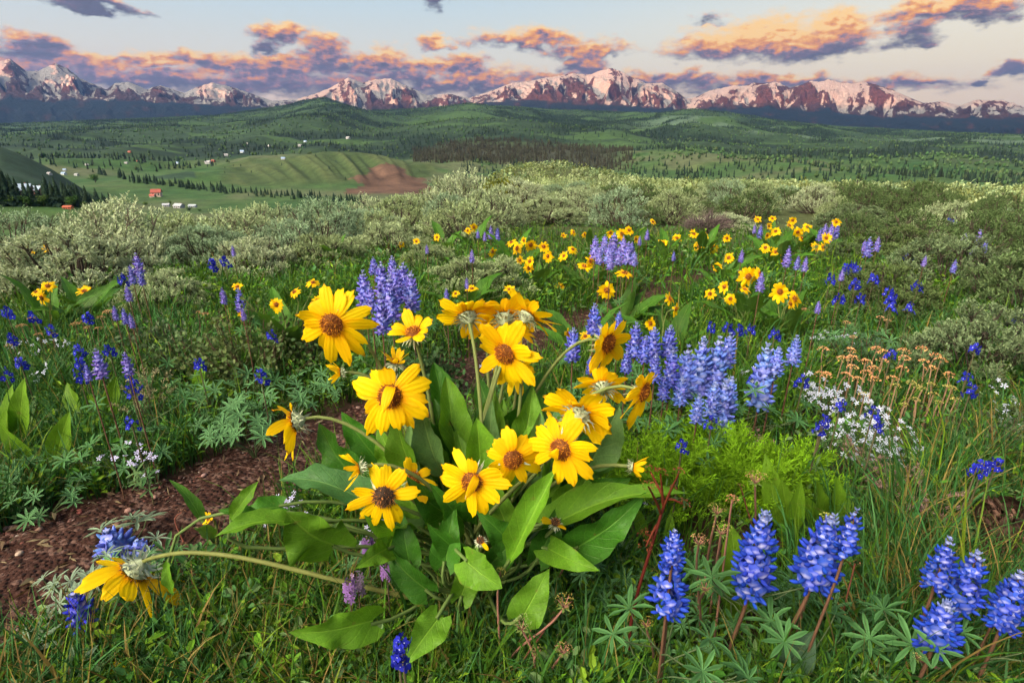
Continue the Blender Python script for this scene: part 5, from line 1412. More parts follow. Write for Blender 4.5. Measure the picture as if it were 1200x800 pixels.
# ================================================================== LUPINES
LDEEP = (.020, .058, .46); LMID = (.13, .20, .66); LLAV = (.19, .18, .62)
def lup(px, py, h, tot, col, label, group, seed, R=None, leaves=4, lean=0, **kw):
    top, base = rise(px, py - h / 2, tot)
    s = pxsize(top); H = h * s; R = (h * .25 if R is None else R) * s
    base = base + np.array([lean * s, .02, 0]); base[2] = tz(base[0], base[1])
    return lupine(base, top, H, R, col, label, group, seed, leaves, **kw)
FG = 'deep blue lupines near the bottom edge'
lup(897, 660, 116, .30, LDEEP, 'tallest deep blue lupine spike beside the dock leaf', FG, 1, 31, 6, -12, whorls=15, per=9, gap=.26, FS=.62, leafR=.035)
lup(975, 655, 100, .31, LDEEP, 'deep blue lupine right of the mule ears, fullest spike', FG, 2, 32, 5, -30, whorls=14, per=9, gap=.28, FS=.62)
lup(1004, 630, 66, .34, LDEEP, 'thin blue lupine spike leaning beside the fullest one', FG, 3, 16, 3, -18, whorls=9, per=5, gap=.25, FS=.85)
lup(788, 692, 84, .29, LDEEP, 'deep blue lupine close to the red stem, lower spike with gaps', FG, 4, 27, 5, 8, whorls=11, per=8, gap=.25, FS=.68)
lup(791, 645, 44, .33, LDEEP, 'short blue lupine head right behind the spike by the red stem', FG, 5, 17, 3, 4, whorls=8, per=8, gap=.15, FS=.72)
lup(1113, 668, 72, .28, LDEEP, 'blue lupine in front of the weathered stump, darkest of its group', FG, 6, 20, 4, 0, whorls=11, per=8, gap=.22, FS=.66)
lup(1146, 688, 80, .27, LDEEP, 'blue lupine beside the weathered stump', FG, 7, 24, 4, 0, whorls=11, per=8, gap=.24, FS=.64)
lup(1110, 740, 66, .22, LDEEP, 'lowest blue lupine, broad and rounded, near the bottom corner', FG, 8, 29, 6, 4, whorls=10, per=10, gap=.22, FS=.62)
lup(1196, 712, 80, .26, LDEEP, 'blue lupine cut by the picture edge below the stump', FG, 9, 24, 4, 6, whorls=11, per=8, gap=.12, FS=.7)
lup(1186, 690, 30, .24, LDEEP, 'small blue lupine head between stump and edge', FG, 10, 10, 2, 0, whorls=5, per=5)
lup(86, 719, 40, .12, (.03, .04, .55), 'small dark blue lupine over silvery leaves beside the path', 'low lupines beside the path', 11, 18, 6, 6, whorls=5, per=7, leafcol=(.10, .15, .10), leafR=.045)
lup(126, 640, 30, .07, LMID, 'pale blue lupine head behind the drooping yellow flower', 'low lupines beside the path', 12, 22, 5, 10, whorls=4, per=8, leafcol=(.10, .15, .10))
lup(160, 645, 22, .07, LMID, 'small lupine head touching the arching stem', 'low lupines beside the path', 13, 14, 2, 10, whorls=4, per=6)
L3 = [(767, 406, 42), (786, 402, 38), (769, 432, 32), (789, 432, 46), (807, 438, 62), (825, 433, 70), (844, 430, 66), (856, 412, 40), (851, 482, 68), (858, 464, 40), (900, 443, 76), (913, 424, 34), (934, 412, 34), (697, 375, 36), (672, 405, 38), (692, 429, 20), (746, 400, 40), (757, 410, 30), (726, 377, 22), (838, 470, 40), (800, 460, 34), (780, 455, 30), (820, 480, 34), (735, 425, 26), (705, 395, 26)]
for i, (x, y, h) in enumerate(sorted(L3)):
    zone = 'behind the yellow head facing the feathery herb' if x < 762 else 'standing apart beyond the feathery herb' if x > 880 else 'in the long row above the feathery herb'
    pos = ORD[i if x < 762 else (i - sum(q[0] < 762 for q in L3)) if x <= 880 else i - sum(q[0] <= 880 for q in L3)]
    c = LMID if x > 790 else (.09, .12, .56)
    lup(x, y, h, .33 if y < 450 else .26, c, f'{pos} pale blue lupine, left to right, {zone}', 'pale blue lupines around the feathery herb', 40 + i, h * (.22 if h > 45 else .26), 3, whorls=10, per=6)
L1 = [(425, 340, 42), (437, 312, 20), (446, 330, 42), (459, 315, 28), (456, 350, 52), (445, 368, 46), (463, 333, 38), (472, 332, 44), (481, 342, 44), (433, 350, 30)]
for i, (x, y, h) in enumerate(sorted(L1)):
    lup(x, y, h, .40, (.16, .17, .62), f'{ORD[i]} violet blue spike of the lupine spires behind the tallest yellow flower', 'violet lupine spires', 80 + i, h * .2 + 1.5, 3, whorls=10, per=6)
L2 = [(x, y, h) for x, y, h in [(698, 290, 24), (703, 300, 18), (709, 286, 20), (714, 297, 22), (720, 289, 28), (726, 300, 20), (731, 288, 20), (737, 297, 24), (744, 303, 16), (716, 306, 18), (741, 290, 12)]]
for i, (x, y, h) in enumerate(sorted(L2)):
    lup(x, y, h, .42, LLAV, f'{ORD[i]} lavender spike of the dense lupine clump amid distant yellow flowers', 'dense lavender lupine clump', 110 + i, h * .28, 2, whorls=8, per=6)
L4 = [(159, 312, 28, 'among the left sagebrush'), (152, 322, 20, 'among the left sagebrush'), (163, 325, 18, 'among the left sagebrush'), (272, 294, 12, 'on the skyline sagebrush'), (260, 347, 18, 'beside the leafy shrub'), (279, 352, 26, 'beside the leafy shrub'), (284, 368, 14, 'beside the leafy shrub'), (148, 344, 18, 'under the left sagebrush'), (144, 371, 18, 'under the left sagebrush'), (133, 367, 16, 'under the left sagebrush'), (152, 376, 16, 'under the left sagebrush'), (112, 427, 34, 'left of the path among larkspurs'), (146, 427, 26, 'left of the path among larkspurs'), (100, 437, 20, 'left of the path among larkspurs'),
      (925, 301, 22, 'on the flowery slope'), (936, 308, 16, 'on the flowery slope'), (945, 310, 16, 'on the flowery slope'), (892, 271, 14, 'on the flowery slope'), (893, 331, 22, 'on the flowery slope'), (885, 268, 10, 'on the flowery slope'), (968, 271, 16, 'before the upper dark sagebrush'), (976, 272, 22, 'before the upper dark sagebrush'), (982, 270, 18, 'before the upper dark sagebrush'), (962, 275, 14, 'before the upper dark sagebrush'), (1020, 290, 22, 'between the right sagebrush'), (1030, 286, 16, 'between the right sagebrush'), (1014, 288, 12, 'between the right sagebrush'), (1149, 284, 26, 'between the right sagebrush'), (1132, 281, 14, 'between the right sagebrush'), (1156, 289, 14, 'between the right sagebrush'), (1085, 306, 12, 'between the right sagebrush'),
      (575, 272, 14, 'among the central sagebrush'), (583, 274, 14, 'among the central sagebrush'), (568, 277, 10, 'among the central sagebrush'), (560, 274, 10, 'among the central sagebrush'), (500, 292, 10, 'among the central sagebrush'), (553, 300, 14, 'among the central sagebrush'), (523, 345, 14, 'among the central sagebrush'), (547, 332, 12, 'among the central sagebrush'), (759, 275, 12, 'on the far flower patch'), (750, 282, 10, 'on the far flower patch'), (790, 300, 10, 'on the far flower patch'), (870, 300, 14, 'on the far flower patch'), (1120, 312, 14, 'between the right sagebrush'), (960, 360, 14, 'below the flowery slope'), (988, 322, 14, 'below the flowery slope')]
zc = {}
for i, (x, y, h, zn) in enumerate(sorted(L4)):
    k = zc.get(zn, 0); zc[zn] = k + 1
    lup(x, y, h, .36, (.17, .14, .55) if i % 3 else (.12, .12, .52), f'{ORD[k]} small purple lupine {zn}, left to right', 'scattered purple lupines', 140 + i, h * .24, 2, whorls=8, per=6)

# ================================================================== LARKSPURS
LK = [(6, 366), (58, 387), (126, 410), (92, 425), (90, 438), (22, 425), (2, 436), (152, 457), (152, 446), (317, 393), (304, 438), (152, 493), (232, 426), (90, 410), (11, 397), (101, 372), (262, 307), (247, 310), (141, 327), (36, 372),
      (834, 384), (854, 384), (867, 387), (881, 386), (886, 442), (943, 444), (987, 472), (1025, 481), (967, 492), (963, 500), (1030, 497), (1135, 442), (1140, 456), (1145, 408), (1077, 335), (1047, 359), (1044, 341), (1047, 350), (1046, 415), (1197, 372), (1000, 312), (1005, 318), (1004, 333), (993, 316), (974, 327), (1025, 327), (1117, 258), (909, 391), (1146, 550), (1170, 542), (1155, 545), (467, 772), (470, 752), (800, 520), (835, 493), (1067, 300), (1010, 350), (985, 350), (1068, 360)]
zc = {}
for i, (x, y) in enumerate(sorted(LK)):
    if y > 740: zn = 'at the bottom edge under the big leaves'
    elif x < 60: zn = 'at the far left of the grass bank'
    elif x < 400 and y < 400: zn = 'under the left sagebrush'
    elif x < 400: zn = 'in the grass left of the path'
    elif x < 910 and y < 450: zn = 'under the yellow flowers by the bare soil'
    elif y > 530: zn = 'in the long grass above the stump'
    elif y > 465: zn = 'beside the white phlox'
    elif y > 400: zn = 'near the orange buckwheat heads'
    else: zn = 'among the right sagebrush'
    k = zc.get(zn, 0); zc[zn] = k + 1
    top, base = rise(x, y - 5, .24 if y > 380 else .28)
    s = pxsize(top); big = y > 430
    larkspur(base + np.array([.0, .015, 0]), top, (max(.008, 4.3 * s) if y < 740 else .0095), 7 if y < 400 else 8, f'{ORD[k]} deep blue larkspur {zn}, left to right', 'deep blue larkspurs scattered in the meadow', i, (16 if big else 11) * s)
# ================================================================== SAGEBRUSH
def zone_of(px, py):
    if px < 300: return 'above the valley meadow'
    if px < 540: return 'below the bare red scar'
    if px < 760: return 'before the low knoll'
    if px < 1000: return 'above the flowery slope'
    return 'beyond the buckwheat'
SAGE_N = [0]
def sage(x, y, w, h, near, label, group, var=None, z=None):
    i = SAGE_N[0]; SAGE_N[0] += 1
    g = (x, y, tz(x, y) - .03) if z is None else (x, y, z)
    rz = RNG.uniform(0, 6.28)
    if near:
        o = empty('sagebrush', g, label, 'shrub', group, rz); o.scale = (w, w * RNG.uniform(.85, 1.1), h / .8)
        f, b = SAGE_NEAR[i % 4] if var is None else SAGE_DARK[var]; link('foliage', f, o); link('branch', b, o)
    else:
        o = link('sagebrush', SAGE_MID[i % 6 if var is None else var], None, g); o.rotation_euler = (0, 0, rz); o.scale = (w, w * RNG.uniform(.8, 1.15), h / .8)
        tag(o, label, 'shrub', group)
    COVER.append((x, y, w * .42)); return o
HAND = [ # base px, width px, height px, label
 (200, 366, 108, 56, 'round silvery sagebrush mound alone in the meadow, left of the leafy shrub'),
 (560, 352, 128, 62, 'round pale silver sagebrush in the middle, right of the violet lupine spires'),
 (92, 350, 170, 96, 'wide tall sagebrush with dark branches above the two orange yellow heads'),
 (30, 345, 90, 60, 'sagebrush at the far left edge beside the wide dark branched one'),
 (165, 312, 120, 60, 'sagebrush behind the wide dark branched one on the left'),
 (385, 318, 110, 52, 'pale sagebrush before the violet lupine spires'),
 (300, 330, 105, 60, 'bushy sagebrush right of the round mound'),
 (250, 318, 110, 62, 'sagebrush behind the round mound, tips against the meadow'),
 (460, 300, 100, 46, 'low sagebrush behind the violet lupine spires'),
 (505, 318, 70, 40, 'small pale sagebrush left of the round middle one'),
 (1150, 452, 200, 112, 'big dark sagebrush over the deepest shade beside the buckwheat'),
 (1030, 372, 120, 70, 'grey sagebrush behind the white cushion flowers'),
 (1195, 372, 150, 92, 'large sagebrush reaching past the right picture edge'),
 (1110, 348, 150, 84, 'broad sagebrush behind the big dark one'),
 (1050, 318, 110, 56, 'round sagebrush with pale tips below the upper dark bush'),
 (985, 312, 70, 36, 'small sagebrush touching the small purple lupines'),
 (1000, 272, 90, 36, 'dark sagebrush rising behind the purple lupine patch'),
 (1190, 520, 90, 60, 'small leafed sagebrush over the weathered stump'),
 (850, 272, 70, 26, 'sagebrush behind the bare twiggy bush'),
 (430, 282, 90, 42, 'sagebrush on the rim under the bare red scar'),
 (640, 262, 90, 34, 'sagebrush in front of the low knoll'),
]
for k, (px, py, w, h, lab) in enumerate(HAND):
    g = G(px, py); s = pxsize(g) 
    sage(g[0], g[1], w * s * 1.12, h * s * 1.06, True, lab, 'sagebrush in the meadow', (k % 3 if px > 950 else None))
FLOWERS = [(545, 372), (545, 300), (590, 280), (700, 270), (860, 258), (965, 260), (990, 290), (985, 330), (945, 400), (700, 420)]
def scatter_sage():
    rng = np.random.default_rng(55)
    n = 26000
    a = rng.uniform(radians(-52), radians(52), n); r = np.sqrt(rng.uniform(4.5 ** 2, 140 ** 2, n))
    x = r * np.sin(a); y = r * np.cos(a)
    re = np.interp(a, _ea, _er)
    pp = project(np.stack([x, y, land(x, y)], 1))
    ok = (r < re + 7) & ~((inside(pp[:, 0], pp[:, 1], FLOWERS)) & (r < 12)) & ~on_path(x, y)
    ok &= ~((pp[:, 1] > 330) & (pp[:, 0] < 1000))
    ok &= ~((pp[:, 1] > 400))
    order = np.argsort(r[ok]); x = x[ok][order]; y = y[ok][order]; r = r[ok][order]; pp = pp[ok][order]
    sel = []; cell = {}
    for i in range(len(x)):
        md = (.56 if pp[i][0] < 560 else .68) if r[i] < 20 else .8 if r[i] < 60 else 1.05
        key = (int(x[i] // 1.3), int(y[i] // 1.3)); bad = False
        for dx in (-1, 0, 1):
            for dy in (-1, 0, 1):
                for (qx, qy) in cell.get((key[0] + dx, key[1] + dy), ()):
                    if (qx - x[i]) ** 2 + (qy - y[i]) ** 2 < md * md: bad = True
        if bad: continue
        if r[i] < 18 and any((cx - x[i]) ** 2 + (cy - y[i]) ** 2 < (cr + .2) ** 2 for cx, cy, cr in COVER): continue
        cell.setdefault(key, []).append((x[i], y[i])); sel.append(i)
    return [(x[i], y[i], r[i], pp[i]) for i in sel]
SG = scatter_sage()
rng = np.random.default_rng(56)
far_b = MB(); MIDS = []
f0, _ = sage_geo(400, 9, 6, 2, .16, .42, True, (1, 1, 1)); f1, _ = sage_geo(401, 9, 6, 2, .16, .42, True, (1, 1, 1))
f2, _ = sage_geo(402, 6, 4, 2, .26, .5, True, (1, 1, 1))
def flat_tpl(f):
    return np.concatenate(f.V), np.concatenate(f.Q), np.concatenate(f.C)
FT = [flat_tpl(f) for f in (f0, f1, f2)]
far_list = {0: [], 1: [], 2: []}
for (x, y, r, pp) in SG:
    w = rng.uniform(.6, 1.3) * (.95 if r > 9 else .85) * (1.15 if pp[0] < 560 else 1); h = w * rng.uniform(.5, .8)
    if SAGE_N[0] < 296 :
        zn = zone_of(*pp); size = 'larger' if w > 1.0 else 'smaller' if w < .75 else 'mid sized'
        dk = pp[0] > 700 and rng.uniform() < .6 + .25 * (pp[0] > 950); v = int(rng.integers(4, 6)) if dk else SAGE_N[0] % 4; tone = ['silver green', 'olive green', 'pale silvery', 'blue green', 'dark green', 'dark green'][v]
        MIDS.append((pp[0], f'{size} {tone} sagebrush', zn, sage(x, y, w, h, False, None, f'sagebrush {zn}', v)))
    else:
        far_list[2 if r > 55 else int(rng.integers(0, 2))].append((x, y, w * (1.15 if r > 50 else 1), h))
cnt_ = {}; tot_ = {}
for q in MIDS: tot_[q[1:3]] = tot_.get(q[1:3], 0) + 1
for q in sorted(MIDS, key=lambda q: q[0]):
    k = cnt_.get(q[1:3], 0); cnt_[q[1:3]] = k + 1
    q[3]['label'] = (f'{ORD[k]} {q[1]}, left to right, {q[2]}' if tot_[q[1:3]] > 1 else f'{q[1]} {q[2]}')
for k, lst in far_list.items():
    if not lst: continue
    A = np.array(lst); V, Fq, Cc = FT[k]; n = len(A)
    tone = np.array(SAGE_TONES)[rng.integers(0, 4, n)] * rng.uniform(.55, .95, (n, 1)) * np.array([.98, 1, .82])
    olive = rng.uniform(0, 1, n) < .16; tone[olive] = np.array([.13, .155, .055]) * rng.uniform(.8, 1.2, (olive.sum(), 1))
    stamp(far_b, V, Fq, np.stack([A[:, 0], A[:, 1], land(A[:, 0], A[:, 1]) - .04], 1), rotz_stack(rng.uniform(0, 6.28, n)), np.stack([A[:, 2], A[:, 2], A[:, 3] / .8], 1), tone[:, None, :] * Cc[None])
o = far_b.build('sagebrush_cover', M_SAGEFAR, smooth=False); tag(o, 'distant sagebrush merging into one grey green blanket over the plateau', 'brush', kind='stuff')

# two odd bushes: the bare twiggy one and the yellow green willow
def twiggy(px, py, w, h, label, col, leaf=None, name='twiggy_bush'):
    g = G(px, py); s = pxsize(g); W, H = w * s, h * s; rng = np.random.default_rng(int(px))
    o = empty(name, g, label, 'shrub'); b = MB()
    lf = MB()
    for k in range(150):
        a = rng.uniform(0, 6.28); q = sqrt(rng.uniform()) * W / 2; z = H * (1.0 - .5 * (2 * q / W) ** 2) * rng.uniform(.6, 1.05)
        e = np.array([cos(a) * q, sin(a) * q, z]); st = e * [.12, .12, 0]
        tube(b, bez(st, st + [0, 0, z * .4], e * [.7, .7, .7] + rng.normal(size=3) * .04, e, 5), np.linspace(.008, .0025, 5), np.array(col) * rng.uniform(.7, 1.3), 4)
        for _ in range(4):
            tt = rng.uniform(.4, .9); p = e * [tt, tt, tt]; d = norm(e * [1, 1, .8] + rng.normal(size=3) * .3) * H * .22
            tube(b, [p, p + d * .6, p + d], [.003, .002, .001], np.array(col) * rng.uniform(.7, 1.4), 3)
            if leaf is not None:
                n_ = 14; pts = p + d * rng.uniform(.2, 1.1, (n_, 1)) + rng.normal(size=(n_, 3)) * .05
                stamp(lf, LEAF_Q, LEAF_QF, pts, x_frames(norm_rows(rng.normal(size=(n_, 3)) + [0, 0, .6]), rng.uniform(0, 6, n_)), np.stack([np.full(n_, .085), np.full(n_, .04), np.full(n_, .08)], 1), np.array(leaf) * rng.uniform(.6, 1.4, (n_, 1)))
    link('branch', b.mesh('branch', M_WOOD), o)
    if leaf is not None: link('foliage', lf.mesh('foliage', M_FOL, False), o)
    COVER.append((g[0], g[1], W * .4))
twiggy(828, 276, 66, 34, 'bare grey purple twiggy bush among yellow flowers at the edge of the sagebrush', (.13, .10, .10))
twiggy(590, 252, 58, 40, 'yellow green rounded willow bush at the foot of the low knoll', (.10, .09, .04), (.14, .16, .025), 'willow_bush')

# ================================================================== LEAFY SHRUBS, HERBS
def leafy_shrub(px, py, w, h, label, col, seed, leafL=.016, n=700, group=None, name='leafy_shrub', wood=(.10, .06, .045)):
    g = G(px, py); s = pxsize(g); W, H = w * s, h * s; rng = np.random.default_rng(seed)
    o = empty(name, g, label, 'shrub', group); b = MB(); lf = MB()
    nb = 46; pts = []; axs = []
    for k in range(nb):
        a = rng.uniform(0, 6.28); q = sqrt(rng.uniform()) * W / 2; z = H * (1.0 - .55 * (2 * q / W) ** 2) * rng.uniform(.55, 1.05)
        e = np.array([cos(a) * q, sin(a) * q, z]); c = bez(e * [.2, .2, 0], e * [.3, .3, .4], e * [.8, .8, .6], e, 9)
        tube(b, c, np.linspace(.0028, .001, 9), np.array(wood) * rng.uniform(.7, 1.3), 4)
        m_ = n // nb; t = rng.uniform(.3, 1.05, m_); i = np.clip(t * 8, 0, 7.99).astype(int); f = (t * 8 - i)[:, None]
        p = c[i] * (1 - f) + c[np.minimum(i + 1, 8)] * f
        pts.append(p + rng.normal(size=(m_, 3)) * .012); axs.append(norm_rows(rng.normal(size=(m_, 3)) + norm(e) * .6 + [0, 0, .25]))
    pts = np.concatenate(pts); axs = np.concatenate(axs); m_ = len(pts)
    T = np.array([(0, 0, 0), (.3, -.42, .06), (.75, -.36, .1), (1, 0, .04), (.75, .36, .1), (.3, .42, .06), (.5, 0, -.02)]); TF = np.array([(0, 1, 6), (1, 2, 6), (2, 3, 6), (3, 4, 6), (4, 5, 6), (5, 0, 6)])
    L = leafL * rng.uniform(.65, 1.25, m_)
    stamp(lf, T, TF, pts, x_frames(axs, rng.uniform(0, 6, m_)), np.stack([L, L * .8, L], 1), np.array(col) * rng.uniform(.65, 1.45, (m_, 1)) * rng.uniform(.9, 1.1, (m_, 3)))
    link('branch', b.mesh('branch', M_WOOD), o); link('foliage', lf.mesh('foliage', M_FOL), o)
    COVER.append((g[0], g[1], W * .3)); return o
SH = [(300, 460, 150, 110, 'leafy snowberry shrub with small round leaves behind the path bend', (.085, .125, .045), 1600), (225, 450, 110, 80, 'lower snowberry shrub left of the path bend', (.075, .12, .05), 1100), (370, 440, 90, 80, 'dark leafy shrub behind the tallest yellow flower', (.055, .10, .035), 1000),
      (180, 420, 90, 50, 'low grey green leafy shrub under the round silvery sagebrush', (.09, .13, .07), 800), (505, 470, 90, 70, 'dark fine leaved shrub behind the largest clump', (.04, .085, .03), 1200), (1180, 540, 80, 70, 'grey leafed low shrub near the stump', (.10, .13, .08), 900),
      (1010, 440, 110, 50, 'blue green low leafy shrub behind the buckwheat heads', (.05, .10, .05), 1000), (745, 500, 80, 60, 'dark leafy undershrub beneath the yellow heads', (.045, .095, .035), 900), (640, 450, 60, 34, 'small low shrub on the bare soil behind the clump', (.06, .11, .05), 400)]
for i, (x, y, w, h, lab, col, n) in enumerate(SH): leafy_shrub(x, y, w, h, lab, col, 500 + i, .018 if y > 430 else .022, n)

def feathery(px, py, w, h, label, seed, n=85):
    g = G(px, py); s = pxsize(g); W, H = w * s, h * s; rng = np.random.default_rng(seed)
    o = empty('feathery_herb', g, label, 'leafy plant', 'feathery bright green herbs'); st = MB(); lf = MB()
    for k in range(n):
        a = rng.uniform(0, 6.28); q = sqrt(rng.uniform()) * W / 2; z = H * rng.uniform(.55, 1.05) * (1 - .35 * (2 * q / W) ** 2)
        e = np.array([cos(a) * q, sin(a) * q, z]); c = bez(e * [.25, .25, 0], e * [.4, .4, .5], e * [.8, .8, .85], e + [cos(a) * .02, sin(a) * .02, 0], 12)
        cc = np.array([.13, .27, .010]) * rng.uniform(.7, 1.35)
        tube(st, c[::2], np.linspace(.0014, .0006, 6), cc, 3)
        m_ = 42; t = np.repeat(np.linspace(.25, 1, m_ // 2), 2); i = np.clip(t * 11, 0, 10.99).astype(int); f = (t * 11 - i)[:, None]
        p = c[i] * (1 - f) + c[i + 1] * f; tg = norm_rows(c[i + 1] - c[i]); sd = norm_rows(np.cross(tg, rng.normal(size=3))) * np.where(np.arange(m_) % 2, 1, -1)[:, None]
        d = norm_rows(tg * .9 + sd + rng.normal(size=(m_, 3)) * .45)
        L = .026 * (1.15 - t) * rng.uniform(.8, 1.5, m_) + .008
        stamp(lf, LEAF_Q, LEAF_QF, p, x_frames(d, rng.uniform(0, 6, m_)), np.stack([L, np.full(m_, .0026), L], 1), cc * rng.uniform(.7, 1.35, (m_, 1)))
        d2 = norm_rows(d + tg * .7 + rng.normal(size=(m_, 3)) * .5); p2 = p + d * (L * .5)[:, None]
        stamp(lf, LEAF_Q, LEAF_QF, p2, x_frames(d2, rng.uniform(0, 6, m_)), np.stack([L * .7, np.full(m_, .0024), L], 1), cc * rng.uniform(.7, 1.35, (m_, 1)))
    link('stem', st.mesh('stem', M_STEM), o); link('foliage', lf.mesh('foliage', M_FOL, False), o)
feathery(770, 600, 130, 110, 'feathery herb just right of the large clump, densest one', 601)
feathery(858, 602, 140, 104, 'feathery herb under the row of pale blue lupines', 602)
feathery(925, 590, 90, 80, 'feathery herb at the end towards the white phlox', 603)
feathery(815, 560, 120, 90, 'feathery herb behind the other two, touching the lupine stems', 604)
feathery(715, 590, 70, 70, 'small feathery herb between the clump leaves', 605, 50)
feathery(1042, 345, 60, 40, 'far bright feathery herb below the round pale tipped sagebrush', 606, 50)

# ferny yarrow like leaves and lupine leaf rosettes in the grass left of the path: individual plants
def lupine_leaves(px, py, R, n, label, seed, col=(.05, .115, .06)):
    g = G(px, py); rng = np.random.default_rng(seed); o = empty('lupine_rosette', g, label, 'leafy plant', 'lupine leaf tufts without flowers')
    s = pxsize(g); R = R * s * .62; n = int(n * 1.5)
    for k in range(n):
        a = rng.uniform(0, 6.28); q = R * 3.2 * sqrt(rng.uniform()); z = rng.uniform(.5, 1.3) * R * 2.6
        c = np.array([cos(a) * q, sin(a) * q, z]); b = MB(); palmate(b, c, (cos(a) * .5, sin(a) * .5 - .25, 1), R * rng.uniform(.8, 1.15), int(rng.integers(7, 10)), np.array(col) * rng.uniform(.8, 1.2), np.array(col) * 2 + .02, seed * 7 + k)
        tube(b, bez((0, 0, 0), (0, 0, z * .6), c - [0, 0, z * .3], c, 5), .0012, (.08, .12, .05), 4)
        link('leaf', b.mesh('leaf', M_FOL), o)
ROS = [(285, 520, 26, 14), (325, 500, 24, 10), (250, 490, 24, 10), (210, 500, 22, 9), (300, 540, 24, 9), (20, 590, 24, 9), (60, 610, 22, 7), (130, 700, 30, 7), (105, 735, 28, 6), (160, 560, 24, 9), (910, 750, 34, 7), (1000, 760, 32, 7), (1170, 780, 34, 7), (1130, 800, 34, 6), (845, 790, 30, 6), (760, 740, 30, 6), (700, 700, 28, 6), (665, 720, 26, 5), (380, 470, 20, 8), (450, 420, 18, 10), (480, 400, 16, 8), (420, 405, 16, 8), (870, 540, 22, 6), (1000, 430, 18, 9), (960, 410, 16, 8), (1045, 430, 18, 7), (830, 500, 20, 8), (190, 690, 24, 5), (440, 700, 24, 4), (690, 480, 20, 8)]
PL = ['below the leafy snowberry shrub', 'beside the path where it narrows', 'on the grass bank at the snowberry', 'on the grass bank further left', 'overhanging the path edge', 'at the left edge by the path', 'on the rim of the path at left', 'silvery, under the drooping yellow flower', 'silvery, beside the dark blue lupine', 'on the bank above the stones', 'under the tallest blue lupine', 'between the tallest blue lupines', 'under the lowest corner lupines', 'in the bottom corner by the broad lupine', 'between the bottom yellow green leaves', 'below the red stem', 'under the large clump to the right', 'under the clump, nearest the pale seed heads', 'above the drooping side flower', 'at the foot of the violet spires', 'right under the violet spires', 'left under the violet spires', 'under the pale lupine row', 'behind the buckwheat heads', 'left behind the buckwheat heads', 'under the big dark sagebrush', 'behind the feathery herb', 'under the arching stem', 'in shade under the clump', 'behind the back of the clump']
for i, (x, y, R, n) in enumerate(ROS): lupine_leaves(x, y, R, n, 'hand shaped lupine leaf tuft ' + PL[i], 700 + i, (.11, .16, .115) if 'silvery' in PL[i] else (.045, .115, .042))

# ================================================================== BUCKWHEAT, UMBELS, PHLOX
def umbel(mb, p, R, col, seed, n=60, dome=.45, m=0):
    rng = np.random.default_rng(seed); a = rng.uniform(0, 6.28, n); q = np.sqrt(rng.uniform(0, 1, n))
    pos = np.stack([q * np.cos(a) * R, q * np.sin(a) * R, dome * R * (1 - q * q)], 1) + p
    d = np.stack([np.cos(a) * q, np.sin(a) * q, 1.1 - q], 1) + rng.normal(size=(n, 3)) * .4
    stamp(mb, LEAF_T, LEAF_TF, pos, x_frames(norm_rows(d), rng.uniform(0, 6, n)), np.stack([np.full(n, R * .34), np.full(n, R * .26), np.full(n, R * .3)], 1), np.array(col) * rng.uniform(.6, 1.4, (n, 1)) * rng.uniform(.85, 1.15, (n, 3)), None, m)
def stalk_flower(px, py, tot, Rpx, col, label, group, seed, lean=0, name='buckwheat', stem=(.17, .10, .065), cat='wildflower', dome=.45, rays=0, sr=.0014, n=60, base_px=None):
    top, base = rise(px, py, tot); s = pxsize(top); rng = np.random.default_rng(seed)
    if base_px is not None: base = G(*base_px)
    else: base = base + np.array([lean * s, rng.uniform(-.01, .02), 0]); base[2] = tz(base[0], base[1])
    o = empty(name, base, label, cat, group); st = MB(); L = np.linalg.norm(top - base); ax = norm(top - base)
    tube(st, bez(base, base + [0, 0, L * .4], top - ax * L * .3 + rng.normal(size=3) * .008, top, 8), np.linspace(sr * 1.3, sr, 8), np.array(stem) * rng.uniform(.8, 1.2), 5)
    hd_ = MB(); R = Rpx * s
    if rays:
        for k in range(rays):
            a = k * 2 * pi / rays + rng.uniform(-.2, .2); e = top + norm(np.array([cos(a), sin(a), .9]) + ax * .4) * R * rng.uniform(.8, 1.1)
            tube(st, [top, e], [sr * .6, sr * .4], np.array(stem) * .9, 4); hk = MB(); umbel(hk, e, R * .36, col, seed + k, 16, .7); hk.build('flower_head', M_FOL, o, base, False)
            lf = norm(np.array([cos(a + .4), sin(a + .4), .0])); 
            stamp(st, LEAF_T, LEAF_TF, top[None], x_frames(lf[None], np.array([0.])), np.array([[R * .7, R * .22, R * .5]]), np.array([[.13, .19, .05]]))
    else: umbel(hd_, top, R, col, seed, n, dome)
    st.build('stem', M_STEM, o, base)
    if hd_.n: hd_.build('flower_head', M_FOL, o, base, False)
    return o
BW = [(58, 120), (185, 125), (150, 165), (195, 160), (45, 237), (75, 240), (195, 205), (165, 240), (220, 262), (258, 178), (262, 230), (310, 120), (345, 135), (335, 172), (293, 210), (298, 260), (385, 257), (400, 290), (437, 128), (440, 162), (428, 210), (520, 118), (530, 180), (565, 210), (585, 150), (610, 170), (470, 275), (490, 290), (525, 305), (565, 285), (575, 330), (490, 355), (440, 380), (640, 295), (660, 300), (680, 355), (650, 240), (250, 330), (600, 370)]
BW = sorted(BW)
for i, (x, y) in enumerate(BW):
    sec = i // 10; orange = y < 270
    stalk_flower(950 + x / 4, 380 + y / 4, .15, 6 if orange else 4.8, (.62, .33, .16) if orange else (.38, .33, .11), f'{ORD[i % 10]} buckwheat stalk of the {["stretch next to the white phlox", "stretch right behind the white phlox", "stretch below the big dark sagebrush", "stretch ending before the stump"][sec]}, {"orange" if orange else "pale yellow"} flat head', 'orange headed buckwheat stalks under the dark sagebrush', 800 + i, RNG.uniform(-4, 4), dome=.55, stem=(.27, .17, .11), sr=.0019, n=46)
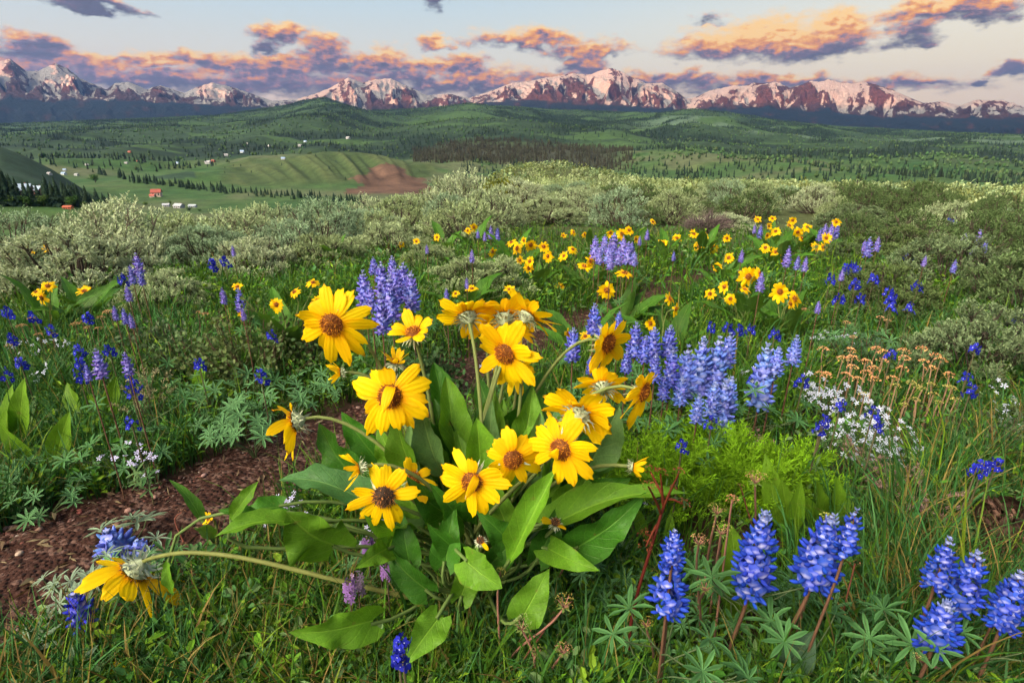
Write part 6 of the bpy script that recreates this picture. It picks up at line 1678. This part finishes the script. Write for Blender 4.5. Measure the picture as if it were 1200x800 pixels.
BW2 = [(25, 382, 5), (37, 374, 5), (45, 392, 4), (88, 380, 5), (97, 378, 5), (103, 384, 4), (62, 392, 4), (115, 385, 4), (127, 366, 6), (10, 405, 4), (118, 372, 4), (944, 363, 4), (1000, 395, 4), (1032, 372, 4), (1040, 376, 4), (240, 368, 4), (232, 366, 4), (992, 378, 4)]
for i, (x, y, r) in enumerate(sorted(BW2)):
    nm = 'left below the orange yellow heads' if x < 300 else 'behind the main buckwheat stand'
    stalk_flower(x, y, .17, r, (.42, .26, .14), f'{ORD[i if x < 300 else i - 13]} small tan buckwheat stalk {nm}', 'small tan buckwheat stalks', 860 + i, RNG.uniform(-3, 3), dome=.3)
YG = (.26, .27, .06); PK = (.40, .22, .12)
UM = [(885, 566, .30, 13, PK, 'pale pink and green seed head above the tallest blue lupine', (878, 700)), (840, 602, .27, 12, YG, 'yellow green seed head nearest the feathery herb', (822, 712)), (858, 585, .29, 7, PK, 'small pinkish seed head beside the pale pink one', None), (845, 626, .26, 13, YG, 'yellow green seed head over the dock leaf', (830, 735)), (819, 638, .26, 12, PK, 'round tan seed head between the blue lupines', (816, 745)), (826, 692, .22, 10, YG, 'green seed head touching the lower blue lupine', (818, 760)), (724, 622, .22, 8, YG, 'greenish bud head on a bent stalk under the large clump', (650, 700)), (661, 712, .17, 14, (.30, .24, .06), 'yellow seed head on a long slanted pink stalk', (590, 800)), (612, 738, .13, 13, (.28, .33, .14), 'pale green open seed head at the bottom middle', (632, 815)), (660, 765, .11, 11, PK, 'salmon seed head low in the bottom middle', (640, 815)), (757, 734, .16, 9, (.34, .28, .05), 'yellow seed head beside the red stem', (765, 800)), (1073, 770, .12, 13, (.34, .36, .12), 'pale yellow green open seed head under the broad lupine', (1110, 815)), (968, 606, .27, 7, YG, 'small seed head in front of the mule ears', None), (629, 765, .10, 8, YG, 'tiny green seed head between the bottom ones', (640, 812)), (586, 670, .2, 6, YG, 'tiny green seed head in the clump', None)]
for i, (x, y, t, r, c, lab, bp) in enumerate(UM): stalk_flower(x, y, t, r, c, lab, 'seed heads near the bottom edge', 900 + i, 0, 'wild_parsley', (.26, .13, .10), 'wildflower', .6, 6 if r > 7 else 0, .0016, base_px=bp)

def tiny_flower(mb, pos, nrm, R, col, rng, m=0):
    n = len(pos); T = [(0, 0, 0)]; Fc = []
    for k in range(5):
        a = k * 2 * pi / 5; b = len(T); T += [(.5 * cos(a - .45), .5 * sin(a - .45), .08), (cos(a - .2), sin(a - .2), .02), (cos(a + .2), sin(a + .2), .02), (.5 * cos(a + .45), .5 * sin(a + .45), .08)]
        Fc += [(0, b, b + 1, b + 2), (0, b + 2, b + 3, 0)]
    T = np.array(T); Q = np.array([f for f in Fc if f[3] != 0]); off = mb.n
    stamp(mb, T, Q, pos, frames(nrm, rng.uniform(0, 6, n)), R * rng.uniform(.75, 1.2, n), np.array(col) * rng.uniform(.85, 1.05, (n, 1)), None, m)
    T3 = np.array([(f[0], f[1], f[2]) for f in Fc if f[3] == 0])
    mb.more((T3[None] + (np.arange(n) * len(T))[:, None, None]).reshape(-1, 3), off, m)
def phlox(px, py, w, d, n, label, seed, h=.07, R=.0075, col=(.80, .82, .88), group='white phlox cushions'):
    g = G(px, py); s = pxsize(g); W = w * s * 1.25; D = 1.2 * d * s / max(.2, -ray(px, py)[2] / np.linalg.norm(ray(px, py))); rng = np.random.default_rng(seed)
    o = empty('phlox', g, label, 'wildflower', group)
    def pts(k, hmul):
        a = rng.uniform(0, 6.28, k); q = np.sqrt(rng.uniform(0, 1, k)); x = np.cos(a) * q * W / 2; y = np.sin(a) * q * D / 2
        return np.stack([x, y, h * hmul * (1 - .4 * q * q) * rng.uniform(.75, 1.15, k) + land(g[0] + x, g[1] + y) - g[2]], 1)
    R = min(R, 3.4 * s); b = MB(); p = pts(n, 1.0); tiny_flower(b, p, norm_rows(rng.normal(size=(n, 3)) * .45 + np.array([0, -.55, .9])), R, col, rng); f = link('flower_head', b.mesh('flower_head', M_WHITE, False), o)
    b = MB(); k = n * 7; p = pts(k, .8) * np.array([1, 1, 1]); p[:, 2] *= rng.uniform(.3, 1, k)
    stamp(b, LEAF_Q, LEAF_QF, p, x_frames(norm_rows(rng.normal(size=(k, 3)) + [0, 0, .9]), rng.uniform(0, 6, k)), np.stack([np.full(k, .02), np.full(k, .004), np.full(k, .02)], 1), np.array([.075, .125, .055]) * rng.uniform(.6, 1.4, (k, 1)))
    link('foliage', b.mesh('foliage', M_FOL, False), o)
PH = [(985, 500, 70, 34, 130, 'white phlox cushion behind the two larkspurs, thickest bloom'), (1005, 540, 60, 34, 110, 'white phlox spilling towards the mule ears'), (960, 492, 40, 22, 50, 'white phlox at the near end of the feathery herb'), (1035, 540, 44, 34, 70, 'white phlox under the middle buckwheat stalks'), (1022, 565, 44, 22, 55, 'lowest white phlox above the tall blue lupines'), (978, 545, 34, 30, 45, 'white phlox around the dark seed spike'), (978, 420, 60, 12, 40, 'flat white phlox strip behind the buckwheat heads'), (942, 482, 30, 14, 22, 'few white phlox blooms beside the lone lupine spike'), (1162, 490, 26, 14, 18, 'small white phlox tuft under the big dark sagebrush'), (1172, 525, 24, 14, 18, 'small white phlox tuft by the grey leafed shrub'), (40, 432, 90, 14, 60, 'flat white phlox strip at the left edge under larkspurs'), (150, 572, 46, 14, 22, 'tiny pale lilac phlox on the path edge by the stones'), (178, 576, 24, 12, 14, 'small white phlox beside the pale lilac one'), (340, 640, 40, 30, 26, 'pale phlox hidden under the broad leaf by the arching stem'), (452, 665, 40, 34, 30, 'pale blue phlox in the shade under the fading flower'), (590, 458, 50, 18, 22, 'sparse white phlox on the bare soil behind the clump'), (1020, 330, 40, 10, 18, 'far white phlox under the right sagebrush'), (1000, 350, 40, 12, 20, 'far white phlox above the buckwheat'), (60, 466, 30, 10, 10, 'few white phlox stars in the grass at left'), (130, 470, 70, 16, 16, 'scattered white phlox stars left of the snowberry'), (445, 340, 50, 14, 14, 'few white stars behind the violet spires'), (758, 620, 26, 14, 10, 'few pale blooms behind the red stem'), (870, 470, 30, 14, 16, 'few white stars between the lupine row and the lone spike')]
for i, (x, y, w, d, n, lab) in enumerate(PH): phlox(x, y, w, d, int(n * .5) + 4, lab, 950 + i, .12 if y > 450 else .13, .0088, (.50, .50, .75) if 'pale' in lab else (.52, .57, .74))
def violet(px, py, tot, Rpx, label, seed, col=(.30, .16, .46)):
    top, base = rise(px, py, tot); s = pxsize(top); rng = np.random.default_rng(seed); o = empty('penstemon', base, label, 'wildflower', 'violet penstemons under the large clump')
    st = MB(); tube(st, [base, top], [.0016, .001], (.12, .08, .06), 5); st.build('stem', M_STEM, o, base)
    b = MB(); n = 26; a = rng.uniform(0, 6.28, n); z = rng.uniform(0, 1, n); R = Rpx * s
    pos = top + np.stack([np.cos(a) * R * .5, np.sin(a) * R * .5, -z * R * 2.4], 1)
    tiny_flower(b, pos, norm_rows(np.stack([np.cos(a), np.sin(a) - .5, .3 + 0 * a], 1)), R * .42, col, rng); b.build('flower_head', M_WHITE, o, base, False)
for i, (x, y, lab) in enumerate([(430, 628, 'violet penstemon below the fading flower, tallest'), (443, 632, 'violet penstemon next to the tallest, slightly paler'), (408, 680, 'violet penstemon beside the heart shaped leaf'), (418, 672, 'pinkish violet penstemon above the heart shaped leaf'), (452, 655, 'small violet penstemon deepest in the shade')]): violet(x, y, .16, 11, lab, 990 + i, (.30, .16, .46) if i % 2 == 0 else (.36, .24, .42))

# ================================================================== RED STEM, SPIKES, STUMP
def red_stem():
    base = G(738, 812); o = empty('dead_dock_stalk', base, 'tall dark red branching stalk beside the blue lupines', 'wild plant'); b = MB()
    Y = base[1]
    pts = np.array([base, P(737, 740, Y + .02), P(748, 690, Y + .03), P(765, 635, Y + .04), P(777, 595, Y + .05)])
    k = np.linspace(0, 1, 24); q = np.linspace(0, 1, 5); pts = np.stack([np.interp(k, q, pts[:, i]) for i in range(3)], 1)
    for _ in range(3): pts[1:-1] = (pts[:-2] + 2 * pts[1:-1] + pts[2:]) / 4
    tube(b, pts, np.linspace(.0030, .0021, 24), (.065, .010, .007), 8); b.build('stem', M_STEM, o, base)
    Yt = Y + .05
    for i, (a, c) in enumerate([((776, 598), (795, 555)), ((776, 598), (788, 575)), ((775, 603), (760, 570)), ((777, 592), (774, 555)), ((782, 585), (800, 590)), ((766, 632), (756, 625)), ((780, 590), (762, 552)), ((770, 615), (757, 640))]):
        b = MB(); p0 = P(*a, Yt); p1 = P(*c, Yt + RNG.uniform(-.04, .04)); tube(b, bez(p0, p0 * .6 + p1 * .4 + [0, 0, .006], p0 * .3 + p1 * .7, p1, 6), np.linspace(.0022, .0012, 6), (.10, .022, .010), 5)
        umbel(b, p1, .009, (.16, .05, .02), 40 + i, 26, .8); b.build('branch', M_STEM, o, base)
red_stem()
def thin_red(px0, py0, px1, py1, Y, label, seed):
    base = G(px0, py0); t = P(px1, py1, base[1] + .03); o = empty('dead_stalk', base, label, 'wild plant', 'thin dead stalks'); b = MB(); rng = np.random.default_rng(seed)
    m_ = (base + t) / 2 + rng.normal(size=3) * .02; tube(b, bez(base, m_, m_, t, 10), np.linspace(.0022, .0012, 10), (.15, .05, .035), 5); b.build('stem', M_STEM, o, base)
    b = MB(); umbel(b, t, .007, (.22, .1, .06), seed, 18, .8); b.build('flower_head', M_FOL, o, base, False)
for i, q in enumerate([(636, 808, 630, 710, 'thin maroon bent stalk in the bottom middle'), (648, 806, 654, 748, 'short maroon stalk by the salmon seed head'), (580, 812, 650, 722, 'slanted pinkish dry stalk at the bottom middle'), (760, 760, 812, 700, 'thin reddish stalk leaning into the lower blue lupine'), (985, 770, 1002, 660, 'dark red stalk inside the thin blue lupine'), (218, 640, 213, 600, 'dried brown seed stalk standing on the path edge'), (232, 720, 228, 690, 'small dry stalk under the arching stem'), (105, 745, 112, 700, 'green bud stalk by the dark blue lupine'), (30, 770, 26, 735, 'small reddish bud at the bottom left'), (60, 775, 66, 735, 'second small reddish bud at the bottom left'), (255, 770, 258, 742, 'short orange tipped bud in the dry grass'), (890, 640, 868, 570, 'leaning brown grass seed stalk by the pale pink seed head')]): thin_red(q[0], q[1], q[2], q[3], 0, q[4], 60 + i)
def stump():
    base = G(1192, 668); o = empty('dead_stump', base, 'twisted weathered dead wood stump at the right edge', 'dead wood'); rng = np.random.default_rng(9)
    Y = base[1]
    segs = [((1162, 598), (1180, 640), (1215, 700), .036), ((1176, 594), (1200, 630), (1250, 670), .030), ((1155, 640), (1190, 675), (1225, 725), .024), ((1168, 605), (1150, 640), (1158, 680), .016)]
    for i, (a, b_, c, r) in enumerate(segs):
        p = bez(P(*a, Y), P(*b_, Y + .02), P(*b_, Y), P(*c, Y - .02), 18) + rng.normal(size=(18, 3)) * .003
        b = MB(); tube(b, p, r * (1 + .25 * np.sin(np.linspace(0, 9, 18) + i)) * np.linspace(.7, 1, 18), np.array([.055, .032, .024]) * rng.uniform(.7, 1.2), 9); 
        for k in range(34):
            j0 = int(rng.integers(0, 8)); j1 = int(rng.integers(j0 + 5, 19)); q = norm(rng.normal(size=3)) * r * rng.uniform(.85, 1.15)
            tube(b, p[j0:j1] + q + rng.normal(size=(j1 - j0, 3)) * .0012, rng.uniform(.0014, .0042), np.array([.15, .085, .065]) * rng.uniform(.25, 1.25), 5)
        b.build('branch', M_WOOD, o, base)
stump()
def seed_grass(px, py, w, h, label, seed, col=(.24, .15, .15)):
    g = G(px, py); s = pxsize(g); rng = np.random.default_rng(seed); o = empty('seed_grass', g, label, 'wild grass', 'pinkish seed grasses'); b = MB(); hd_ = MB()
    for k in range(26):
        e = np.array([rng.uniform(-.5, .5) * w * s, rng.uniform(-.1, .1), h * s * rng.uniform(.6, 1)]); c = bez((rng.uniform(-.03, .03), 0, 0), e * [.1, .1, .6], e * [.7, .7, 1], e, 8)
        tube(b, c, np.linspace(.001, .0006, 8), (.16, .12, .07), 3); n = 22; i = rng.uniform(.62, 1, n) * 7; q = i.astype(int); q = np.minimum(q, 6); f = (i - q)[:, None]
        p = c[q] * (1 - f) + c[q + 1] * f
        stamp(hd_, LEAF_Q, LEAF_QF, p + rng.normal(size=(n, 3)) * .002, x_frames(norm_rows(rng.normal(size=(n, 3)) + [0, 0, .8]), rng.uniform(0, 6, n)), np.stack([np.full(n, .010), np.full(n, .003), np.full(n, .01)], 1), np.array(col) * rng.uniform(.6, 1.5, (n, 1)))
    link('stem', b.mesh('stem', M_STEM), o); link('flower_head', hd_.mesh('flower_head', M_FOL, False), o)
seed_grass(1062, 625, 80, 70, 'pinkish feathery seed grass above the stump', 1)
seed_grass(1005, 570, 26, 50, 'dark pink seed spike in the white phlox', 2)
seed_grass(893, 560, 20, 50, 'small pink seed spike under the lone lupine spike', 3)
seed_grass(182, 520, 40, 90, 'tall pale seed grass in front of the snowberry', 4, (.26, .24, .14))
seed_grass(1186, 262, 20, 46, 'tall tan dock stalk rising at the right edge of the plateau', 5, (.3, .2, .1))

# ================================================================== GRASS AND GROUND COVER
CLEAR = [(830, 600, 150, 70, .12), (1000, 530, 75, 70, .25), (1050, 470, 120, 70, .45), (985, 425, 60, 20, .3), (300, 470, 120, 60, .5), (40, 436, 70, 14, .4), (905, 690, 60, 60, .7), (858, 700, 36, 75, .12), (822, 782, 50, 45, .15), (925, 770, 50, 36, .25), (985, 600, 60, 45, .4), (560, 700, 90, 60, .5), (1185, 640, 60, 62, .1), (50, 735, 130, 32, .35)]
def scatter_px(n, x0, x1, y0, y1, rng, poly=None, ypow=1.0):
    px = np.stack([rng.uniform(x0, x1, n), y0 + (y1 - y0) * rng.uniform(0, 1, n) ** ypow], 1)
    g = Gmany(px); ok = ~np.isnan(g[:, 0]); g = g[ok]; px = px[ok]
    ok = ~on_path(g[:, 0] + .05 * np.sin(g[:, 0] * 40), g[:, 1] + .05 * np.cos(g[:, 0] * 33))
    ok &= np.hypot(g[:, 0], g[:, 1]) > .3; thin = np.ones(len(g))
    for (mx, my, ma, mb_, keep) in CLEAR:
        thin = np.where(((px[:, 0] - mx) / ma) ** 2 + ((px[:, 1] - my) / mb_) ** 2 < 1, np.minimum(thin, keep), thin)
    ok &= rng.uniform(0, 1, len(g)) < thin
    return g[ok], px[ok]
def make_grass():
    rng = np.random.default_rng(91)
    P_GREEN = np.array([.050, .122, .010]); P_BLUE = np.array([.034, .108, .030]); P_TAN = np.array([.17, .13, .04]); P_DK = np.array([.024, .075, .010]); P_YEL = np.array([.12, .20, .014])
    def cols(px, n):
        x, y = px[:, 0], px[:, 1]
        tan_p = .03 + .20 * ((x < 560) & (y > 640)) + .12 * ((x > 1000) & (y > 540)) + .08 * ((x > 1020) & (y > 430)) + .10 * ((x < 120) & (y > 560))
        blue_p = .15 + .45 * ((x < 260) & (y > 380)) + .35 * ((x > 940) & (y > 380)) + .2 * ((x > 560) & (x < 800) & (y > 640))
        u = rng.uniform(0, 1, n); c = np.where((u < tan_p)[:, None], P_TAN, np.where((u < tan_p + blue_p)[:, None], P_BLUE, np.where((u > .93)[:, None], P_YEL, np.where((u > .72)[:, None], P_DK, P_GREEN))))
        return c * rng.uniform(.6, 1.35, (n, 1)) * rng.uniform(.9, 1.1, (n, 3))
    b = MB()
    # tufts: clump centres first, blades around them
    def tufts(nt, per, x0, x1, y0, y1, S, Lr, Wd, spread, ypow=1.0, thin=None):
        g, px = scatter_px(nt, x0, x1, y0, y1, rng, None, ypow)
        if thin is not None:
            k = rng.uniform(0, 1, len(g)) < thin(px); g, px = g[k], px[k]
        n = len(g) * per; gi = np.repeat(np.arange(len(g)), per)
        a = rng.uniform(0, 6.28, n); q = spread * np.sqrt(rng.uniform(0, 1, n)); az = a + rng.uniform(-.7, .7, n)
        p = g[gi] + np.stack([np.cos(a) * q, np.sin(a) * q, np.zeros(n)], 1); 
        keep = ~on_path(p[:, 0], p[:, 1]); p, az, gi, a = p[keep], az[keep], gi[keep], a[keep]; n = len(p)
        p[:, 2] = land(p[:, 0], p[:, 1]) - .004
        tl = rng.uniform(.7, 1.3, len(g))[gi]; L = rng.uniform(*Lr, n) * tl
        r = np.hypot(p[:, 0], p[:, 1])
        blades(b, p, az, rng.uniform(.02, .5, n), L, np.maximum(Wd * rng.lognormal(0, .45, n), r * .0011), rng.uniform(.1, 1.7, n), cols(px[gi], n), S)
    rightlong = lambda px: np.where((px[:, 0] > 950) & (px[:, 1] > 520), 1.0, .0)
    tufts(2400, 12, -120, 1330, 560, 900, 5, (.05, .15), .0028, .035)
    tufts(170, 20, 930, 1330, 540, 830, 6, (.12, .25), .003, .05)
    tufts(2600, 11, -120, 1330, 430, 640, 4, (.07, .20), .0028, .05)
    tufts(2600, 10, -120, 1330, 345, 480, 3, (.08, .22), .004, .09)
    tufts(2300, 10, -120, 1330, 275, 365, 2, (.10, .24), .006, .2)
    o = b.build('grass', M_GRASS, smooth=False); tag(o, 'green and tan grass growing through the whole meadow', 'grass', kind='stuff')
make_grass()
def make_cover():
    """low leafy herbs under the flowers"""
    rng = np.random.default_rng(92); b = MB()
    T = np.array([(0, 0, 0), (.3, -.42, .08), (.75, -.34, .1), (1, 0, 0), (.75, .34, .1), (.3, .42, .08), (.5, 0, -.03)]); TF = np.array([(0, 1, 6), (1, 2, 6), (2, 3, 6), (3, 4, 6), (4, 5, 6), (5, 0, 6)])
    pal = np.array([(.045, .14, .014), (.030, .10, .014), (.085, .20, .014), (.05, .135, .042), (.10, .17, .066), (.13, .23, .016)])
    for (nc, per, y0, y1, L, hgt, sp) in ((2800, 16, 580, 900, .019, .06, .035), (2600, 16, 430, 620, .022, .08, .06), (2300, 16, 345, 470, .027, .09, .11), (2600, 14, 270, 365, .045, .13, .2)):
        g, px = scatter_px(nc, -120, 1330, y0, y1, rng)
        n = len(g) * per; gi = np.repeat(np.arange(len(g)), per); a = rng.uniform(0, 6.28, n); q = sp * np.sqrt(rng.uniform(0, 1, n))
        hh = rng.uniform(.5, 1.5, len(g))[gi] * hgt * rng.uniform(.2, 1, n)
        p = g[gi] + np.stack([np.cos(a) * q, np.sin(a) * q, hh], 1)
        keep = ~on_path(p[:, 0], p[:, 1]); p, gi, a = p[keep], gi[keep], a[keep]; n = len(p)
        c = pal[rng.integers(0, 6, len(g))][gi] * rng.uniform(.6, 1.4, (n, 1))
        d = norm_rows(np.stack([np.cos(a), np.sin(a), rng.uniform(-.2, .9, n)], 1) + rng.normal(size=(n, 3)) * .3)
        s = L * rng.uniform(.6, 1.3, n); asp = rng.choice([.22, .36, .6], len(g))[gi]
        if y0 > 400: stamp(b, T, TF, p, x_frames(d, rng.uniform(-.6, .6, n)), np.stack([s, s * asp, s], 1), c)
        else: stamp(b, LEAF_Q, LEAF_QF, p, x_frames(d, rng.uniform(-.6, .6, n)), np.stack([s, s * asp * .8, s], 1), c)
    o = b.build('ground_cover', M_FOL, smooth=False); tag(o, 'low leafy herbs covering the soil between the flowers', 'ground cover', kind='stuff')
make_cover()

def litter():
    rng = np.random.default_rng(123); b = MB(); px = np.stack([rng.uniform(-150, 760, 2600), rng.uniform(360, 830, 2600)], 1)
    g = Gmany(px); g = g[~np.isnan(g[:, 0])]; g = g[on_path(g[:, 0], g[:, 1])]; n = len(g); g[:, 2] += .016
    d = norm_rows(np.stack([rng.normal(size=n), rng.normal(size=n), rng.uniform(-.05, .25, n)], 1)); L = rng.uniform(.008, .04, n)
    pal = np.array([(.16, .12, .07), (.10, .07, .045), (.22, .18, .11), (.06, .045, .03)])
    stamp(b, LEAF_T, LEAF_TF, g, x_frames(d, rng.uniform(0, 6, n)), np.stack([L, np.where(rng.uniform(0, 1, n) < .7, .0022, L * .35), L], 1), pal[rng.integers(0, 4, n)])
    o = b.build('litter', M_FOL, smooth=False); tag(o, 'dry stems and dead leaf bits lying on the bare path', 'litter', kind='stuff')
litter()
